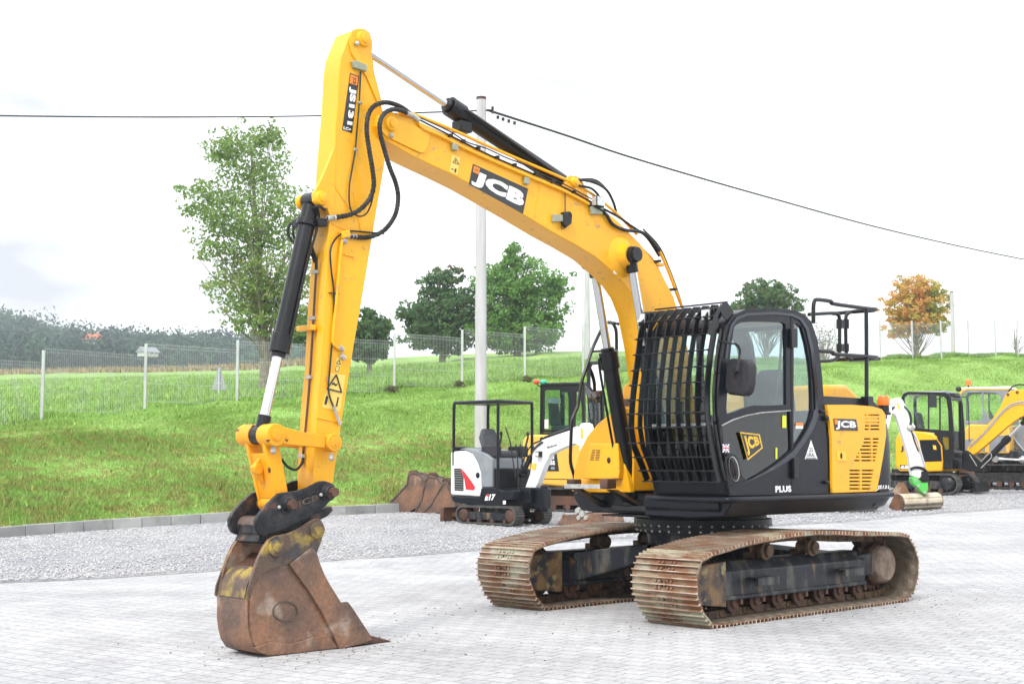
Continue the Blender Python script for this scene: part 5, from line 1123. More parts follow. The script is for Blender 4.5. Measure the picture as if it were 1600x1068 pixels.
# warning labels
plate([(516,582),(540,586),(531,643),(503,636)], AY+.001, 'decal_pale', arm, 'warning_label', .002)
outline([(525.5,585),(533.5,612.5),(511,607)], AY+.005, .007, 'decal_black', arm, 'warning_symbol')
plate([(509.5,618),(513,619),(510,632),(506.5,631)], AY+.004, 'decal_black', arm, 'warning_symbol', .001)
plate([(527,623),(529,623.5),(527,635),(524.5,634)], AY+.004, 'decal_black', arm, 'warning_symbol', .001)
plate(ell(528.3,621.7,1.5,1.7), AY+.004, 'decal_black', arm, 'warning_symbol', .001)
text('~', EQ(AY+.004, (519,596),(528,598),(526,604),(518,602)), (0, 0, 0), 'decal_black', arm, 'warning_symbol')
plate([(526,558),(534,560),(530,582),(522.5,580)], AY+.001, 'decal_pale', arm, 'warning_label', .002)
outline([(529.8,562),(532,569),(525.5,567.5)], AY+.004, .003, 'decal_black', arm, 'warning_symbol')
outline([(525.5,571),(530.5,572.4),(529,580),(523.8,578.7)], AY+.004, .002, 'decal_black', arm, 'warning_symbol')
MB().tube(EQ(AY+.002, (495,652),(535,660)), .007, n=6, sub=1).build('weld_seam', 'yellow', arm)
# pipes on the front face of the arm
for dy in (0, .035):
    pipe([(484,375,-.02+dy),(489,392,-.03+dy),(493.5,405,-.035+dy),(494,425,-.035+dy)], .012, 'rubber', 'hydraulic_hose', arm)
    pipe([(494,424,-.035+dy),(492,455,-.035+dy),(489,510,-.035+dy),(484,590,-.035+dy),(478,660,-.035+dy),(474,705,-.035+dy)], .0095, 'copper', 'front_pipe', arm)
    pipe([(474,703,-.035+dy),(472,722,-.035+dy),(463,733,-.03+dy),(450,729,-.02+dy),(440,717,-.0+dy)], .010, 'rubber', 'hydraulic_hose', arm)
for u, v in ((493,425),(489,497),(483,589),(474,690),(471,712)): q = EB.L(u, v, -.02); MB().box(q.x-.01, q.x+.02, -.05, .015, q.z-.014, q.z+.014).build('pipe_clamp', 'silver', arm, bevel=.003)
q = EB.L(487, 512, 0); MB().box(q.x-.01, q.x+.04, -.15, .05, q.z-.022, q.z+.022).build('pipe_guard', 'yellow', arm, bevel=.006)
# ---------------- bucket ram, links
lk = EB.L(431, 679, .20); LKX, LKZ = lk.x, lk.z
bram = cylinder_ram(ex, (bl_.x, 0, bl_.z), (LKX, 0, LKZ), .66, .066, .038, name='bucket_ram')
pa, pb_ = V(bl_.x, 0, bl_.z), V(LKX, 0, LKZ)
MB().tube([pa.lerp(pb_, .04)+V(0, .09, 0), pa.lerp(pb_, .10)+V(-.05, .08, 0), pa.lerp(pb_, .3)+V(-.03, .075, 0), pa.lerp(pb_, .6)+V(-.03, .075, 0), pa.lerp(pb_, .645)+V(0, .07, 0)], .011).build('ram_pipe', 'black', bram)
q = pa.lerp(pb_, .10); MB().cyl(q-(pb_-pa).normalized()*.02, q+(pb_-pa).normalized()*.03, .085).box(q.x-.11, q.x-.02, .03, .12, q.z-.03, q.z+.03).box(q.x-.03, q.x+.05, -.14, -.06, q.z-.03, q.z+.03).build('port_block', 'black', bram, bevel=.006)
pipe([(476,330,-.08),(462,345,-.14),(452,352,-.18),(450,365,-.18),(458,378,-.15),(466,384,-.12),(485,395,-.08),(492,410,-.05)], .012, 'rubber', 'hydraulic_hose', bram)
pipe([(470,345,-.1),(462,350,-.12),(458,362,-.12),(462,374,-.12),(480,388,-.06)], .010, 'rubber', 'hydraulic_hose', bram)
q = EB.L(478, 328, .09)
pipe([(490,325,.09),(498,322,.12),(508,328,.12)], .011, 'rubber', 'hydraulic_hose', bram)
AP = EB.L(518, 691, .17); 
for s_ in (1, -1):
    y0, y1 = (.145, .19) if s_ > 0 else (-.19, -.145)
    L_ = V(LKX, 0, LKZ); A_ = V(AP.x, 0, AP.z); d = (A_-L_).normalized(); nn = V(-d.z, 0, d.x)
    lv_ = MB().ext([L_+nn*.062+V(0, y0, 0), A_-d*.07+nn*.05+V(0, y0, 0), A_-d*.07-nn*.05+V(0, y0, 0), L_+d*.25-nn*.05+V(0, y0, 0), L_-nn*.075+V(0, y0, 0)], (0, y1-y0, 0))
    lv_.lathe((LKX, y0-.02, LKZ), (0, 1, 0), [(0, .085), (.085, .085)], n=30).lathe((A_.x, y0-.02, A_.z), (0, 1, 0), [(0, .07), (.09, .07)], n=28)
    lo = lv_.build('side_lever', 'yellow_worn', ex, bevel=.006)
    if s_ > 0:
        for c_ in (L_, A_): MB().lathe((c_.x, y1+.015, c_.z), (0, 1, 0), [(0, .044), (.014, .044), (.016, .036)]).lathe((c_.x, y1+.03, c_.z), (0, 1, 0), [(0, .03), (.002, .028)], n=16).build('pin_end', 'yellow_worn', lo)
        for c_ in (L_, A_): MB().cyl((c_.x-.0, y1-.02, c_.z-.085), (c_.x-.0, y1-.02, c_.z-.12), .018).ball((c_.x, y1-.02, c_.z-.12), .022).build('grease_nipple', 'silver', lo)
MB().cyl((LKX, -.22, LKZ), (LKX, .205, LKZ), .05).build('link_pin', 'rust_dark', ex)
# tipping link, from the pin down to the hitch
q1 = EB.L(449, 787, .17)
tl = MB(); T0 = V(LKX, 0, LKZ); T1 = V(q1.x, 0, q1.z); d = (T1-T0).normalized(); nn = V(-d.z, 0, d.x)
if nn.x < 0: nn = -nn
for y0, y1 in ((-.13, -.095), (.095, .13)): tl.ext([T0+nn*.07+V(0, y0, 0), T1+nn*.055+V(0, y0, 0), T1-nn*.055+V(0, y0, 0), T0-nn*.06+V(0, y0, 0)], (0, y1-y0, 0))
tl.ext([T0+d*.13+nn*.055+V(0, -.10, 0), T1-d*.05+nn*.045+V(0, -.10, 0), T1-d*.05+nn*.02+V(0, -.10, 0), T0+d*.13+nn*.03+V(0, -.10, 0)], (0, .2, 0))
for c_ in (T0,): tl.lathe((c_.x, -.14, c_.z), (0, 1, 0), [(0, .082), (.085, .082)], n=28).lathe((c_.x, .055, c_.z), (0, 1, 0), [(0, .082), (.085, .082)], n=28)
tl.lathe((T1.x, -.13, T1.z), (0, 1, 0), [(0, .065), (.26, .065)], n=28)
to = tl.build('tipping_link', 'yellow_worn', ex, bevel=.006)
c0 = T0.lerp(T1, .45)+nn*.05
MB().prism([(c0.x, c0.z+.1), (c0.x+.09, c0.z), (c0.x+.05, c0.z-.06), (c0.x-.01, c0.z-.12)], -.02, .02).lathe((c0.x+.04, -.03, c0.z-.01), (0, 1, 0), [(0, .04), (.06, .04)]).build('lifting_eye', 'yellow_worn', to, bevel=.004)
# ---------------- quick hitch
c3 = lambda L_: [(330+a/3.56, 540+b/3.56) for a, b in L_]
HP = c3([(630,750),(662,758),(680,782),(686,815),(672,852),(640,890),(600,922),(540,955),(480,985),(410,1020),(350,1042),(290,1060),(262,1045),(247,1010),(247,970),(262,940),(290,905),(320,872),(350,845),(375,822),(400,815),(440,812),(480,805),(530,790),(575,768),(605,753)])
for y0, y1, s_ in ((.155, .19, 1), (-.19, -.155, -1)):
    ho = MB().prism(EB.P(HP, .19), y0, y1).build('quick_hitch' if s_ > 0 else 'hitch_plate', 'hitch', ex if s_ > 0 else hitch0, bevel=.008)
    if s_ > 0: hitch0 = ho
# cross body of the hitch
MB().prism(EB.P([(402,846),(406,836),(428,832),(465,815),(500,797),(518,790),(521,797),(512,806),(500,812),(464,829),(431,840),(414,850)], .15), -.15, .15).build('hitch_wedge', 'hitch', hitch0, bevel=.006)
MB().prism(EB.P(c3([(290,1000),(330,960),(600,880),(640,860),(600,915),(480,975),(350,1030),(290,1050)]), .19), -.155, .155).build('hitch_body', 'hitch', hitch0, bevel=.008)
MB().prism(EB.P(c3([(128,985),(150,945),(215,940),(250,975),(250,1040),(200,1100),(160,1110),(135,1050)]), -.19), -.19, .15).build('hitch_hook', 'hitch_brown', hitch0, bevel=.03, seg=3)
for (a, b) in ((425, 880), (655, 812)):
    q = EB.L(330+a/3.56, 540+b/3.56, .20)
    po_ = MB().lathe((q.x, .188, q.z), (0, 1, 0), [(0, .072), (.012, .07), (.016, .056), (.045, .05), (.05, .045)], n=30).build('pin_boss', 'hitch', hitch0, bevel=.002)
    MB().cyl((q.x, .22, q.z), (q.x, .285, q.z), .036, n=8).build('pin_nut', 'rust_dark', po_)
    MB().ball((q.x+.075, .2, q.z-.02), .014).build('grease_nipple', 'silver', po_)
    MB().cyl((q.x, -.2, q.z), (q.x, .2, q.z), .04).build('hitch_pin', 'rust_dark', po_)
tq = EQ(.194, *c3([(474,866),(594,822),(602,862),(484,908)]))
text('JCB', tq, (0, 0, 0), 'hitch_brown', hitch0, 'cast_lettering', bold=.02)
MB().tube(EQ(.192, *c3([(445,862),(580,812),(588,826)])), .007, n=6, sub=1).build('cast_rib', 'hitch', hitch0)
outline(c3([(458,872),(500,855),(508,895),(470,912)]), .192, .005, 'rust_dark', hitch0, 'cast_frame')
# ---------------- bucket
_P = EB.P
EB.P = lambda pts, y: [(x_, max(z_, .004)) for x_, z_ in _P(pts, y)]
c4 = lambda L_: [(320+a/3.3375, 740+b/3.3375) for a, b in L_]
BYB = .20
sidepl = c4([(600,240),(614,262),(616,290),(604,345),(576,415),(590,470),(612,520),(640,572),(690,652),(705,672),(735,665),(760,700),(850,835),(862,862),(740,928),(600,950),(500,965),(430,972),(330,958),(268,925),(240,880),(226,820),(222,770),(220,660),(232,590),(250,510),(270,450),(300,385),(330,342),(370,322),(430,310),(480,290),(530,258),(565,238),(585,232)])
SPL = EB.P(sidepl, BYB)
lowpx = [(432,470),(545,382),(575,415),(590,470),(612,520),(640,572),(690,652),(705,672),(735,665),(760,700),(850,835),(862,862),(740,928),(600,950),(500,965),(430,972),(330,958),(268,925),(240,880),(226,820),(222,770),(222,660),(240,580),(290,520),(370,480)]
UP = c4([(600,240),(614,262),(616,290),(604,345),(576,420),(545,385),(430,470),(365,488),(290,520),(245,585),(222,660),(212,650),(218,600),(250,510),(270,450),(300,385),(330,342),(370,322),(430,310),(480,290),(530,258),(565,238),(585,232)])
bucket = None
for s_ in (1, -1):
    y0, y1 = (BYB-.02, BYB) if s_ > 0 else (-BYB, -BYB+.02)
    o = MB().prism(SPL, y0, y1).build('bucket' if s_ > 0 else 'side_plate', 'rust', ex if s_ > 0 else bucket, bevel=.004)
    if s_ > 0: bucket = o
    ye = (BYB+.002, BYB+.016) if s_ > 0 else (-BYB-.016, -BYB-.002)
    eo = MB().prism(EB.P(UP, BYB), *ye).build('ear_plate', 'rust_yellow', bucket, bevel=.004)
    cut = c4([(432,470),(545,382),(572,408),(590,465),(612,520),(640,572),(700,668),(735,664),(762,700),(850,835),(862,862),(800,885),(720,905),(690,910),(660,840),(600,720),(540,620)])
    MB().prism(EB.P(cut, BYB), *((BYB+.003, BYB+.03) if s_ > 0 else (-BYB-.03, -BYB-.003))).build('side_cutter', 'rust', bucket, bevel=.004)
    for a, b in ((576, 292), (364, 385)):
        q = EB.L(320+a/3.3375, 740+b/3.3375, BYB)
        MB().lathe((q.x, (BYB+.014) if s_ > 0 else -BYB-.04, q.z), (0, 1, 0), [(0, .068), (.02, .066), (.026, .05)], n=26).lathe((q.x, (BYB+.036) if s_ > 0 else -BYB-.045, q.z), (0, 1, 0), [(0, .036), (.012, .034)], n=20).build('bucket_pin', 'rust_yellow', bucket, bevel=.002)
wear = c4([(250,905),(330,875),(450,885),(560,850),(640,835),(690,905),(600,935),(430,958),(330,945),(270,925)])
MB().prism(EB.P(wear, BYB), BYB+.002, BYB+.014).build('wear_plate', 'rust', bucket, bevel=.005)
boss_px = ell(320+420/3.3375, 740+715/3.3375, 19, 15)
outline(boss_px, BYB+.004, .006, 'hitch_brown', bucket, 'cast_oval'); 
shellpx = c4([(300,490),(262,530),(238,580),(223,650),(221,770),(228,830),(242,885),(270,928),(330,960),(430,974),(500,967),(600,952),(740,930),(850,880)])
SH = [(x_, z_) for x_, z_ in EB.P(shellpx, BYB)]
MB().strip(SH, -BYB, BYB, .02).build('bucket_shell', 'rust', bucket, smooth=40)
MB().strip([(x_+.004, z_) for x_, z_ in SH[0:4]], -BYB+.03, BYB-.03, -.006).build('paint_remnant', 'rust_yellow', bucket, smooth=40)
MB().strip(EB.P(c4([(400,420),(340,470),(300,492)]), BYB), -BYB, BYB, .02).build('top_plate', 'rust_dark', bucket)
tt = EB.P(c4([(845,835),(985,884),(905,912),(830,925),(760,925),(790,872)]), BYB)
for k in range(3):
    yc = BYB-.035-k*(.165)
    tooth = MB(); A_ = [Vector((x_, yc, z_)) for x_, z_ in tt]
    hwid = [.035, .018, .026, .035, .035, .035]
    lo_ = [p_+V(0, -w_, 0) for p_, w_ in zip(A_, hwid)]; hi_ = [p_+V(0, w_, 0) for p_, w_ in zip(A_, hwid)]; n_ = len(A_)
    tooth.add(lo_+hi_, [tuple(range(n_)), tuple(range(2*n_-1, n_-1, -1))]+[(i, (i+1) % n_, n_+(i+1) % n_, n_+i) for i in range(n_)])
    tooth.build('bucket_tooth', 'rust_dark', bucket, bevel=.006)

SHIFT = Vector((0, 0, 0))
def EQ(y, *px): return [EX.L(u, v, y) for u, v in px]
# ---------------- far side: tool box, tank, step, handrail, mirror
TB = EX
xb = .75
arc = [EX.X(u, v, xb) for u, v in ((893,767),(897,735),(905,705),(918,680),(935,660),(955,645),(978,636),(990,634),(990,767))]
MB().ext(arc, (-1.0, 0, 0)).build('fender', 'yellow', ex, bevel=.012)
bxp = [EX.X(u, v, xb+.14) for u, v in ((912,748),(913,735),(922,692),(965,692),(968,735),(966,748))]
bxo = MB().ext(bxp, (-.14, 0, 0)).ext([EX.X(u, v, xb+.07) for u, v in ((906,769),(908,748),(966,748),(975,720),(985,769))], (-.07, 0, 0)).build('tool_box', 'yellow', ex, bevel=.01)
mb = MB()
for i, v in enumerate((702.5, 705, 707.5, 710, 712.5, 715, 717.5)):
    for u0, u1 in ((925.5-i*.6, 930.5-i*.5), (932-i*.3, 938-i*.3)):
        mb.ext([EX.X(u, v_, xb+.141) for u, v_ in ((u0, v), (u1, v), (u1, v+1), (u0, v+1))], (.003, 0, 0))
mb.build('vent_slots', 'copper', bxo, smooth=0)
q = EX.X(951, 718.5, xb+.145); MB().ball(q, .012, .022, .03).build('latch', 'plastic', bxo)
MB().box(-.6, .25, -.80, -.3, 1.1, 1.68).build('fuel_tank', 'yellow', ex, bevel=.03)
MB().ext([EX.X(u, v, .5) for u, v in ((971,618),(974,603),(984,593),(1000,590),(1000,690),(971,690))], (-.3, 0, 0)).build('tank_cover', 'yellow', ex, bevel=.02)
MB().ext([EX.X(u, v, .53) for u, v in ((970,623),(1000,622),(1000,634),(970,634))], (-.03, 0, 0)).build('tank_strap', 'rust_dark', ex, bevel=.004)
YS = -1.12
s0 = EX.X(887, 759, 1.0); s1 = EX.X(949, 758, 1.0)
sto = MB().box(.93, 1.05, s0.y, s1.y, s0.z-.022, s0.z+.022).build('step', 'silver', ex, bevel=.004)
MB().box(.92, 1.06, s1.y-.05, s1.y+.05, s1.z-.03, s1.z+.065).box(.92, 1.04, s0.y+.02, s0.y+.12, s0.z+.02, s0.z+.07).build('step_pad', 'rust_dark', sto, bevel=.01)
MB().hexa([(1.0, s1.y-.02, s1.z-.04), (1.0, s1.y+.06, s1.z-.04), (.92, s1.y+.06, s1.z-.04), (.92, s1.y-.02, s1.z-.04), (.78, s1.y+.22, .95), (.78, s1.y+.30, .95), (.68, s1.y+.30, .95), (.68, s1.y+.22, .95)]).build('step_arm', 'black', sto)
MB().hexa([(1.0, s0.y+.02, s1.z-.03), (1.0, s0.y+.12, s1.z-.03), (.92, s0.y+.12, s1.z-.03), (.92, s0.y+.02, s1.z-.03), (.72, s0.y+.20, .96), (.72, s0.y+.30, .96), (.66, s0.y+.30, .96), (.66, s0.y+.20, .96)]).build('step_arm', 'black', sto)
FR = [(897,754),(897,742),(891.5,722),(892,690),(893.5,660),(897,648),(903,633),(907,610),(910,592),(918,568),(926,544),(936,522),(944,507),(950,503.5),(956,504),(960,509),(963,520),(963.5,560)]
fr_o = MB().tube([EX.L(u, v, YS) for u, v in FR], .018, n=8, sub=3).build('grab_rail', 'black', ex)
MB().tube([EX.L(926,549,YS), EX.L(963,546,YS)], .012, sub=1).build('rail_crossbar', 'black', fr_o)
MB().tube([EX.L(921,566,YS), EX.L(963,565,YS)], .012, sub=1).build('rail_crossbar', 'black', fr_o)
MB().tube([EX.L(947,503.5,YS), EX.L(963,505,YS+.1), EX.L(966,506,YS+.2)], .016).build('rail_crossbar', 'black', fr_o)
mpx = [(921,572),(924,567),(941,566),(944.5,571),(946,604),(943,611),(927,612),(921,604)]
mo = MB().ext([EX.X(u+0, v, .42) for u, v in mpx], (.05, 0, 0)).build('far_mirror', 'plastic', ex, bevel=.012)
MB().ext([EX.X(u, v, .475) for u, v in [(923,574),(926,570),(940,569),(943,573),(944,602),(941,608),(928,609),(923.5,602)]], (.004, 0, -.01)).build('mirror_glass', 'mirror', mo)

# ================================================================== MACHINES AND BUCKETS STANDING BEHIND
def rubber_track(F, root, yc, x0, x1, h, w, frame_mt='dirty_black', lug=.012, hub='rust_dark', s_=-1):
    r_ = h/2; N_ = 26; loop = []
    for i in range(N_+1): a = -math.pi/2+math.pi*i/N_; loop.append((x1-r_+r_*math.cos(a), r_+r_*math.sin(a)))
    for i in range(N_+1): a = math.pi/2+math.pi*i/N_; loop.append((x0+r_+r_*math.cos(a), r_+r_*math.sin(a)))
    loop = [V(x_, 0, z_) for x_, z_ in loop]
    pts, tot = resample([p_.copy() for p_ in loop], int((2*(x1-x0)+3)/.045))
    inner = []
    mb = MB(); n = len(pts); vs = []; fs = []
    for i, (p_, d) in enumerate(pts):
        up = Vector((d.z, 0, -d.x)); c = Vector(((x0+x1)/2, 0, r_))
        if up.dot(p_-Vector((min(max(p_.x, x0+r_), x1-r_), 0, r_))) < 0: up = -up
        o_ = p_ + up*(0 if i % 2 else -lug*1.6); q = p_-up*.05
        for pp, yy in ((o_, yc-w/2), (o_, yc+w/2), (q, yc+w/2), (q, yc-w/2)): vs.append((pp.x, yy, pp.z+.001))
    for i in range(n):
        j = (i+1) % n
        for k in range(4): fs.append((i*4+k, j*4+k, j*4+(k+1) % 4, i*4+(k+1) % 4))
    mb.add(vs, fs); tr = mb.build('track', 'dusty_rubber', root, smooth=25)
    wy = w*.36
    MB().prism([(x0+r_*1.1, h*.26), (x1-r_*1.1, h*.26), (x1-r_*1.1, h*.62), (x0+r_*1.1, h*.66)], yc-wy, yc+wy).build('track_frame', frame_mt, tr, bevel=.01)
    for xx in (x0+r_, x1-r_): MB().lathe((xx, yc-w*.46, r_), (0, 1, 0), [(0, r_*.35), (.02, r_*.62), (.04, r_*.68), (w*.9, r_*.68)], n=24).build('wheel', hub, tr)
    k = max(3, int((x1-x0-2*r_)/.28))
    for i in range(k): xx = x0+r_*1.7+(x1-x0-3.4*r_)*i/(k-1); MB().cyl((xx, yc-w*.42, h*.2), (xx, yc+w*.42, h*.2), h*.11, n=14).build('roller', 'rust_dark', tr)
    return tr
def FQ(F, y, px): return [F.L(u, v, y) for u, v in px]
def fplate(F, y, px, th, mt, parent, name, bevel=0): return MB().ext(FQ(F, y, px), (0, th, 0)).build(name, mt, parent, bevel=bevel)

# ---- white mini excavator with canopy
k3 = lambda L_: [(590+a/4.107, 580+b/4.107) for a, b in L_]
k4 = lambda L_: [(800+a/4.11, 560+b/4.11) for a, b in L_]
BC = Frame(-.13, 25.16, gz(25.16)+.01, R(-42))
bc = BC.root('mini_excavator', 'small white mini excavator with open four-post canopy in front of the concrete pole', 'mini excavator')
rubber_track(BC, bc, -.38, -.78, .72, .36, .23); rubber_track(BC, bc, .38, -.78, .72, .36, .23)
MB().box(-.35, .35, -.3, .3, .15, .40).cyl((0, 0, .38), (0, 0, .48), .3).build('undercarriage', 'dirty_black', bc, bevel=.01)
MB().prism([(-1.18, .04), (-1.08, .02), (-1.10, .16), (-1.08, .30), (-1.18, .28)], -.48, .48).box(-1.1, -.5, -.26, -.18, .12, .2).box(-1.1, -.5, .18, .26, .12, .2).build('dozer_blade', 'rust_dark', bc, bevel=.008)
NY = -.48
fplate(BC, NY, k3([(468,520),(480,513),(560,508),(605,528),(640,585),(660,650),(667,750),(655,802),(476,792),(467,780)]), .72, 'white', bc, 'rear_cover', .035)
fplate(BC, NY+.01, k3([(520,498),(570,490),(640,505),(700,530),(735,560),(737,742),(664,744),(661,650),(640,585),(605,526),(560,505)]), .9, 'grey', bc, 'side_panel', .02)
fplate(BC, NY, k3([(470,795),(652,806),(664,746),(735,742),(772,750),(800,765),(802,862),(660,865),(495,840),(478,825)]), .96, 'navy', bc, 'lower_body', .02)
fplate(BC, NY-.004, k3([(491,621),(530,622),(551,680),(551,766),(494,764)]), .003, 'tray', bc, 'grille')
gr_ = MB()
for i in range(9): gr_.ext(FQ(BC, NY-.008, k3([(493,630+i*15),(531+min(20,i*5),632+i*15),(531+min(20,i*5),636+i*15),(493,634+i*15)])), (0, .003, 0))
gr_.build('grille_bars', 'grey', bc, smooth=0)
fplate(BC, NY-.005, k3([(530,616),(560,648),(600,702),(626,742),(618,762),(566,757),(556,690)]), .003, 'red', bc, 'red_sweep')
text('E17', FQ(BC, NY-.006, k3([(692,788),(757,786),(755,826),(686,828)])), (0, 0, 0), 'decal_white', bc, 'lettering', bold=.06, shear=.2)
fplate(BC, NY-.008, k3([(697,788),(716,788),(715,798),(695,798)]), .001, 'red', bc, 'lettering_accent')
fplate(BC, NY-.004, k3([(804,828),(822,828),(822,851),(804,851)]), .003, 'decal_white', bc, 'label')
MB().ball(BC.L(746.5, 742, NY), .05, .02, .055).build('fuel_cap', 'navy', bc)
# floor, front body and footwell
p0 = BC.L(752, 760, NY); MB().box(.05, .62, -.47, .47, .46, .62).box(.55, .80, -.22, .22, .40, .68).build('floor_plate', 'navy', bc, bevel=.02)
MB().box(-.05, .22, -.42, .42, .62, 1.02).build('footwell_panel', 'black', bc, bevel=.02)
MB().box(.45, .5, .05, .42, .62, 1.0).build('front_panel', 'plastic', bc, bevel=.01)
z0 = BC.L(748, 705, NY).z
MB().box(-.32, .12, -.24, .24, z0-.1, z0+.02).build('seat', 'seat', bc, bevel=.04, seg=3)
MB().ext([(-.28, -.22, z0), (-.28, .22, z0), (-.36, .24, z0+.25), (-.38, .15, z0+.42), (-.38, -.15, z0+.42), (-.36, -.24, z0+.25)], (-.09, 0, 0)).build('seat_back', 'seat', bc, bevel=.035, seg=3)
for y_ in (-.36, .36):
    MB().box(-.2, .2, y_-.06, y_+.06, z0-.1, z0+.1).build('console', 'plastic', bc, bevel=.02); MB().tube([(.18, y_, z0+.08), (.24, y_, z0+.25), (.24, y_, z0+.3)], .018).ball((.24, y_, z0+.32), .028, .028, .045).build('joystick', 'rubber', bc)
for y_ in (-.1, .02): MB().tube([(.42, y_, .62), (.40, y_, 1.2), (.36, y_, 1.45)], .012).build('travel_lever', 'rubber', bc)
# canopy: four posts and a roof
zt = BC.L(708, 629, NY).z
def cpost(x_, y_, zb): MB().tube([(x_, y_, zb), (x_, y_, zt-.12), (x_*.96, y_*.98, zt-.03)], .028, n=10, sub=4).build('canopy_post', 'navy', bc)
xr = BC.L(708, 690, NY).x; xf = BC.L(777, 680, NY).x
for x_, zb in ((xr, z0-.25), (xf, .55)):
    for y_ in (-.46, .46): cpost(x_, y_, zb)
MB().box(xr-.02, xf+.02, -.48, .48, zt-.03, zt+.03).build('canopy_roof', 'navy', bc, bevel=.03, seg=3)
MB().box(xr-.02, xr+.02, -.46, .46, z0-.12, z0+.08).build('rear_crossbar', 'navy', bc, bevel=.01)
MB().box(xr-.05, xr-.03, -.4, -.1, z0-.05, z0+.1).build('label_plate', 'grey', bc)
# boom, stick, rams
bo = k4([(65,890),(78,908),(98,880),(112,905),(125,870),(165,800),(205,690),(245,612),(330,572),(400,545),(430,560),(470,575),(492,540),(495,450),(488,420),(470,412),(440,415),(428,440),(340,470),(260,497),(195,520),(145,555),(130,590),(128,650),(115,740),(90,810)])
bcb = MB().ext(FQ(BC, -.07, bo), (0, .14, 0)).build('boom', 'white', bc, bevel=.012)
text('Bobcat', FQ(BC, -.076, k4([(225,562),(290,543),(292,557),(228,577)])), (0, 0, 0), 'decal_black', bcb, 'lettering', bold=.02)
fplate(BC, -.078, k4([(440,445),(455,450),(455,515),(440,510)]), .003, 'decal_yellow', bcb, 'label'); fplate(BC, -.078, k4([(130,672),(158,672),(152,715),(126,710)]), .003, 'decal_yellow', bcb, 'label')
q = BC.L(841.5, 709, -.12); MB().box(q.x-.05, q.x+.05, -.16, -.07, q.z-.05, q.z+.05).build('work_light', 'black', bcb, bevel=.01); MB().box(q.x-.035, q.x+.035, -.166, -.158, q.z-.035, q.z+.035).build('lamp_lens', 'lens', bcb)
cylinder_ram(bc, BC.L(849, 686, 0), BC.L(911, 664, 0), .7, .045, .022, name='stick_ram')
cylinder_ram(bc, BC.L(815, 742, -.02), BC.L(836, 700, -.02), .7, .045, .022, name='boom_ram')
MB().box(.78, 1.02, -.10, .10, .30, .66).cyl((.95, 0, .25), (.95, 0, .72), .07).build('swing_post', 'navy', bc, bevel=.02)
st0, st1 = BC.L(912, 668, 0), BC.L(915, 795, 0)
MB().ext([st0+V(-.07, -.06, .03), st0+V(.07, -.06, .03), st1+V(.06, -.06, 0), st1+V(-.03, -.06, 0)], (0, .12, 0)).build('stick', 'white', bc, bevel=.01)
bk = [(868,820),(874,812),(880,803.5),(944,800),(948,815),(946,822)]
MB().ext(FQ(BC, -.25, bk), (0, .5, 0)).cyl(BC.L(881,805,-.26), BC.L(881,805,.26), .035).build('bucket', 'rust', bc, bevel=.02)
hk = MB()
for u, v, r_ in ((905,797,.06),(912,802,.07),(920,797,.05),(914,790,.06),(907,808,.05),(918,808,.05)): q = BC.L(u, v, -.22); hk.lathe(q-V(0, .06, 0), (0, 1, 0), [(0, r_*.8), (.05, r_), (.12, r_*.7)], n=8)
hk.build('quick_hitch', 'silver', bc)
for pts in ([(848,690),(835,700),(826,718),(820,735)], [(845,688),(832,694),(822,708),(814,730)]): MB().tube([BC.L(u, v, -.09) for u, v in pts], .014, n=6).build('hydraulic_hose', 'rubber', bc)
MB().tube([BC.L(u, v, -.1) for u, v in ((790,668),(797,690),(802,722),(806,748))], .012, n=6).build('hydraulic_hose', 'rubber', bc)

# ---- yellow excavator with black cab, partly hidden
CT = Frame(1.45, 28.9, gz(28.9), R(-28))
ct = CT.root('compact_excavator', 'yellow compact excavator with black cab, just right of the small white mini excavator', 'mini excavator')
rubber_track(CT, ct, -.78, -1.25, 1.2, .5, .4, 'rust_dark'); rubber_track(CT, ct, .78, -1.25, 1.2, .5, .4, 'rust_dark')
MB().box(-.6, .6, -.6, .6, .2, .62).build('undercarriage', 'rust_dark', ct, bevel=.02)
CYN = -.92
body = FQ(CT, CYN, [(816,688),(819,682),(829,678.5),(905,679),(1000,690),(1000,764),(892,762),(841,757),(820,750),(815,742)])
cb_ = MB().ext(body, (0, 1.84, 0)).build('body', 'cat_yellow', ct, bevel=.05, seg=3)
MB().ext(FQ(CT, CYN-.004, [(818,746.5),(1000,750),(1000,751.2),(818,747.6)]), (0, .003, 0)).build('body_seam', 'tray', cb_, smooth=0)
v_ = MB()
for i in range(7): v_.ext(FQ(CT, CYN-.006, k4([(62,570+i*16),(92,570+i*16),(92,576+i*16),(62,576+i*16)])), (0, .004, 0))
v_.build('vent_slots', 'decal_pale', cb_, smooth=0)
fplate(CT, CYN-.006, k4([(205,690),(215,650),(245,600),(285,598),(302,722),(220,722)]), .004, 'decal_black', cb_, 'decal_panel')
fplate(CT, CYN-.010, k4([(205,690),(212,682),(232,722),(220,722)]), .003, 'red', cb_, 'decal_stripe'); 
fplate(CT, CYN-.010, k4([(228,640),(245,625),(262,648),(228,650)]), .002, 'decal_yellow', cb_, 'decal_triangle')
text('CAT', FQ(CT, CYN-.012, k4([(210,602),(278,602),(278,645),(210,645)])), (0, 0, 0), 'decal_white', cb_, 'lettering', bold=.06)
text('305E', FQ(CT, CYN-.012, k4([(222,655),(274,655),(276,682),(224,682)])), (0, 0, 0), 'decal_white', cb_, 'lettering', bold=.05)
fplate(CT, CYN-.010, k4([(250,694),(274,694),(274,710),(250,710)]), .002, 'grey', cb_, 'label')
cy = -.45
fo_ = [(p_.x, p_.z) for p_ in FQ(CT, cy, [(844,675),(844.5,606),(848,601),(905,601.5),(911,606),(913,640),(913,675)])]
wi_ = [(p_.x, p_.z) for p_ in FQ(CT, cy, [(850,671),(850,611),(853,609),(880,609),(886,612),(888,622),(888,671)])]
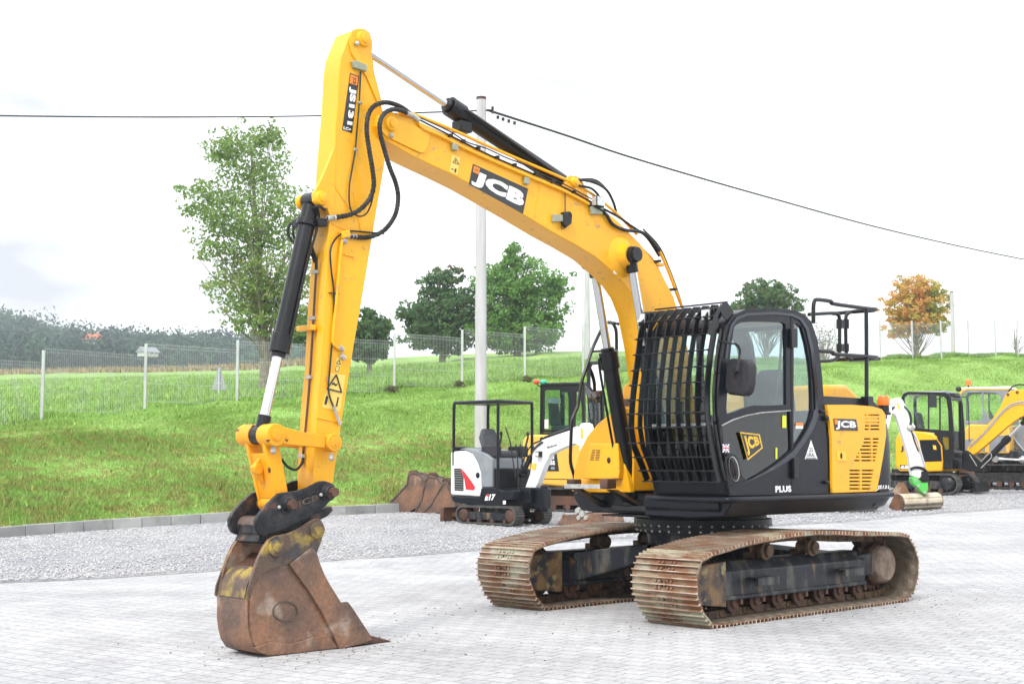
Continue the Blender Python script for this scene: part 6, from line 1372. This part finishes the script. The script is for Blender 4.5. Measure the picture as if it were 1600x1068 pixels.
wi2 = [(p_.x, p_.z) for p_ in FQ(CT, cy, [(898,665),(900,612),(906,611),(909,640),(909,665)])]
cc = holeplate(fo_, [wi_, wi2], cy, cy+.05).build('cab', 'black', ct, bevel=.006)
holeplate(fo_, [wi_], cy+.95, cy+1.0).build('far_side_frame', 'black', cc)
for w_ in (wi_, wi2): MB().prism(w_, cy+.02, cy+.025).build('side_glass', 'glass', cc, smooth=0)
xs_ = [a for a, b in fo_]; zs_ = [b for a, b in fo_]; x1_, x0_, zt_, zb_ = max(xs_), min(xs_), max(zs_), min(zs_)
MB().box(x0_, x1_, cy-.02, cy+1.02, zt_-.04, zt_+.04).build('roof', 'black', cc, bevel=.03)
MB().box(x1_-.06, x1_, cy, cy+.08, zb_, zt_).box(x1_-.06, x1_, cy+.92, cy+1.0, zb_, zt_).box(x1_-.06, x1_, cy+.08, cy+.92, zb_-.5, zb_+.1).box(x0_, x0_+.06, cy, cy+.06, zb_, zt_).box(x0_, x0_+.06, cy+.94, cy+1.0, zb_, zt_).box(x0_, x1_, cy, cy+1, zb_-.25, zb_).build('cab_frame', 'black', cc, bevel=.01)
MB().add([(x1_-.03, cy+.05, zb_+.1), (x1_-.03, cy+.95, zb_+.1), (x1_-.03, cy+.95, zt_), (x1_-.03, cy+.05, zt_)], [(0, 1, 2, 3)]).build('windscreen', 'glass_clear', cc)
MB().tube([(x1_, cy+.5, zb_+.05), (x1_+.02, cy+.35, zt_-.4), (x1_+.02, cy+.3, zt_-.2)], .012).build('wiper', 'rubber', cc)
q = CT.L(878, 650, cy+.5); MB().box(q.x-.15, q.x+.3, cy+.25, cy+.75, q.z-.35, q.z-.2).ext([(q.x-.1, cy+.27, q.z-.2), (q.x-.1, cy+.73, q.z-.2), (q.x-.16, cy+.68, q.z+.35), (q.x-.16, cy+.32, q.z+.35)], (-.1, 0, 0)).build('seat', 'seat', cc, bevel=.04)
fplate(CT, cy-.001, [(851,655),(856.5,655),(856.5,669),(851,669)], .002, 'decal_white', cc, 'label'); fplate(CT, cy+.03, [(855,621),(876,622),(876,630),(855,629)], .002, 'silver', cc, 'label')
q = CT.L(839, 597, cy); ql = MB().tube([CT.L(846,604,cy), CT.L(841,602,cy), CT.L(839,600,cy)], .014, n=6).build('lamp_bracket', 'black', cc)
MB().ball(CT.L(838.5, 596.5, cy), .07, .07, .05).build('red_lamp', 'redlamp', cc); MB().ball(CT.L(849, 596.5, cy), .07, .07, .05).build('green_lamp', 'teal', cc)
MB().prism([(1.2, .1), (1.35, .05), (1.32, .45), (1.22, .4)], -.9, .9).build('dozer_blade', 'rust_dark', ct, bevel=.01)

# ---- black and yellow mini excavator on the right
k5 = lambda L_: [(1380+a/4.45, 570+b/4.45) for a, b in L_]
JM = Frame(10.35, 34.9, gz(34.9), R(-33))
jm = JM.root('compact_excavator', 'black and yellow compact excavator with raised yellow boom, at the right edge', 'mini excavator')
rubber_track(JM, jm, -.78, -1.2, 1.15, .52, .4, 'dirty_black', hub='dirty_black'); rubber_track(JM, jm, .78, -1.2, 1.15, .52, .4, 'dirty_black', hub='dirty_black')
MB().box(-.6, .6, -.6, .6, .2, .62).cyl((0, 0, .6), (0, 0, .74), .5).build('undercarriage', 'dirty_black', jm, bevel=.02)
JY = -.98
bd = MB().ext(FQ(JM, JY, k5([(105,470),(215,458),(330,470),(370,495),(375,520),(405,560),(412,668),(408,738),(300,742),(110,738),(85,700),(85,520)])), (0, 1.96, 0)).build('body', 'yellow', jm, bevel=.04, seg=3)
fplate(JM, JY-.006, k5([(252,520),(372,518),(400,560),(408,668),(275,672)]), .005, 'navy', bd, 'side_panel')
text('JCB', FQ(JM, JY-.006, k5([(120,562),(222,560),(222,604),(120,604)])), (0, 0, 0), 'decal_black', bd, 'lettering', bold=.06)
fplate(JM, JY-.006, k5([(116,694),(180,694),(184,724),(116,724)]), .004, 'decal_black', bd, 'number_plate')
text('65', FQ(JM, JY-.009, k5([(120,697),(176,697),(178,721),(120,721)])), (0, 0, 0), 'decal_white', bd, 'lettering', bold=.06)
fplate(JM, JY-.008, k5([(344,556),(366,558),(371,588),(350,586)]), .003, 'decal_yellow', bd, 'label')
cy = -.92
o_px = k5([(370,660),(355,470),(140,450),(128,330),(126,225),(140,198),(175,185),(430,190),(458,205),(475,260),(490,460),(492,660)])
fo_ = [(p_.x, p_.z) for p_ in FQ(JM, cy, o_px)]
w1 = [(p_.x, p_.z) for p_ in FQ(JM, cy, k5([(142,225),(175,202),(310,204),(310,444),(200,438),(150,400)]))]
w2_ = [(p_.x, p_.z) for p_ in FQ(JM, cy, k5([(318,206),(415,210),(440,240),(452,330),(456,456),(318,446)]))]
w3 = [(p_.x, p_.z) for p_ in FQ(JM, cy, k5([(412,500),(455,502),(455,585),(430,588),(412,530)]))]
cc = holeplate(fo_, [w1, w2_, w3], cy, cy+.05).build('cab', 'black', jm, bevel=.006)
holeplate(fo_, [w1, w2_], cy+.98, cy+1.03).build('far_side_frame', 'black', cc)
for w_ in (w1, w2_, w3): MB().prism(w_, cy+.02, cy+.025).build('side_glass', 'glass_clear' if w_ is not w3 else 'glass', cc, smooth=0)
x1_ = JM.L(1486, 640, cy).x; x0_ = JM.L(1409, 640, cy).x; zt_ = JM.L(1450, 612.5, cy).z; zb_ = JM.L(1486, 716, cy).z
MB().box(x0_+.05, x1_-.12, cy+.02, cy+1.0, zt_-.05, zt_+.03).build('roof', 'grey', cc, bevel=.03)
MB().box(x1_-.08, x1_, cy+.02, cy+.10, zb_, zt_-.15).box(x1_-.08, x1_, cy+.94, cy+1.03, zb_, zt_-.15).box(x1_-.08, x1_, cy+.1, cy+.94, zb_, zb_+.15).box(x1_-.1, x1_, cy, cy+1.03, zt_-.2, zt_-.12).box(x0_, x0_+.07, cy, cy+.06, zb_+.5, zt_-.1).box(x0_, x0_+.07, cy+.97, cy+1.03, zb_+.5, zt_-.1).build('cab_frame', 'black', cc, bevel=.01)
MB().add([(x1_-.03, cy+.05, zb_+.1), (x1_-.03, cy+.95, zb_+.1), (x1_-.03, cy+.95, zt_-.15), (x1_-.03, cy+.05, zt_-.15)], [(0, 1, 2, 3)]).build('windscreen', 'glass_clear', cc)
MB().box(x1_-.3, x1_+.02, cy+.3, cy+.75, zt_-.1, zt_-.02).tube([(x1_, cy+.9, zt_-.1), (x1_+.15, cy+1.0, zt_-.2), (x1_+.15, cy+1.0, zt_-1.2)], .012).build('work_light', 'plastic', cc, bevel=.01)
q = JM.L(1458.5, 626, cy-.08); MB().tube([JM.L(1473,619,cy-.02), JM.L(1466,623,cy-.1), JM.L(1461,622,cy-.1)], .012, n=6).box(q.x-.1, q.x+.08, cy-.14, cy-.08, q.z-.16, q.z+.15).build('mirror', 'plastic', cc, bevel=.02)
MB().box(x0_+.35, x0_+.8, cy+.3, cy+.75, zb_+.3, zb_+.5).ext([(x0_+.4, cy+.32, zb_+.5), (x0_+.4, cy+.73, zb_+.5), (x0_+.3, cy+.7, zb_+1.15), (x0_+.3, cy+.35, zb_+1.15)], (-.1, 0, 0)).box(x0_, x1_, cy+.05, cy+1, zb_-.05, zb_+.2).build('seat', 'seat', cc, bevel=.04)
BJ = -.35
jb = MB().ext(FQ(JM, BJ, k5([(580,590),(590,565),(640,500),(700,440),(760,375),(815,290),(850,205),(880,182),(930,168),(990,175),(1060,200),(1150,270),(1150,330),(1060,330),(979,352),(920,385),(860,430),(780,500),(700,568),(655,605),(615,632),(597,622)])), (0, .2, 0)).build('boom', 'yellow', jm, bevel=.015)
for o2 in (0, 14): MB().tube([JM.L(u, v, BJ-.01) for u, v in k5([(600,560+o2),(680,490+o2),(760,400+o2),(830,320+o2),(900,268+o2),(979,255+o2),(1060,270+o2)])], .014, n=6).build('hydraulic_pipe', 'silver', jb)
for a, b in ((535+25, 730), (868, 205), (932, 190), (957, 372)): q = JM.L(1380+a/4.45, 570+b/4.45, BJ); MB().cyl(q-V(0, .02, 0), q+V(0, .0, 0), .035, n=14).build('boom_pin', 'copper', jb)
MB().tube([JM.L(u, v, BJ+.05) for u, v in k5([(870,185),(900,150),(950,135),(1010,150),(1060,190)])], .02, n=6).build('hydraulic_hose', 'rubber', jb)
cylinder_ram(jm, JM.L(1533, 728, BJ+.1), JM.L(1603, 655, BJ+.1), .62, .075, .04, name='boom_ram')
MB().ext(FQ(JM, BJ-.02, k5([(545,610),(575,590),(600,600),(700,690),(690,740),(600,740),(545,720)])), (0, .26, 0)).build('swing_post', 'black', jm, bevel=.02)
MB().tube([JM.L(u, v, BJ-.04) for u, v in k5([(600,620),(650,700)])], .012, n=6, sub=1).tube([JM.L(u, v, BJ-.04) for u, v in k5([(680,715),(755,640),(750,615),(735,612),(680,670)])], .012, n=6, sub=1).build('guard_tube', 'silver', jm)
MB().box(.2, 1.0, -.9, .9, .62, .95).build('front_platform', 'black', jm, bevel=.02)
MB().prism([(1.3, .1), (1.4, .05), (1.38, .3), (1.32, .28)], -.3, .95).box(.8, 1.35, .3, .4, .2, .3).build('dozer_blade', 'black', jm, bevel=.01)

# ---- yellow excavator with grey cab frame behind it
TK = Frame(13.15, 37.3, gz(37.3), R(-28))
tk = TK.root('yellow_excavator', 'yellow excavator with pale roof and orange beacon, farthest right behind a raised boom', 'excavator')
rubber_track(TK, tk, -.95, -1.0, 1.9, .66, .45, 'rubber', lug=.03); rubber_track(TK, tk, .95, -1.0, 1.9, .66, .45, 'rubber', lug=.03)
MB().box(-.7, 1.2, -.8, .8, .2, .8).build('undercarriage', 'dirty_black', tk, bevel=.02)
TY = -1.0
MB().ext(FQ(TK, TY, k5([(600,410),(870,415),(880,490),(880,615),(560,615),(560,450)])), (0, 2.0, 0)).build('body', 'cat_yellow', tk, bevel=.04)
fplate(TK, TY-.006, k5([(740,490),(850,490),(855,600),(735,600)]), .005, 'grey', tk, 'side_panel'); fplate(TK, TY-.006, k5([(560,520),(700,500),(710,600),(560,600)]), .005, 'grey', tk, 'side_panel')
MB().ext(FQ(TK, TY+.02, k5([(640,600),(940,590),(979,640),(960,740),(640,740)])), (0, 1.8, 0)).build('lower_frame', 'dirty_black', tk, bevel=.03)
cy = -.95
fo_ = [(p_.x, p_.z) for p_ in FQ(TK, cy, k5([(530,410),(528,200),(545,172),(580,162),(870,166),(895,180),(905,410)]))]
w1 = [(p_.x, p_.z) for p_ in FQ(TK, cy, k5([(548,390),(548,210),(575,192),(685,190),(690,375),(640,390)]))]
w2_ = [(p_.x, p_.z) for p_ in FQ(TK, cy, k5([(697,190),(780,192),(815,215),(830,260),(835,300),(790,370),(740,378),(697,300)]))]
cc = holeplate(fo_, [w1, w2_], cy, cy+.05).build('cab', 'grey', tk, bevel=.01)
holeplate(fo_, [w1, w2_], cy+1.0, cy+1.05).build('far_side_frame', 'grey', cc)
for w_ in (w1, w2_): MB().prism(w_, cy+.02, cy+.025).build('side_glass', 'glass_clear', cc, smooth=0)
xs_ = [a for a, b in fo_]; zs_ = [b for a, b in fo_]
MB().box(min(xs_)+.02, max(xs_)-.02, cy-.01, cy+1.06, max(zs_)-.05, max(zs_)+.03).build('roof', 'white', cc, bevel=.04)
MB().ext(FQ(TK, cy-.012, k5([(528,200),(545,170),(580,160),(880,164),(880,172),(582,172),(556,182),(540,204)])), (0, .01, 0)).build('roof_trim', 'cat_yellow', cc)
q = TK.L(1513, 597, cy+.4); MB().cyl(q-V(0, 0, .15), q-V(0, 0, .03), .02).build('beacon_stem', 'black', cc); MB().lathe(q-V(0, 0, .08), (0, 0, 1), [(0, .08), (.1, .085), (.15, .05)]).build('beacon_lens', 'beacon', cc)
MB().ball(TK.L(1498, 607.5, cy), .08, .05, .07).build('mirror', 'plastic', cc)
MB().ext(FQ(TK, -.2, k5([(880,470),(900,430),(1100,380),(1200,500),(1100,640),(900,580)])), (0, .4, 0)).build('boom', 'grey', tk, bevel=.03)
cylinder_ram(tk, TK.L(1606, 719, -1.02), TK.L(1556, 717, -1.02), .2, .10, .045, name='boom_ram', barrel='steel')
MB().tube([TK.L(u, v, -.25) for u, v in k5([(880,470),(930,540),(979,600)])], .03, n=6, sub=1).build('guard_tube', 'steel', tk)

# ---- white arm with green hitch and pale ditching bucket (its machine stands hidden behind the big one)
WA = Frame(6.9, 28.7, gz(28.7), R(0))
wa = WA.root('white_excavator', 'white excavator with green quick hitch and pale ditching bucket beside the large engine bay', 'mini excavator')
ao = k5([(55,300),(62,245),(80,230),(120,230),(138,245),(155,280),(175,345),(200,398),(225,425),(222,445),(205,462),(228,530),(255,610),(285,705),(292,745),(252,790),(200,770),(190,720),(180,640),(150,540),(120,440),(90,350),(60,330)])
aw = MB().ext(FQ(WA, -.09, ao), (0, .18, 0)).build('arm', 'white', wa, bevel=.015)
fplate(WA, -.096, k5([(92,265),(105,262),(120,305),(108,312)]), .003, 'decal_yellow', aw, 'label')
for pts in ([(145,285),(180,330),(190,385),(185,415)], [(150,290),(188,335),(196,390),(195,440),(215,520),(245,600)]): MB().tube([WA.L(u, v, -.12) for u, v in k5(pts)], .014, n=6).build('hydraulic_hose', 'rubber', aw)
q = WA.L(1423, 668, -.1); MB().ball(q, .09, .05, .07).build('pin_boss', 'silver', aw)
MB().tube([WA.L(u, v, -.1) for u, v in k5([(208,470),(235,520),(262,610),(285,690),(290,712)])], .022, n=8).build('bucket_ram', 'chrome', aw)
MB().tube([WA.L(u, v, -.1) for u, v in k5([(190,725),(220,712),(262,715),(300,740),(308,800)])], .03, n=8).build('tipping_link', 'black', aw)
fplate(WA, -.14, k5([(268,740),(300,735),(312,790),(296,815),(270,800)]), .28, 'black', aw, 'link', .01)
fplate(WA, -.12, k5([(198,780),(232,775),(270,820),(312,815),(315,860),(300,905),(275,895),(240,850),(205,825)]), .24, 'green', aw, 'quick_hitch', .02)
for a, b in ((225, 800), (290, 885), (245, 838)): q = WA.L(1380+a/4.45, 570+b/4.45, -.13); MB().cyl(q, q+V(0, .27, 0), .03, n=12).build('hitch_pin', 'silver', aw)
# ditching bucket: a long rolled shell with end plates, seen from its back
P_a, P_b = WA.X(1396+8, 786, WA.L(1396, 786, -.3).x+.1), None
qa = WA.L(1404, 785, -.15); qb = WA.L(1463, 782, .25); dv = (qb-qa).normalized(); sd_ = Vector((-dv.y, dv.x, 0)).normalized(); sh_ = MB()
nA = 14; pr = [(math.cos(math.pi*(-.55+1.25*i/nA))*.20, math.sin(math.pi*(-.55+1.25*i/nA))*.18) for i in range(nA+1)]
def bpt(base, a, b): return base - sd_*a + Vector((0, 0, b))
for i in range(nA):
    for r0 in (0,):
        A0, A1 = bpt(qa, *pr[i]), bpt(qa, *pr[i+1]); B0, B1 = bpt(qb, *pr[i]), bpt(qb, *pr[i+1])
        sh_.hexa([A0, A1, B1, B0, bpt(qa, pr[i][0]*.9, pr[i][1]*.9), bpt(qa, pr[i+1][0]*.9, pr[i+1][1]*.9), bpt(qb, pr[i+1][0]*.9, pr[i+1][1]*.9), bpt(qb, pr[i][0]*.9, pr[i][1]*.9)])
bso = sh_.build('bucket', 'pad', aw, smooth=50)
for base, s2 in ((qa, -1), (qb, 1)): MB().ext([bpt(base, a, b) for a, b in pr]+[bpt(base, -.30, -.1)], dv*.02*s2).build('end_plate', 'rust', aw, bevel=.004)
MB().ext([qa+V(-.1, .25, .15), qa+V(.35, .3, .15), qa+V(.2, .3, .42), qa+V(.1, .28, .40)], (0, .05, 0)).build('bucket_ear', 'rust', aw)
rubber_track(WA, wa, -.5, -1.3, .55, .4, .28); rubber_track(WA, wa, .5, -1.3, .55, .4, .28)
MB().prism([(-1.25, .62), (-1.3, .8), (-1.25, 1.25), (-1.1, 1.36), (-.6, 1.38), (-.35, 1.1), (-.3, .62)], -.58, .58).build('body', 'white', wa, bevel=.06, seg=3)
MB().prism([(-1.28, .45), (.30, .45), (.35, .62), (-1.3, .66)], -.6, .6).build('lower_body', 'navy', wa, bevel=.02)
for k in range(5): MB().box(-1.15, -.85, -.592, -.58, .80+.07*k, .83+.07*k).build('vent_slot', 'tray', wa)
MB().box(-.3, .1, -.25, .2, .85, 1.0).box(-.38, -.28, -.25, .2, .9, 1.38).build('seat', 'seat', wa, bevel=.04)
MB().box(-.5, .4, -.35, .35, .22, .45).cyl((0, 0, .4), (0, 0, .47), .3).build('undercarriage', 'dirty_black', wa)
MB().box(.25, .55, -.12, .12, .45, .95).build('swing_post', 'navy', wa, bevel=.02)
b0 = WA.L(1392, 634, 0); MB().ext([(b0.x+.12, -.09, b0.z+.02), (b0.x+.02, -.09, b0.z-.12), (.85, -.09, 1.5), (.52, -.09, .8), (.32, -.09, .8), (.62, -.09, 1.6), (b0.x-.3, -.09, b0.z-.06)], (0, .18, 0)).build('boom', 'white', wa, bevel=.02)

# ---- three rusty buckets leaning together by the kerb
RB = Frame(-2.1, 28.0, gz(28.0), R(-15))
def spare_bucket(side_px, shell_px, w_, y_, label):
    pts = FQ(RB, y_, k3(side_px)); sh = FQ(RB, y_, k3(shell_px)); z0_ = min(p_.z for p_ in pts); c = sum(pts, V(0, 0, 0))/len(pts)
    r_ = RB.root('spare_bucket', label, 'bucket', 'rusty buckets left by the kerb')
    base = RB.O+RB.F*c.x+RB.N*c.y; base.z = RB.O.z+z0_; r_.location = base+Vector((0, 0, min(0, gz(base.y)-base.z)))
    mv = V(-c.x, -c.y, -z0_); pts = [p_+mv for p_ in pts]; sh = [p_+mv for p_ in sh]
    for d_ in (0, w_-.02):
        so = MB().ext([p_+V(0, d_, 0) for p_ in pts], (0, .02, 0)).build('side_plate', 'rust', r_, bevel=.004)
        ring = pts+[pts[0]]; MB().tube([p_+V(0, d_+.0, 0) for p_ in ring[:len(ring)//2+2]], .022, n=6, sub=1).build('rim', 'hitch_brown', so)
    MB().strip([(p_.x, p_.z) for p_ in sh], pts[0].y+.02, pts[0].y+w_-.02, .02).build('shell', 'rust_dark', r_)  # darker rust colour puts in the shade of the open bucket mouths
    e = [(a.x, a.z) for a in sh][:2]; q = sh[len(sh)//2]
    for d_ in (w_*.3, w_*.65): MB().lathe((sh[0].x, pts[0].y+d_, sh[0].z), (0, 1, 0), [(0, .09), (.03, .09)], n=16).build('ear', 'rust_dark', r_)
    return r_
spare_bucket([(50,848),(110,800),(190,712),(200,650),(225,640),(262,648),(300,690),(290,800),(250,862),(180,900),(120,885)], [(205,650),(262,648),(300,690),(292,800),(252,862),(180,900),(120,885),(52,848)], .55, 0, 'rusty bucket lying open to the left, frontmost tooth edge towards the grass')
spare_bucket([(235,898),(285,800),(305,690),(335,658),(380,668),(415,705),(395,780),(345,850),(290,900)], [(330,660),(380,668),(415,705),(395,780),(345,850),(290,900),(238,898)], .5, -.08, 'rusty bucket in the middle of the three, with a worn grey patch')
spare_bucket([(285,915),(340,858),(425,712),(440,712),(472,790),(495,862),(470,885),(390,905),(310,920)], [(425,712),(440,712),(472,790),(495,862),(470,885),(390,905),(310,920)], .5, -.16, 'rusty bucket with a tall pointed side, nearest the white mini excavator')

# ---------------- wooded bank behind the camera (seen only as reflections in paint and glass)
C_, R_, T_ = [], [], []
for k in range(260):
    a = random.uniform(R(175), R(365)); d_ = random.uniform(34, 42); C_.append((d_*1.5*math.cos(a), d_*math.sin(a)-4, random.uniform(.5, 7))); r_ = random.uniform(1.5, 3); R_.append((r_, r_, r_)); T_.append(random.uniform(.2, .8))
q, tn = clumps(C_, R_, 90, .5, T_)
q = q[(q[:, 0, 1] < -3)]; tris('wood', q, M['leaf_mid'], tn[:len(q)], 'dark wood on the far side of the yard, behind the camera', 'wood', k=4)
# ---------------- haze over the whole scene
hz = MB().box(-420, 420, -45, 780, -2, 90).build('haze', 'white', None, smooth=0)
hz.data.materials.clear(); m = bpy.data.materials.new('haze_air'); m.use_nodes = True; t = m.node_tree; t.nodes.clear()
o_ = t.nodes.new('ShaderNodeOutputMaterial'); pv = t.nodes.new('ShaderNodeVolumePrincipled'); pv.inputs['Color'].default_value = (.88, .94, 1, 1); pv.inputs['Density'].default_value = .00065; pv.inputs['Anisotropy'].default_value = .2
t.links.new(pv.outputs[0], o_.inputs['Volume']); hz.data.materials.append(m); tag(hz, kind='stuff'); hz['label'] = 'thin bluish haze over the distant hills'; hz['category'] = 'haze'
